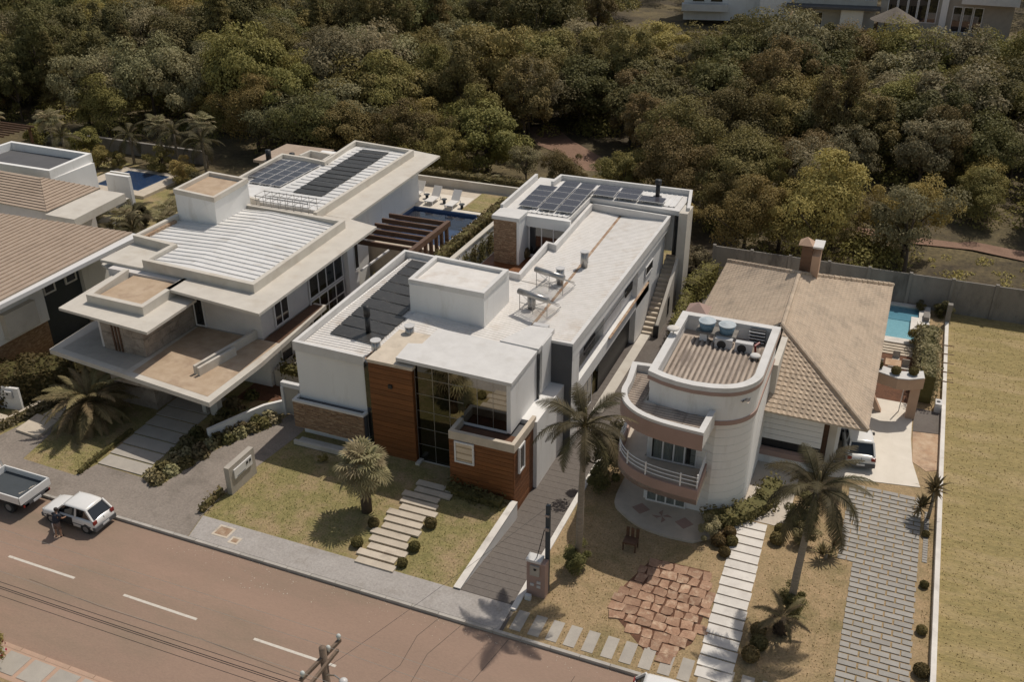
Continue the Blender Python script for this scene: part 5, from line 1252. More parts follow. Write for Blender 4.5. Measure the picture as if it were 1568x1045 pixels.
# ================================================================== PLANTS
def leaf_mesh(name, P, Nn, S, mt, seed=0, shape='quad', asp=1.0):
    """small folded leaf-clump faces at points P, roughly facing Nn, size S"""
    g = np.random.default_rng(seed); n = len(P)
    Nn = Nn+g.normal(0, .45, Nn.shape); Nn /= np.linalg.norm(Nn, axis=1)[:, None]+1e-9
    t = g.normal(0, 1, Nn.shape); t -= (t*Nn).sum(1)[:, None]*Nn; t /= np.linalg.norm(t, axis=1)[:, None]+1e-9
    b = np.cross(Nn, t); S = S[:, None]
    j = lambda: g.uniform(.65, 1.25, (n, 1))
    V = np.empty((n, 4, 3)); V[:, 0] = P-t*S*j()*.6; V[:, 1] = P-b*S*j()*.42*asp+Nn*S*.12; V[:, 2] = P+t*S*j()*.6-Nn*S*.15; V[:, 3] = P+b*S*j()*.42*asp
    me = bpy.data.meshes.new(name); me.vertices.add(n*4); me.vertices.foreach_set('co', V.reshape(-1).astype(np.float32))
    me.loops.add(n*4); me.loops.foreach_set('vertex_index', np.arange(n*4, dtype=np.int32))
    me.polygons.add(n); me.polygons.foreach_set('loop_start', np.arange(0, n*4, 4, dtype=np.int32)); me.polygons.foreach_set('loop_total', np.full(n, 4, dtype=np.int32))
    me.update(calc_edges=True); me.materials.append(mt); return me

def crown_points(g, w, h, nl, nleaf, base=.35, flat=.8, hollow=.62):
    """leaves on the shells of many lobes packed into an uneven crown of width w, height h"""
    P = []; Nn = []; lobes = []
    for k in range(nl):
        a = g.uniform(0, 2*math.pi); u = g.uniform(-1, 1); rr = (.40+.75*g.uniform())*.5
        c = np.array([math.cos(a)*math.sqrt(1-u*u)*rr*w, math.sin(a)*math.sqrt(1-u*u)*rr*w, h*(base+(1-base)*.5)+u*rr*h*(1-base)])
        c[:2] *= 1+.28*math.sin(a*2+nl)*1.0; c[2] += h*.06*math.sin(a*3+u*4)
        lobes.append((c, w*g.uniform(.085, .215)))
    per = nleaf//nl; cc = np.array([0, 0, h*(base+(1-base)*.45)])
    for c, r in lobes:
        d = g.normal(0, 1, (per, 3)); d /= np.linalg.norm(d, axis=1)[:, None]
        d[:, 2] = np.where(g.uniform(size=per) < .7, np.abs(d[:, 2]), d[:, 2])
        rad = r*g.uniform(hollow, 1.12, (per, 1))**1.0
        P.append(c+d*rad*np.array([1, 1, flat])); Nn.append(d*.8+((c-cc)/np.linalg.norm(c-cc))*.4+np.array([0, 0, .35]))
    return np.concatenate(P), np.concatenate(Nn), lobes

def tree_proto(kind, seed):
    g = np.random.default_rng(seed)
    spec = {'round': (7.6, 8.2, 34, 9000, .30, .85, .21), 'wide': (9.2, 8.4, 44, 11000, .38, .75, .22), 'fine': (7.2, 7.4, 40, 12000, .22, .8, .15),
            'tall': (6.2, 11.5, 34, 9000, .25, 1.0, .2), 'pine': (6.0, 12.0, 46, 11000, .12, .9, .17), 'loose': (6.6, 7.6, 22, 5200, .3, .8, .18), 'bush': (4.2, 3.4, 16, 4200, .05, .8, .15)}[kind]
    w, h, nl, n, base, flat, ls = spec; n = int(n*1.35); ls *= .87
    if kind == 'pine':
        P = []; Nn = []; lobes = []
        for k in range(nl):
            f = (k+.5)/nl; z = h*(.15+.83*f); rr = w*.5*(1-f)**.75*g.uniform(.7, 1.1); a = k*2.4
            c = np.array([math.cos(a)*rr*.7, math.sin(a)*rr*.7, z]); r = .45+w*.13*(1-f); lobes.append((c, r)); per = n//nl
            d = g.normal(0, 1, (per, 3)); d /= np.linalg.norm(d, axis=1)[:, None]; d[:, 2] = np.abs(d[:, 2])*.8
            P.append(c+d*r*g.uniform(.5, 1.2, (per, 1))*np.array([1.1, 1.1, .7])); Nn.append(d+np.array([0, 0, .3]))
        P = np.concatenate(P); Nn = np.concatenate(Nn)
    else: P, Nn, lobes = crown_points(g, w, h, nl, n, base, flat)
    P += g.normal(0, ls*.4, P.shape)
    S = g.uniform(.75, 1.35, len(P))*ls*1.25
    crown = leaf_mesh('crown_'+kind, P, Nn, S, None or M['leafA'], seed)
    q = MB(); hh = h*(base+.12)
    q.tube([(0, 0, -.4), (.1, .05, hh*.5), (.05, -.05, hh), (0, 0, h*.72)], lambda f: .26*(1-f*.75), 7)
    for c, r in lobes[::3][:10]: q.tube([(0, 0, hh*.8), tuple((np.array([0, 0, hh])+c)/2+g.normal(0, .2, 3)), tuple(c)], lambda f: .11*(1-f*.75), 5, cap=False)
    trunk = mesh_of(q, 'trunk_'+kind, M['barkt'], True)
    return crown, trunk
PROT = {}
for i, (k, s) in enumerate((('round', 1), ('round', 2), ('wide', 3), ('wide', 4), ('fine', 5), ('fine', 6), ('tall', 7), ('pine', 8), ('loose', 9), ('bush', 10), ('bush', 11))):
    PROT.setdefault(k, []).append(tree_proto(k, s))
def with_mat(me, mt):
    c = me.copy(); c.materials.clear(); c.materials.append(mt); return c
CM = {}
def crown_me(kind, idx, leaf):
    key = (kind, idx, leaf)
    if key not in CM: CM[key] = with_mat(PROT[kind][idx][0], M[leaf])
    return CM[key]
def tree(name, kind, leaf, x, y, z, s, label, cat, group=None, rz=None, sz=1.0, trunk=True):
    idx = rnd.randrange(len(PROT[kind]))
    t = empty(name, (x, y, z), label, cat, group); t.rotation_euler[2] = rz if rz is not None else rnd.uniform(0, 6.28); t.scale = (s, s, s*sz)
    if trunk: put('trunk', PROT[kind][idx][1], t)
    put('crown', crown_me(kind, idx, leaf), t)
    return t

# ------------- palms
def frond_mesh(name, L, droop, nleaf, lw, lt, mt, rise=.5, vee=.5, curl=0):
    """feather leaf: arching midrib with two rows of narrow leaflets"""
    q = MB(); pts = []
    for i in range(13):
        f = i/12; pts.append(Vector((L*f*(1-.18*f*droop), curl*f*f, rise*L*f-droop*L*f*f)))
    q.tube(pts, lambda f: .035*(1-f*.8), 4, cap=False)
    for k in range(nleaf):
        f = .10+.90*k/nleaf; i = min(11, int(f*12)); p = pts[i].lerp(pts[i+1], f*12-i); d = (pts[i+1]-pts[i]).normalized()
        side = Vector((0, 1, 0)); up = side.cross(d)*-1
        ll = lw*math.sin(math.pi*(.12+.85*f))*rnd.uniform(.85, 1.1)
        for sgn in (-1, 1):
            tip = p+(side*sgn*.82+d*.55+up*(vee*rnd.uniform(-.2, 1))*.4).normalized()*ll-Vector((0, 0, ll*.32))
            mid = p.lerp(tip, .5)+Vector((0, 0, ll*.06)); w = d*lt*.5
            q.add([p-w, p+w, mid+w*.9, mid-w*.9, tip], [(0, 1, 2, 3), (3, 2, 4)])
    return mesh_of(q, name, mt)
def fan_mesh(name, L, r, nseg, mt, stem=True, tau=R(38)):
    """fan leaf: stalk and a folded round blade split into pointed segments"""
    q = MB()
    if stem: q.tube([(0, 0, 0), (L*.5, 0, L*.08), (L, 0, 0)], .02, 4, cap=False)
    c = Vector((L, 0, 0))
    for k in range(nseg):
        a0 = R(-150+300*(k+.08)/nseg); a1 = R(-150+300*(k+.80)/nseg); am = (a0+a1)/2; rr = r*(1-.12*abs(am))*rnd.uniform(.92, 1.05)
        dr = lambda a, h: Vector((math.cos(a)*math.cos(tau)+h*math.sin(tau), math.sin(a), -math.cos(a)*math.sin(tau)+h*math.cos(tau)))
        p0 = c+dr(a0, 0)*rr*.62; p1 = c+dr(a1, .03)*rr*.62; m = c+dr(am, .12)*rr*.6; tip = c+dr(am, -.12)*rr
        q.add([c, p0, m, p1, tip], [(0, 1, 2), (0, 2, 3), (1, 4, 2), (2, 4, 3)])
    return mesh_of(q, name, mt)
FR = {'queen': [frond_mesh('queen_frond', 2.9, d, 50, .62, .044, M['leafP'], ri, .4, cu) for d, ri, cu in ((.75, .75, .2), (.95, .8, -.3), (.6, .6, .1))],
      'date': [frond_mesh('date_frond', 2.5, d, 52, .36, .045, M['leafG'], ri, .9, cu) for d, ri, cu in ((.55, .45, .15), (.7, .55, -.15), (.45, .4, .0))],
      'small': [frond_mesh('small_frond', 1.3, d, 22, .32, .05, M['leafP'], ri, .6, 0) for d, ri in ((.7, .7), (.95, .8))],
      'fan': [fan_mesh('fan_leaf', .80, .68, 17, M['leafF'], tau=R(26)), fan_mesh('fan_leaf', .7, .62, 15, M['leafF'], tau=R(34))]}
q = MB()
for k in range(26):
    a = k*2.399; el = R(10+70*(1-k/26)); L = .62+.1*math.sin(k); d = Vector((math.cos(a)*math.cos(el), math.sin(a)*math.cos(el), math.sin(el))); s = d.cross(Vector((0, 0, 1))).normalized()*.03
    q.add([-s, s, d*L*.6+s*1.1, d*L*.6-s*1.1, d*L-Vector((0, 0, .06))], [(0, 1, 2, 3), (3, 2, 4)])
YUCCA = mesh_of(q, 'leaf_rosette', M['leafG'])
def palm(name, kind, x, y, h, n, label, cat='palm', group=None, r0=.2, r1=.14, lean=(0, 0), leafs=None, scale=1.0, bark='bark', el0=75, el1=-25, skirt=True, z=0):
    t = empty(name, (x, y, z), label, cat, group)
    q = MB(); q.tube([(0, 0, -.2), (lean[0]*.2, lean[1]*.2, h*.35), (lean[0]*.6, lean[1]*.6, h*.75), (lean[0], lean[1], h)], lambda f: r0+(r1-r0)*f+(.02 if int(f*9) % 2 else 0), 10)
    if kind == 'queen': pass
    put('trunk', mesh_of(q, 'trunk', M[bark], True), t)
    if kind in ('queen',):
        q = MB(); q.tube([(lean[0], lean[1], h-.1), (lean[0], lean[1], h+.9)], lambda f: r1*(1.0-.6*f), 8); put('crown_shaft', mesh_of(q, 'crown_shaft', M['leafG'], True), t)
    if kind in ('date', 'fan') and skirt:
        q = MB()
        for k in range(60):
            a = k*2.4; zz = h-.05-1.0*(k/60); rr = r1+.04+.12*rnd.random(); q.add([(lean[0]+math.cos(a)*r1*.8, lean[1]+math.sin(a)*r1*.8, zz), (lean[0]+math.cos(a+.25)*rr, lean[1]+math.sin(a+.25)*rr, zz-.06), (lean[0]+math.cos(a)*rr*1.3, lean[1]+math.sin(a)*rr*1.3, zz+.2)], [(0, 1, 2)])
        put('leaf_bases', mesh_of(q, 'leaf_bases', M['barkd']), t)
    ms = FR[kind]
    for k in range(n):
        f = (k+.5)/n; az = k*2.39996+rnd.uniform(-.15, .15); el = R(el0+(el1-el0)*f**.9+rnd.uniform(-6, 6))
        s = scale*rnd.uniform(.86, 1.1)*(.85 if f < .12 else 1)
        put('frond', ms[k % len(ms)], t, (lean[0]+.05*math.cos(az), lean[1]+.05*math.sin(az), h+.25*(1-f)), (rnd.uniform(-.35, .35), -el+R(28 if kind != 'fan' else 0), az), (s, s, s))
    return t
palm('tall_palm', 'queen', -9.74, 30.69, 7.1, 19, 'tall slender palm with feathery crown beside the sunk driveway of the modern house', r0=.145, r1=.10, lean=(.1, -.05), scale=.80)
palm('tall_palm', 'queen', -1.0, 31.2, 5.9, 22, 'tall palm with wide ragged crown between the marble slab path and the paver driveway', r0=.15, r1=.11, lean=(.25, .35), scale=.88, el1=-35)
palm('date_palm', 'date', -37.2, 31.7, 1.25, 54, 'broad date palm arching over the small lawn in front of the cream house', r0=.34, r1=.3, bark='barkd', scale=1.08, el0=78, el1=-15)
palm('fan_palm', 'fan', -20.0, 30.6, 2.35, 56, 'round-headed fan palm standing on the lawn of the modern house', r0=.26, r1=.2, bark='barkd', scale=1.05, el0=88, el1=-50)
palm('young_palm', 'date', -1.15, 30.0, .75, 13, 'short young palm at the foot of the tall palm near the street', r0=.16, r1=.14, bark='barkd', scale=.52, el0=75, el1=5)
palm('backyard_palm', 'fan', -29.6, 66.8, 2.6, 26, 'sunlit fan palm behind the small pool lawn, in front of the woods', r0=.14, r1=.12, scale=1.05)
palm('backyard_palm', 'queen', -34.6, 66.9, 1.9, 12, 'young feathery palm behind the first sun lounger', r0=.13, r1=.1, scale=.6)
def yucca(x, y, h, heads, label, z=0, s=1.0):
    t = empty('spiky_plant', (x, y, z), label, 'yucca')
    q = MB(); q.tube([(0, 0, -.1), (.03, .02, h*.5), (0, 0, h)], lambda f: .09-.03*f, 7); put('stem', mesh_of(q, 'stem', M['bark'], True), t)
    for i, (dx, dy, dz_, sc_) in enumerate(heads):
        put('leaf_rosette', YUCCA, t, (dx, dy, h+dz_), (rnd.uniform(-.3, .3), rnd.uniform(-.3, .3), rnd.uniform(0, 6)), (sc_*s,)*3)
        put('leaf_rosette', YUCCA, t, (dx, dy, h+dz_-.05), (2.8 if i % 2 else .5, rnd.uniform(-.5, .5), rnd.uniform(0, 6)), (sc_*s*.85,)*3)
    return t
yucca(3.95, 39.75, 1.5, [(0, 0, 0, 1.35), (.05, .05, .2, 1.2), (-.35, -.25, -.7, 1.1), (-.4, -.1, -.9, 1.0)], 'large spiky yucca beside the low side wall at the top of the paver driveway')
yucca(-.05, 35.2, .35, [(-.1, -.2, 0, 1.0), (.25, .35, .2, 1.1)], 'spiky twin-headed plant on the lawn left of the paver driveway')
# real grass tufts over the lawns
def tufts(name, regions, dens, leaf, s0, seed, avoid=lambda x, y: False, z=.0):
    g = np.random.default_rng(seed); P = []
    for poly in regions:
        xs = [p[0] for p in poly]; ys = [p[1] for p in poly]; n = int((max(xs)-min(xs))*(max(ys)-min(ys))*dens)
        for x, y in zip(g.uniform(min(xs), max(xs), n), g.uniform(min(ys), max(ys), n)):
            if inside(x, y, poly) and not avoid(x, y): P.append((x, y, z+.015))
    P = np.array(P); n = len(P); Nn = np.stack([g.normal(0, .8, n), g.normal(0, .8, n), np.full(n, .5)], 1)
    o = put(name, leaf_mesh(name, P, Nn, g.uniform(.5, 1.4, n)*s0, M[leaf], seed)); o['kind'] = 'stuff'
def pathz(x, y): return (-19.3 < x < -16.8 and 27.4 < y < 33.9) or (-4.3 < x < -2.3 and y < 36.7) or inside(x, y, fp) or (abs(((x+11.05) % .745)-.23) < .25 and 26.15 < y < 27.35)
front = [(-26.9, 27.5), (-14.05, 27.5), (-14.05, 33.5), (-22, 34.8), (-26.4, 33.9), (-26.95, 30)]
gard = [(-11.1, 26.05), (1.0, 26.05), (.9, 36.0), (.3, 36.4), (.3, 41), (-1.8, 41), (-2.3, 37), (-3, 37.5), (-5.2, 34.2), (-9.5, 34.6), (-11.1, 40)]
tufts('lawn_grass', [front, [(-38.0, 27.8), (-34.7, 27.7), (-34.9, 31.8), (-38.7, 31.4)]], 60, 'lawnA', .05, 31, pathz)
tufts('lawn_grass', [gard, [(3.75, 26.1), (4.25, 26.1), (4.25, 60), (3.6, 60), (3.9, 50), (4.1, 43)]], 50, 'lawnB', .05, 32, pathz)
tufts('field_grass', [[(4.6, 26), (13.5, 26), (16.5, 62.5), (4.6, 62.5)]], 36, 'lawnB', .055, 33)
# ------------- clipped balls, hedges and shrubs
def ball_shrub(x, y, r, label, leaf='leafY', group=None, z=0, cat='shrub', name='clipped_shrub', sq=.88):
    g = np.random.default_rng(int(abs(x*137+y*71)*10) % 99999); n = int(600+1500*r)
    d = g.normal(0, 1, (n, 3)); d /= np.linalg.norm(d, axis=1)[:, None]; P = d*r*g.uniform(.9, 1.04, (n, 1))*np.array([1, 1, sq])+np.array([0, 0, r*.8])
    t = empty(name, (x, y, z), label, cat, group)
    put('foliage', leaf_mesh('foliage', P, d, np.full(n, .075+r*.05), M[leaf], 3), t)
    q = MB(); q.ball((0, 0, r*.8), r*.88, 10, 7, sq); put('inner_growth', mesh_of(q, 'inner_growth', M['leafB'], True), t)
    return t
for i, (x, y, r, l) in enumerate(((-4.5, 34.35, .30, 'largest clipped ball of the cluster beside the marble slab path'), (-4.15, 35.15, .27, 'rearmost clipped ball touching the grassy clump by the marble path'), (-3.95, 34.6, .25, 'clipped ball nearest the marble path in the front cluster'), (-4.1, 33.75, .25, 'frontmost clipped ball of the cluster left of the marble path'), (-2.1, 36.2, .27, 'clipped ball in the shade right of the marble path'), (-2.15, 35.45, .3, 'clipped ball at the front of the shaded pair right of the marble path'), (-1.7, 37.0, .3, 'dark clipped ball under the tall palm crown'), (-1.95, 29.6, .3, 'clipped ball near the street by the young palm'), (-2.0, 28.2, .33, 'yellowish clipped ball at the street end of the marble path'), (-1.8, 28.9, .33, 'dark clipped ball between two others by the young palm'))):
    ball_shrub(x, y, r, l, 'leafY' if i not in (6, 9) else 'leafB')
for i, (x, y, r, l) in enumerate(((-19.15, 29.75, .25, 'clipped ball left of the lawn steps, middle of the left side'), (-16.75, 30.7, .27, 'clipped ball right of the lawn steps, highest one'), (-16.7, 29.0, .25, 'clipped ball right of the lawn steps, middle one'), (-19.15, 28.3, .26, 'clipped ball left of the lawn steps, lower one'), (-16.7, 27.9, .22, 'smallest clipped ball right of the lawn steps near the pavement'))):
    ball_shrub(x, y, r, l, 'leafH')
for i, (x, y, r, l) in enumerate(((4.0, 35.0, .0, ''), (3.95, 32.1, .2, 'small clipped shrub on the dry strip by the low side wall'), (4.0, 29.85, .28, 'larger yellowish shrub on the dry strip near the street'), (3.95, 34.9, .17, 'tiny dark shrub on the dry strip by the low side wall'), (3.9, 38.4, .16, 'small pot-sized shrub under the big yucca'))):
    if r: ball_shrub(x, y, r, l)
for i, (x, y) in enumerate(((.75, 48.6), (1.65, 48.25), (2.5, 48.5))):
    ball_shrub(x, y, .24, ['left potted ball plant on the portal wall', 'middle potted ball plant on the portal wall', 'right potted ball plant on the portal wall'][i], z=2.6, name='potted_plant', cat='potted plant')
for i, (x, y, z, l) in enumerate(((-22.0, 55.0, 2.73, 'potted palm-like plant by the sliding door of the courtyard'), (-30.4, 60.8, 0, ''))):
    if l: ball_shrub(x, y, .45, l, 'leafG', z=z, name='potted_plant', cat='potted plant')
def hedge(pts, w, z0, z1, label, leaf='leafH', name='hedge', dens=120, ls=.13, ragged=.07, cat='hedge', top=None):
    """hedge body along a polyline: dark twiggy core with leaves all over it"""
    g = np.random.default_rng(len(label)*7+int(abs(pts[0][0]*10))); P = []; Nn = []
    q = MB()
    for i in range(len(pts)-1):
        a, b = Vector(pts[i]), Vector(pts[i+1]); d = b-a; L = d.length; d.normalize(); nn = Vector((-d.y, d.x))
        n = int(L*dens*(w+2*(z1-z0))); u = g.uniform(-.05, L+.05, n); k = g.uniform(0, w+2*(z1-z0), n); h = z1-z0
        off = np.where(k < h, -w/2, np.where(k < h+w, k-h-w/2, w/2)); zz = np.where(k < h, k, np.where(k < h+w, h, k-h-w))
        nx = np.where(k < h, -1, np.where(k < h+w, 0, 1)); nz = np.where((k >= h) & (k < h+w), 1, .25)
        bump = ragged*np.sin(u*3.1+i)*1.0+ragged*np.sin(u*7.7)
        zz = zz+(nz > .5)*bump
        P.append(np.stack([a.x+d.x*u+nn.x*off, a.y+d.y*u+nn.y*off, z0+zz], 1)+g.normal(0, ragged*.7, (n, 3)))
        Nn.append(np.stack([nn.x*nx, nn.y*nx, nz+0*nx], 1).astype(float))
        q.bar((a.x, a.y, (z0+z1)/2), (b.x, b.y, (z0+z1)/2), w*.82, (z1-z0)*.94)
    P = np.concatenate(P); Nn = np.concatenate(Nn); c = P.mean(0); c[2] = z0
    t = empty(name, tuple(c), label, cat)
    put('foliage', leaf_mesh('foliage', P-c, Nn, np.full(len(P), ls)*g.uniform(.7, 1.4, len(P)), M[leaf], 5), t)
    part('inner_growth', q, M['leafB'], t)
    return t
hedge([(-26.05, 50.6), (-26.05, 61.5)], .75, 2.8, 4.05, 'clipped hedge along the boundary wall between pool and modern house')
hedge([(-36.5, 66.6), (-26.0, 66.6)], .8, 2.2, 3.75, 'long hedge behind the sun loungers at the edge of the woods')
hedge([(-45.9, 29.7), (-42.6, 32.8), (-40.9, 34.4)], 2.3, 0, 1.75, 'deep dark hedge between the tiled house and the landing slabs', ragged=.14, ls=.16)
hedge([(-11.3, 57.5), (-10.6, 61.5)], .9, 0, 1.6, 'dark hedge running along the tiled roof side in the side yard', ragged=.15, leaf='leafA')
hedge([(-10.9, 52.2), (-11.3, 57.2)], .6, 0, 1.3, 'narrow shrub row left of the small chimney cap in the side yard', ragged=.15, leaf='leafA')
hedge([(3.35, 50.3), (3.3, 53.0), (3.25, 56.8)], .95, 0, 1.75, 'tall loose hedge beside the terracotta yard and pool', ragged=.16, leaf='leafE')
hedge([(-5.3, 35.5), (-4.1, 36.3), (-3.1, 37.8), (-2.9, 39.5)], .9, 0, .55, 'dark ground shrubs curving round the foot of the tower', ragged=.14, leaf='leafB', name='low_shrub_row', cat='shrubs')
hedge([(-34.5, 27.8), (-34.6, 28.9), (-34.75, 31.8)], .2, 0, .22, 'low edging plants between the palm lawn and the concrete slab path', ragged=.06, leaf='leafH', ls=.09, name='edging_plants', cat='shrubs')
hedge([(-27.0, 27.6), (-27.05, 29.2)], .22, 0, .35, 'short row of grassy plants at the foot of the grey sign wall', ragged=.1, leaf='leafG', ls=.13, name='edging_plants', cat='shrubs')
hedge([(-41.3, 29.3), (-40.9, 31.0), (-40.5, 33.0)], .35, 0, .4, 'row of yellowish bromeliads along the pale planter kerb', ragged=.1, leaf='leafF', ls=.14, name='bromeliad_row', cat='shrubs')
hedge([(-43.4, 31.5), (-41.9, 32.5)], .8, 0, .5, 'yellowish shrubs between the meter wall and the dark hedge', ragged=.15, leaf='leafF', ls=.13, name='low_shrub_row', cat='shrubs')
hedge([(-30.0, 38.8), (-28.6, 38.7), (-28.6, 42.0)], .7, 1.0, 1.35, 'dark plants in the ledge bed beside the ground-floor window', ragged=.2, leaf='leafB', name='low_shrub_row', cat='shrubs')
hedge([(-17.2, 33.5), (-15.8, 33.3), (-14.4, 33.3)], .6, 0, .35, 'dark low shrubs at the foot of the orange timber box', ragged=.15, leaf='leafB', name='low_shrub_row', cat='shrubs')
hedge([(-32.0, 52.5), (-29.5, 50.0), (-28.0, 46)], 1.0, 0, .4, 'straggly plants on the brown soil below the pergola', ragged=.25, leaf='leafA', dens=60, name='low_shrub_row', cat='shrubs')
# climbers on the white wall
for i in range(8):
    x, y = -25.02, 51.0+i*1.35
    g = np.random.default_rng(50+i); n = 420; P = np.stack([x+g.uniform(0, .1, n), y+g.normal(0, .26, n)*1.0, 2.0+np.abs(g.uniform(0, 1.7, n))*g.uniform(.7, 1, n)], 1)
    t = empty('climbing_plant', (x, y, 2), 'dark climbing plant on the white boundary wall beside the courtyard deck', 'climbing plant', 'climbers on the white boundary wall')
    put('foliage', leaf_mesh('foliage', P-np.array([x, y, 2]), np.tile([1., 0, .3], (n, 1)), np.full(n, .13), M['leafB'], i), t)
# driveway bed of the cream house: single leafy plants
bed = [(-30.9, 30.7), (-30.3, 31.6), (-30.0, 32.7), (-29.9, 33.4), (-29.6, 34.1), (-29.2, 34.9), (-28.9, 35.6), (-30.2, 33.5), (-30.5, 34.9), (-30.0, 35.0), (-31.3, 31.9), (-31.1, 30.9), (-31.0, 28.95), (-30.5, 28.75), (-30.95, 29.6), (-30.35, 29.6), (-30.7, 30.3), (-30.15, 30.4), (-30.6, 31.0), (-29.95, 31.3), (-30.6, 31.8), (-30.0, 32.2), (-30.4, 32.9), (-29.55, 32.9), (-29.25, 33.6), (-28.95, 34.2), (-28.65, 34.8), (-28.4, 35.4), (-30.9, 33.9), (-31.2, 34.8), (-30.3, 34.4), (-30.6, 35.4), (-31.4, 32.8), (-29.9, 35.4), (-31.5, 36), (-31, 37)]
for i, (x, y) in enumerate(bed):
    g = np.random.default_rng(80+i); n = 320; r = .42; d = g.normal(0, 1, (n, 3)); d /= np.linalg.norm(d, axis=1)[:, None]; d[:, 2] = abs(d[:, 2])
    t = empty('leafy_plant', (x, y, 0), 'spiky leafy plant in the long driveway bed of the cream house', 'plant', 'plants in the driveway bed of the cream house')
    put('foliage', leaf_mesh('foliage', d*r*g.uniform(.3, 1.1, (n, 1))*np.array([1, 1, 1.15]), d, np.full(n, .17), M['leafF' if i % 3 == 0 else ('leafG' if i % 3 == 1 else 'leafB')], i), t)
# ornamental grasses and bushes
tree('grass_clump', 'bush', 'leafF', -5.0, 34.75, 0, .28, 'pale tufted ornamental grass beside the round patio', 'ornamental grass', trunk=False)
tree('shrub', 'bush', 'leafF', -12.15, 63.2, 0, .5, 'pale yellow bush at the rear corner of the modern house', 'bush')
tree('shrub', 'bush', 'leafP', -10.7, 37.6, 0, .55, 'dark bushy palm-like shrub squeezed between driveway and balcony house', 'bush', sz=1.5)
tree('shrub', 'bush', 'leafB', -10.4, 36.3, 0, .38, 'low dark shrub left of the round patio', 'bush')
tree('shrub', 'bush', 'leafB', -9.75, 30.5, 0, .33, 'dark round shrub around the foot of the tall slender palm', 'bush')
tree('shrub', 'bush', 'leafB', -1.35, 37.6, 0, .4, 'dark shrub under the wide palm crown by the entrance', 'bush')
tree('shrub', 'bush', 'leafG', -1.0, 35.9, 0, .3, 'yellowish drooping plant below the wide palm crown', 'bush')
tree('shrub', 'bush', 'leafB', -.95, 31.3, 0, .33, 'dark round shrub around the foot of the wide-crowned palm', 'bush')
tree('shrub', 'bush', 'leafA', 3.1, 57.0, 0, .4, 'bush at the corner of the light blue pool', 'bush')
tree('shrub', 'bush', 'leafB', 4.2, 61.9, 0, .32, 'dark bush in the corner by the precast wall and end post', 'bush')
tree('shrub', 'bush', 'leafB', 2.8, 62.2, 0, .2, 'small dark bush behind the light blue pool', 'bush')
tree('street_shrub', 'bush', 'leafA', -30.9, 18.9, 0, .42, 'leafy shrub leaning over the street at the left picture edge', 'bush', sz=1.3)
tree('street_shrub', 'bush', 'leafA', -28.3, 17.1, 0, .33, 'shrub with red flowers at the lower left corner', 'bush', sz=1.4)
g = np.random.default_rng(4); d = g.normal(0, 1, (60, 3)); d /= np.linalg.norm(d, axis=1)[:, None]; d[:, 2] = abs(d[:, 2])
fl = put('flowers', leaf_mesh('flowers', d*np.array([.55, .55, .9])+np.array([0, 0, .7]), d, np.full(60, .12), M['flower'], 1), bpy.data.objects['street_shrub.001'], scl=(3, 3, 2.2))
fl.scale = (1/.33, 1/.33, 1/.46)
tree('shrub', 'bush', 'leafA', -24.0, 33.2, 0, .12, 'tiny shrub by the pale ledge below the stone box', 'bush')
for i, (x, y, s, l) in enumerate(((-27.6, 37.7, .22, 'small leafy pot plant by the white-framed gate'), (-29.2, 39.9, .3, 'shrub with dark leaves on the planting ledge'), (-24.9, 52.2, .25, 'bushy plant at the courtyard edge by the climbers'))):
    tree('shrub', 'bush', 'leafP', x, y, 1.0 if i == 1 else 0, s, l, 'bush')
# garden palms and bushes behind the tiled house
gp = [(-74.5, 66.5, 3.6, 'palm with arching fronds behind the far left pergola'), (-70.5, 64.0, 3.2, 'slim palm standing alone left of the dark blue pool'), (-84, 68, 2.8, 'palm at the left picture edge before the woods'), (-66.5, 68.0, 2.6, 'leftmost palm of the clump behind the dark blue pool'), (-64.0, 69.2, 3.4, 'second palm of the clump behind the dark blue pool'), (-61.8, 68.6, 3.2, 'bushy palm in the middle of the clump behind the pool'), (-59.3, 69.5, 4.0, 'tallest palm of the clump beside the rear annexe'), (-57.8, 67.5, 3.2, 'palm right of the tallest one in the pool clump'),
      (-56.6, 51.4, 1.7, 'left palm of the garden clump in front of the white screen wall'), (-54.6, 50.8, 1.7, 'second palm of the garden clump by the white pavilion'), (-52.9, 51.9, 1.9, 'third palm of the garden clump behind the white pavilion'), (-51.2, 51.0, 1.7, 'fourth palm of the garden clump next to the cream house'), (-49.4, 52.6, 1.9, 'rearmost palm of the garden clump beside the tank room'), (-53.6, 53.6, 1.6, 'low palm between pavilion and cream house roof'), (-50.6, 54.4, 1.9, 'right palm of the garden clump next to the tank room')]
for i, (x, y, h, l) in enumerate(gp):
    palm('garden_palm', 'queen' if i % 2 else 'fan', x, y, h, 16 if i % 2 else 30, l, r0=.12, r1=.1, scale=.8 if i % 2 else 1.05)
for i, (x, y, s, lf, l) in enumerate(((-72.5, 67.8, .8, 'leafA', 'dense bush between the slim palm and the boundary wall'), (-68.5, 65.5, .6, 'leafC', 'yellowish bush left of the dark blue pool'), (-66.8, 66.3, .45, 'leafA', 'low bush at the corner of the dark blue pool'), (-62.5, 67.0, .7, 'leafA', 'bush under the palm clump behind the pool'), (-58.8, 65.5, .6, 'leafC', 'bush at the right end of the dark blue pool'), (-56.5, 63.8, .6, 'leafA', 'bush between pool and tank room'), (-54.2, 61.8, .7, 'leafP', 'leafy bush behind the tank room of the cream house'), (-58.0, 56.0, .5, 'leafC', 'yellowish bush before the screen wall'), (-55.0, 55.6, .5, 'leafP', 'leafy bush at the foot of the garden clump'), (-52.3, 56.0, .55, 'leafA', 'olive bush at the foot of the garden clump'), (-50.2, 60.2, .6, 'leafC', 'yellowish bush beside the rear annexe'), (-78.5, 68.8, .7, 'leafA', 'bush beside the far left pergola'))):
    tree('shrub', 'bush', lf, x, y, 0, s, l, 'bush')
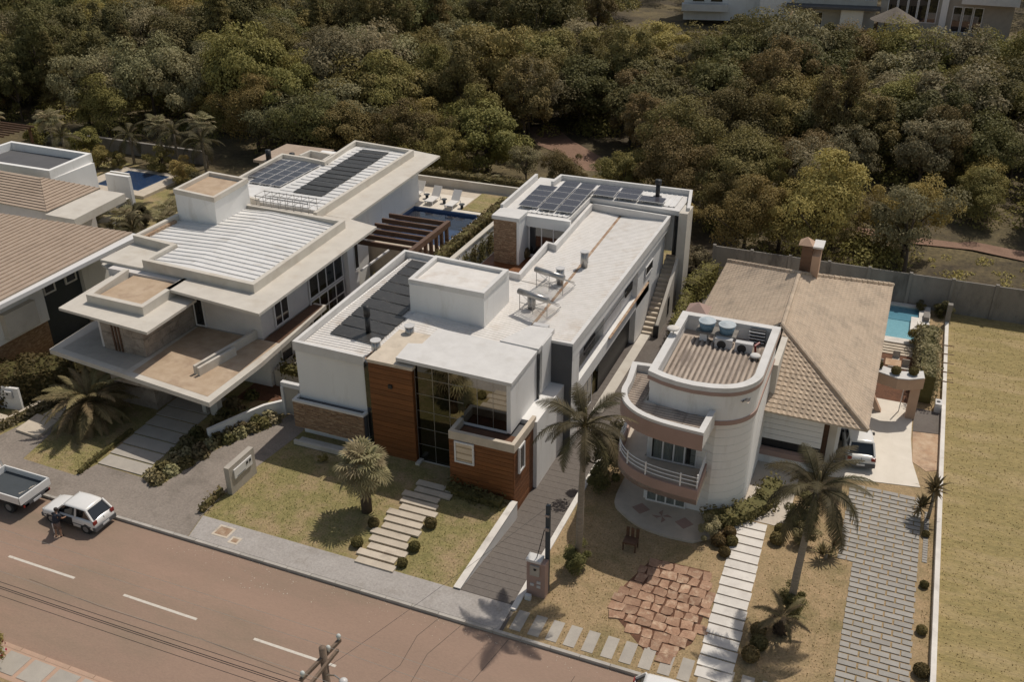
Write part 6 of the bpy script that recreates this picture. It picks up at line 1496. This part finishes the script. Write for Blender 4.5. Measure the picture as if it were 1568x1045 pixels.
t = empty('silver_fan_plant', (-73.5, 61.5, 0), 'pale silver fan palm beside the grey flat roof at the left', 'palm')
q = MB(); q.tube([(0, 0, -.1), (0, 0, 1.4)], .16, 8); put('trunk', mesh_of(q, 'trunk', M['barkd'], True), t)
sf = fan_mesh('silver_leaf', .9, .95, 18, M['leafS'])
for k in range(12): put('frond', sf, t, (0, 0, 1.4), (0, -R(20+45*rnd.random()), k*2.4))

# ================================================================== VEHICLES, PERSON, POLE
def loft(q, secs):
    n = len(secs[0]); o = len(q.v)
    for s in secs: q.v += [tuple(p) for p in s]
    for i in range(len(secs)-1):
        for k in range(n-1): q.f.append((o+i*n+k, o+i*n+k+1, o+(i+1)*n+k+1, o+(i+1)*n+k))
    q.f.append(tuple(o+k for k in range(n))[::-1]); q.f.append(tuple(o+(len(secs)-1)*n+k for k in range(n)))
def car(name, loc, rz, label, Lc=3.65, Wc=1.55, belt=.86, top=1.42, hoodz=.86, style='hatch', group=None, door_open=False, wb=2.35, sc0=.86):
    """x forward; origin at ground centre"""
    t = empty(name, loc, label, 'car', group); t.rotation_euler[2] = rz; t.scale = (sc0,)*3; ORG[t.name] = (0, 0, 0)
    hw = Wc/2
    def sec(x, w, z0, zs, zt, crown=.02):
        pts = [(x, -w*.90, z0), (x, -w*.985, z0+.14), (x, -w, (z0+zs)*.5+.08), (x, -w*.975, zs-.10), (x, -w*.93, zs-.02), (x, -w*.80, zt), (x, -w*.4, zt+crown), (x, 0, zt+crown*1.4)]
        return pts+[(p[0], -p[1], p[2]) for p in pts[-2::-1]]
    hf = Lc/2
    S = [sec(hf-.0, hw*.80, .30, .56, .58), sec(hf-.05, hw*.90, .22, .68, .70), sec(hf-.22, hw*.97, .20, .74, .76), sec(hf-.62, hw, .20, .80, .82), sec(hf-1.05, hw, .20, .85, hoodz), sec(0, hw*1.01, .20, belt, belt), sec(-hf*.55, hw, .20, belt+.01, belt+.01), sec(-hf+.28, hw*.98, .22, belt, belt), sec(-hf+.07, hw*.94, .26, belt-.05, belt-.04), sec(-hf, hw*.88, .34, .66, .68)]
    q = MB(); loft(q, S); me = mesh_of(q, 'body', M['carwhite'], True); body = put('body', me, t)
    if style == 'hatch': xa, xb, xc, xd = hf-1.0, hf-1.62, -hf+.55, -hf+.12
    else: xa, xb, xc, xd = hf-1.05, hf-1.85, -hf+.75, -hf+.25
    wb_, wt = hw*.92, hw*.76
    B = {'fl': (xa, wb_*.92), 'fr': (xa, -wb_*.92), 'rl': (xd, wb_*.93), 'rr': (xd, -wb_*.93)}
    T = {'fl': (xb, wt), 'fr': (xb, -wt), 'rl': (xc, wt*.97), 'rr': (xc, -wt*.97)}
    zb, zt = belt-.02, top-.05
    # cabin: dark glass volume, then white roof and pillars over it
    q = MB(); k = ['fr', 'fl', 'rl', 'rr']; vs = [(B[i][0], B[i][1], zb) for i in k]+[(T[i][0], T[i][1], zt) for i in k]
    q.add(vs, [(0,1,5,4), (1,2,6,5), (2,3,7,6), (3,0,4,7), (4,5,6,7)]); gl = put('windows', mesh_of(q, 'windows', M['darkglass']), t)
    q = MB(); R_ = []
    for i, (x, w, z) in enumerate(((xb+.04, wt*.98, zt-.01), (xb-.12, wt*1.02, zt+.035), ((xb+xc)/2, wt*1.04, zt+.055), (xc+.12, wt*1.02, zt+.035), (xc-.04, wt*.97, zt-.0))):
        R_.append([(x, -w-.01, z-.04), (x, -w, z), (x, -w*.8, z+.03), (x, 0, z+.045), (x, w*.8, z+.03), (x, w, z), (x, w+.01, z-.04)])
    loft(q, R_); put('roof', mesh_of(q, 'roof', M['carwhite'], True), t)
    for s in (-1, 1):
        q = MB(); q.bar((xa, s*wb_*.92, zb), (xb, s*wt, zt), .06, .07); q.bar((xd, s*wb_*.93, zb), (xc, s*wt*.97, zt), .09, .16)
        xm = (xb+xc)/2-.02; q.bar((xm, s*wb_*.985, zb), (xm-.05, s*wt*1.01, zt), .035, .08); put('pillar', mesh_of(q, 'pillar', M['carwhite']), t)
        q = MB(); q.box(xa-.35, s*(hw+.02)-.08 if s > 0 else -hw-.12, belt-.02, xa-.18, s*hw+.12 if s > 0 else -hw+.04, belt+.1); put('mirror', mesh_of(q, 'mirror', M['black']), t)
        q = MB(); q.box(-hf+.0, s*hw*.78-.12, .66, -hf+.075, s*hw*.78+.12, .86); put('tail_light', mesh_of(q, 'tail_light', M['redlamp']), t)
        q = MB(); q.box(hf-.10, s*hw*.62-.16, .58, hf-.015, s*hw*.62+.16, .69); put('headlight', mesh_of(q, 'headlight', M['ins']), t)
        q = MB(); q.box(-.15, s*hw*1.0-.012, belt-.17, -.0, s*hw*1.0+.018, belt-.13); put('door_handle', mesh_of(q, 'door_handle', M['black']), t)
        for xw in (wb/2-.02, -wb/2-.02):
            q = MB(); q.tube([(xw, s*(hw-.19), .28), (xw, s*(hw+.004), .28)], .275, 22); w = put('wheel', mesh_of(q, 'wheel', M['rubber'], False), t)
            q = MB(); q.tube([(xw, s*(hw), .28), (xw, s*(hw+.012), .28)], .175, 16); put('rim', mesh_of(q, 'rim', M['hub']), w)
            q = MB(); q.tube([(xw, s*(hw-.2), .30), (xw, s*(hw-.006), .30)], .33, 22); put('wheel_arch', mesh_of(q, 'wheel_arch', M['black']), t)
    q = MB(); q.box(-hf-.05, -hw*.95, .26, -hf+.15, hw*.95, .5); put('rear_bumper', mesh_of(q, 'rear_bumper', M['grey']), t)
    q = MB(); q.box(hf-.15, -hw*.92, .24, hf+.05, hw*.92, .46); put('front_bumper', mesh_of(q, 'front_bumper', M['grey']), t)
    q = MB(); q.box(-hf-.065, -.22, .36, -hf-.05, .22, .48); put('number_plate', mesh_of(q, 'number_plate', M['plate']), t)
    q = MB(); q.bar((-hf+.02, 0, belt-.04), (-hf+.0, 0, .70), .02, .015); put('tailgate_handle', mesh_of(q, 'tailgate_handle', M['black']), t)
    for s in (-1, 1): q = MB(); q.bar((hf-.25, s*hw*.98, .5), (-hf+.25, s*hw*1.0, .5), .025, .05); put('side_moulding', mesh_of(q, 'side_moulding', M['grey']), t)
    if door_open:
        q = MB(); q.box(-.95, -.03, .24, 0, .03, belt-.02); d = put('open_door', mesh_of(q, 'open_door', M['carwhite']), t, (xa-.18, hw-.02, 0), (0, 0, -R(58)))
        q = MB(); q.add([(-.95, -.02, belt), (-.1, -.02, belt), (-.5, -.16, top-.1), (-.92, -.16, top-.1)], [(0, 1, 2, 3)]); put('door_window', mesh_of(q, 'door_window', M['darkglass']), d)
        q = MB(); q.box(xa-1.2, hw-.015, .3, xa-.22, hw+.012, belt-.06); put('door_opening', mesh_of(q, 'door_opening', M['black']), t)
    return t
car('parked_car', (-31.97, 25.2, -.12), R(180), 'small white hatchback at the kerb with its driver door open', door_open=True)
car('parked_car', (.45, 44.1, .03), R(100), 'silver-white car half under the porch roof of the balcony house', Lc=3.9, Wc=1.66, belt=.9, top=1.5, style='suv')
car('parked_car', (-3.9, 24.55, -.12), R(2), 'white car at the bottom picture edge, only its roof in view', Lc=4.1, Wc=1.68)
# pickup with an open bed
T = empty('pickup_truck', (-36.2, 25.2, -.12), 'white pickup truck with open dropside bed parked ahead of the hatchback', 'truck'); ORG[T.name] = (0, 0, 0); T.rotation_euler[2] = R(180)
def tp(name, q, m_, par=None, sm=False): return put(name, mesh_of(q, name, M[m_], sm), par or T)
x0, x1, yw = -1.75, .95, .86
q = MB(); q.box(x0, -yw, .74, x1, yw, .80); bed_ = tp('cargo_bed', q, 'slate')
q = MB(); q.box(x0, -yw-.03, .72, x1, -yw+.03, 1.10); tp('side_board', q, 'carwhite')
q = MB(); q.box(x0, yw-.03, .72, x1, yw+.03, 1.10); tp('side_board', q, 'carwhite')
q = MB(); q.box(x0-.04, -yw-.03, .72, x0+.03, yw+.03, 1.10); tp('tailboard', q, 'carwhite')
q = MB(); q.box(x1-.03, -yw-.03, .72, x1+.04, yw+.03, 1.12); tp('headboard', q, 'carwhite')
q = MB()
for y in (-.55, -.2, .2, .55): q.tube([(x1+.02, y, 1.1), (x1+.02, y, 1.62)], .025, 5)
q.tube([(x1+.02, -.75, 1.1), (x1+.02, -.7, 1.6), (x1+.02, -.5, 1.7), (x1+.02, .5, 1.7), (x1+.02, .7, 1.6), (x1+.02, .75, 1.1)], .032, 6); tp('ladder_rack', q, 'carwhite')
q = MB(); q.box(-1.7, -.4, .42, 2.9, .4, .72); tp('chassis', q, 'black')
q = MB(); loft(q, [[(x, -w, .35), (x, -w*1.02, .9), (x, -w*.85, z), (x, 0, z+.05), (x, w*.85, z), (x, w*1.02, .9), (x, w, .35)] for x, w, z in ((1.1, .8, 1.45), (1.2, .84, 1.56), (2.0, .84, 1.58), (2.55, .82, 1.1), (3.3, .78, .95), (3.45, .7, .7))]); tp('cab', q, 'carwhite', None, True)
for s in (-1, 1):
    q = MB(); q.box(1.3, s*.845-.012, 1.0, 2.0, s*.845+.012, 1.42); tp('side_window', q, 'darkglass')
    q = MB(); q.box(x0-.06, s*.62-.16, .5, x0-.03, s*.62+.16, .62); tp('tail_light', q, 'redlamp')
    for xw in (-.85, 2.55):
        q = MB(); q.tube([(xw, s*.62, .31), (xw, s*.84, .31)], .31, 20); w_ = tp('wheel', q, 'rubber')
        q = MB(); q.tube([(xw, s*.84, .31), (xw, s*.855, .31)], .17, 14); tp('rim', q, 'hub', w_)
q = MB(); q.box(x0-.08, -.22, .48, x0-.06, .22, .6); tp('number_plate', q, 'plate')
q = MB(); q.box(x0-.06, -.7, .5, x0+.02, .7, .68); tp('rear_crossbar', q, 'grey')
q = MB()
for k in range(9): q.box(-1.3+.02*k, -.5+k*.09, .801, -1.26+.02*k+.05*math.sin(k), -.4+k*.09, .806)
tp('bed_scratch', q, 'slab_g')
# person at the open car door: one continuous skin body
def person(name, joints, edges, radii, loc, label, parts):
    me = bpy.data.meshes.new('body'); me.from_pydata(joints, edges, []); me.update(); me.materials.append(M['skin'])
    o = bpy.data.objects.new(name, me); COL.objects.link(o); o.location = loc
    md = o.modifiers.new('skin', 'SKIN'); sv = me.skin_vertices[0].data
    for i, r in enumerate(radii): sv[i].radius = (r, r*.85)
    sv[0].use_root = True; md.use_smooth_shade = True
    o.modifiers.new('sub', 'SUBSURF').levels = 1; o.modifiers['sub'].render_levels = 2
    tag(o, label, 'person'); return o
def tube_part(name, pts, rf, m_, par, n=10, sc_=(1, .8)):
    q = MB(); q.tube(pts, rf, n); return put(name, mesh_of(q, name, M[m_], True), par)
J = [(0, 0, .88), (0, .03, 1.1), (0, .10, 1.32), (0, .14, 1.42), (0, .20, 1.56), (.09, 0, .84), (.13, .03, .46), (.14, -.02, .07), (.14, .10, .03), (-.09, 0, .84), (-.10, -.06, .46), (-.11, -.12, .07), (-.11, .0, .03),
     (.19, .10, 1.34), (.27, .20, 1.10), (.24, .40, 1.02), (.23, .49, 1.01), (-.19, .10, 1.34), (-.26, .16, 1.08), (-.24, .36, .98), (-.23, .45, .97)]
Ed = [(0, 1), (1, 2), (2, 3), (3, 4), (0, 5), (5, 6), (6, 7), (7, 8), (0, 9), (9, 10), (10, 11), (11, 12), (2, 13), (13, 14), (14, 15), (15, 16), (2, 17), (17, 18), (18, 19), (19, 20)]
Ra = [.14, .13, .15, .055, .10, .10, .062, .042, .04, .10, .062, .042, .04, .062, .045, .034, .03, .062, .045, .034, .03]
pr = person('person', J, Ed, Ra, (-31.95, 23.95, -.12), 'person in navy T-shirt and brown shorts leaning to the open car door', None); pr.scale = (.86, .86, .86)
tube_part('t_shirt', [(0, 0, .92), (0, .03, 1.1), (0, .09, 1.28), (0, .12, 1.40)], lambda f: .185-.05*f*f, 'tee', pr)
for s in (-1, 1):
    tube_part('sleeve', [(s*.12, .09, 1.36), (s*.2, .11, 1.33), (s*.25, .16, 1.2)], lambda f: .085-.012*f, 'tee', pr, 8)
    tube_part('shorts_leg', [(s*.07, 0, .92), (s*.09, 0, .80), (s*.12, s*.02, .5)], lambda f: .125-.02*f, 'shorts', pr, 9)
    tube_part('shoe', [(s*.125, -.08*(s < 0)-.04, .04), (s*.13, .12-.1*(s < 0), .04)], .05, 'black', pr, 7)
q = MB(); q.ball((0, .19, 1.61), .112, 10, 8); put('hair', mesh_of(q, 'hair', M['hair'], True), pr)
# street lamp pole with cross-arm, insulators and lamp, and the wires along the street
PX0, PY0 = -16.0, 18.4
q_ = W0 = None
U = empty('utility_pole', (-12.8, 16.7, 0), 'wooden utility pole with cross-arms and pale insulators at the bottom edge of the picture', 'utility pole')
ux, uy = -12.85, 16.72
q = MB(); q.tube([(ux, uy, -.3), (ux, uy, 7.25)], .15, 10, .11); part('pole_shaft', q, M['pole'], U, True)
# cross-arm runs across the street direction
q = MB(); q.bar((ux-.12, uy-1.0, 6.9), (ux+.1, uy+.75, 6.9), .09, .11); part('cross_arm', q, M['pole'], U)
q = MB(); q.bar((ux+.12, uy-1.0, 6.75), (ux+.16, uy+.5, 6.75), .08, .1); part('cross_arm', q, M['pole'], U)
for (x, y, z) in ((ux-.1, uy-.9, 6.98), (ux+.05, uy+.2, 6.98), (ux+.09, uy+.7, 6.98)):
    q = MB(); q.ball((x, y, z+.09), .075, 10, 7, 1.3); q.cyl(x, y, z-.05, z+.05, .04, 8); part('insulator', q, M['ins'], U, True)
q = MB(); q.tube([(ux+.1, uy-.1, 6.3), (ux+.5, uy-.25, 6.6), (ux+.75, uy-.33, 6.6)], .025, 6); part('lamp_arm', q, M['steel'], U)
q = MB(); q.ball((ux+.85, uy-.36, 6.62), .13, 12, 7, .7); part('lamp_head', q, M['lampgrey'], U, True)
def wire(pts, label, r=.012, mt='black', name='overhead_wire'):
    q = MB(); P = []
    for i in range(len(pts)-1):
        a, b = Vector(pts[i]), Vector(pts[i+1])
        for k in range(16): f = k/16; p = a.lerp(b, f); P.append((p.x, p.y, p.z-1.6*f*(1-f)*((b-a).length/60)))
    P.append(pts[-1]); q.tube(P, r, 4, cap=False); o = part(name, q, M[mt]); tag(o, label, 'wire', 'overhead wires along the street'); return o
for k, (dy, z, r, mt) in enumerate(((.7, 7.1, .007, 'slab_g'), (.2, 7.1, .007, 'slab_g'), (-.9, 7.1, .007, 'slab_g'), (-.3, 5.95, .011, 'black'), (-.36, 5.8, .015, 'black'), (-.28, 5.6, .013, 'black'), (-.4, 5.4, .010, 'black'))):
    wire([(-62, uy+dy+(.5 if z > 6 else 0), z), (ux, uy+dy, z), (35, uy+dy, z)], ['thin pale overhead wire farthest across the street', 'thin pale overhead wire in the middle of the cross-arm', 'thin pale overhead wire nearest the viewer', 'topmost dark cable of the low bundle along the street', 'thickest dark cable of the low bundle along the street', 'third dark cable of the low bundle along the street', 'lowest dark cable of the bundle along the street'][k], r, mt)
wire([(ux, uy, 6.4), (-10.44, 28.75, 4.35)], 'service cable dropping from the utility pole to the dark service pole', .007, 'black')

# ================================================================== HOUSES BEYOND THE WOODS
def far_house(loc, rz, label, build):
    t = empty('distant_house', loc, label, 'house', 'houses beyond the woods'); ORG[t.name] = (0, 0, 0); t.rotation_euler[2] = rz
    build(t); return t
def fb(t, name, bx, m_): q = MB(); q.box(*bx); return put(name, mesh_of(q, name, M[m_]), t)
def fwin(t, x0, y, z0, w, h, face='f', fr=True):
    q = MB()
    if face == 'f': q.box(x0, y-.06, z0, x0+w, y-.02, z0+h)
    else: q.box(y+.02, x0, z0, y+.06, x0+w, z0+h)
    f = put('window', mesh_of(q, 'window', M['frame']), t); q = MB()
    if face == 'f': q.box(x0+.12, y-.08, z0+.12, x0+w-.12, y-.061, z0+h-.12)
    else: q.box(y+.061, x0+.12, z0+.12, y+.08, x0+w-.12, z0+h-.12)
    put('pane', mesh_of(q, 'pane', M['darkglass']), f)
def h_a(t):
    fb(t, 'wall', (-8, 0, 0, 8, 10, 9), 'white'); fb(t, 'wall', (3.5, -2.0, 0, 8.2, 0, 7.5), 'white')
    fb(t, 'balcony_band', (-8.3, -1.6, 4.6, -2, 0, 5.5), 'white2'); fb(t, 'balcony_band', (-8.3, -1.8, 1.6, -1.2, 0, 2.6), 'white2')
    for x in (-6.5, -3.6, 1.0, 2.2): fwin(t, x, 0, 5.6, 1.3, 2.0)
    for x in (-6.8, -4.0): fwin(t, x, 0, 2.7, 2.0, 1.8)
    for y in (1.5, 4.5): fwin(t, y, 8, 3.0, .8, 1.2, 'r'); fwin(t, y, 8, 5.8, .8, 1.2, 'r')
    fb(t, 'roof', (-8.6, -.5, 9, 8.6, 10.5, 9.3), 'tileB')
def h_b(t):
    fb(t, 'wall', (-6, 0, 0, 6, 9, 8), 'cream'); fb(t, 'terrace_slab', (-7, -3, 3.4, 6.5, 0, 3.7), 'grey'); fb(t, 'wall', (1.0, -2.2, 0, 4.2, 0, 3.4), 'white')
    for x in (-5, -2, 1.5, 4.2): fwin(t, x, 0, 4.4, 1.3, 1.6)
    fwin(t, -4.5, 0, .6, 3, 2.0); fb(t, 'roof', (-6.6, -.6, 8, 6.6, 9.6, 8.3), 'tileB')
def h_c(t):
    fb(t, 'wall', (-9, 0, 0, 9, 9, 7.5), 'slab_g'); fb(t, 'balcony_band', (2, -2.4, 5.3, 9.5, 0, 6.6), 'white2'); fb(t, 'column', (-.6, -.6, 0, .3, 0, 7.5), 'white')
    for x in (-8, -6.6, -5.2, -3.8, -2.4): fwin(t, x, 0, 2.0, 1.35, 4.4)
    for x in (1.0, 2.4, 3.8): fwin(t, x, 0, 1.0, 1.3, 3.6)
    fb(t, 'roof', (-9.5, -.6, 7.5, 9.5, 9.5, 7.8), 'grey')
far_house((-28.3, 160, .6), R(12), 'white two-storey house at the top edge with open balconies', h_a)
far_house((-13.5, 160, .2), R(6), 'cream house with dark terrace slab at the top edge, right of the white one', h_b)
far_house((2.0, 160, .0), R(-3), 'house with tall glazed front at the top edge near the round hut', h_c)
t = empty('thatched_hut', (-4.5, 152, .3), 'round thatched hut roof on posts beside the glazed house', 'hut')
q = MB(); q.tube([(0, 0, 3.2), (0, 0, 4.9)], lambda f: 3.2*(1-f)+.1, 18); put('thatched_roof', mesh_of(q, 'thatched_roof', M['thatch']), t)
for k in range(6): q = MB(); a = k*math.pi/3; q.cyl(2.2*math.cos(a), 2.2*math.sin(a), 0, 3.4, .12, 6); put('post', mesh_of(q, 'post', M['dwood']), t)
m = MB(); m.box(-3.5, 149, 0, 8, 158, .9); struct('far_terrace', m, M['terra'])
t = empty('terrace_wall', (2, 148.8, 0), 'white curved parapet of the terrace below the round hut', 'wall'); ORG[t.name] = (2, 148.8, 0)
parapet(t, [(-1.5, 149.2), (1.5, 148.4), (4.5, 148.8), (6, 150)], .3, 0, 1.8, mt='white2', side=1, nm='wall_panel')
m = MB(); m.box(-16.5, 147, 0, -7, 158.5, .3); struct('far_lawn', m, M['lot'])
m = MB(); m.prism([(-22.5, 150), (-20.0, 150), (-18.0, 175), (-21.0, 175)], 0, .5); struct('far_lane', m, M['dirt'])

# ================================================================== THE WOODS
def project(x, y, z):
    v = Vector((x, y, z-CAM_H)); d = v.dot(Fw)
    return 784+FPX*v.dot(Rt2)/d, 522.5-FPX*v.dot(Up2)/d, d
g = np.random.default_rng(21)
cand = []; y = 66.5; row = 0
while y < 215:
    step = 4.5+.017*(y-64)
    x = -190+(step/2 if row % 2 else 0)
    while x < 60:
        cand.append((x+g.uniform(-.38, .38)*step, y+g.uniform(-.38, .38)*step, step)); x += step
    y += step*.84; row += 1
def clear(x, y):
    # clearings, tracks, houses and gardens kept free of large trees
    if y < 72 and -76 > x > -86: return True
    if x > -11.5 and y < 65.6 and x < 60: return True
    if 1.5 < x < 40 and y < 79: return not (g.uniform() < .10)
    if -4 < x <= 1.5 and y < 77 and y > 73.5: return True
    if -34 < x < -24 and 76 < y < 91.5: return True
    if -90 < x < -42 and y < 73.5: return True
    if -42 <= x < -23 and y < 70.5: return True
    if -23.9 <= x < -11.4 and y < 66.5: return True
    if -42 < x < 16 and y > (114 if x < -17 else 119): return y < 172
    return False
chosen = []
for x, y, st in cand:
    if clear(x, y): continue
    px, py, d = project(x, y, 5)
    if px < -130 or px > 1700 or py < -75: continue
    chosen.append((d, x, y, st))
chosen.sort()
kinds = [('round', 'leafA', 'olive round-crowned tree'), ('round', 'leafB', 'dark round-crowned tree'), ('wide', 'leafB', 'broad dark evergreen tree'), ('wide', 'leafA', 'broad olive tree'), ('fine', 'leafC', 'fine-leaved yellow-olive tree'), ('fine', 'leafD', 'fine-leaved brownish tree'), ('tall', 'leafD', 'tall brownish tree'), ('tall', 'leafB', 'tall dark tree'), ('pine', 'leafD', 'dark brown conical tree'), ('loose', 'leafE', 'loose greyish bare-limbed tree'), ('wide', 'leafE', 'broad pale-leaved tree'), ('fine', 'leafA', 'fine-leaved olive tree')]
def patch(x, y): return math.sin(x*.061+1.7)*math.cos(y*.053-.6)+.5*math.sin(x*.13-y*.11)
rest = []
for n, (d, x, y, st) in enumerate(chosen):
    p = patch(x, y)+g.normal(0, .38); fr = y < 84 and x > -45
    if fr: k = [4, 11, 4, 0, 11, 9, 4, 5][int(g.integers(8))]
    elif p > .75: k = [4, 3, 10, 4][int(g.integers(4))]
    elif p > .2: k = [0, 3, 10, 11][int(g.integers(4))]
    elif p > -.35: k = [1, 0, 5, 9, 2][int(g.integers(5))]
    else: k = [2, 7, 8, 6, 1][int(g.integers(5))]
    if -32 < x < -20 and y < 82: st *= .62
    kd, lf, ds = kinds[k]; z = min(1, max(0, (y-66)/14))*hnoise(x, y)-.1
    s = g.uniform(.72, 1.12)*(st/5.6)*(g.uniform(.72, 1.05) if fr else 1.0)*(.85 if kd in ('tall', 'pine') else 1)
    zone = 'behind the left tiled house' if x < -62-(y-66)*.5 else ('behind the cream house' if x < -38-(y-66)*.25 else ('behind the modern house' if x < -12-(y-66)*.12 else 'behind the balcony house'))
    deep = 'near edge' if y < 84 else ('middle' if y < 120 else 'far side')
    if n < 296:
        lab = f'{ds} at the {deep} of the woods {zone}'
        tree('woodland_tree', kd, lf, x, y, z, s, lab, 'tree', f'woodland trees, {ds}, {deep}, {zone}', sz=g.uniform(.8, 1.28))
    else: rest.append((kd, lf, x, y, z, s))
# undergrowth and the farthest crowns: one mass each
def scatter(name, items, nper, leaf, ls, core=False):
    P = []; Nn = []
    for (x, y, z, r, h) in items:
        d = g.normal(0, 1, (nper, 3)); d /= np.linalg.norm(d, axis=1)[:, None]; d[:, 2] = np.abs(d[:, 2])
        P.append(np.array([x, y, z])+d*np.array([r, r, h])*g.uniform(.75, 1.08, (nper, 1))); Nn.append(d+np.array([0, 0, .3]))
    P = np.concatenate(P); Nn = np.concatenate(Nn)
    o = put(name, leaf_mesh(name, P, Nn, g.uniform(.7, 1.4, len(P))*ls, M[leaf], 9)); o['kind'] = 'stuff'; return o
def under(n, xr, yr, r, h, cond):
    out = []
    while len(out) < n:
        x, y = g.uniform(*xr), g.uniform(*yr)
        px, py, d = project(x, y, 0)
        if -60 < px < 1640 and not cond(x, y): s = g.uniform(.6, 1.2); out.append((x, y, min(1, max(0, (y-66)/14))*hnoise(x, y)-.2, r*s, h*s*g.uniform(.6, 1.2)))
    return out
scatter('undergrowth', under(420, (-120, 40), (66, 120), 1.6, 1.9, lambda x, y: clear(x, y)), 230, 'leafA', .19)
scatter('undergrowth', under(260, (-120, 40), (66, 140), 1.5, 1.6, lambda x, y: clear(x, y)), 210, 'leafC', .17)
scatter('undergrowth', under(260, (-44, 16), (112, 150), 2.0, 2.0, lambda x, y: -24 < x < -15 and y > 140), 190, 'leafA', .26)
scatter('undergrowth', under(150, (-9, 16), (64.2, 72.4), .5, .45, lambda x, y: 73.3 < y < 77.5), 60, 'leafC', .12)
if rest:
    far = []
    for kd, lf, x, y, z, s in rest:
        for k in range(9): far.append((x+g.normal(0, 1.7), y+g.normal(0, 1.7), z+3.4*s+g.uniform(0, 2.6), 1.5*s*g.uniform(.7, 1.2), 1.5*s*g.uniform(.7, 1.1)))
    h = len(far)//2
    scatter('far_tree_mass', far[::2], 110, 'leafB', .30); scatter('far_tree_mass', far[1::2], 110, 'leafA', .30)
print('TREES', len(chosen), 'rest', len(rest))
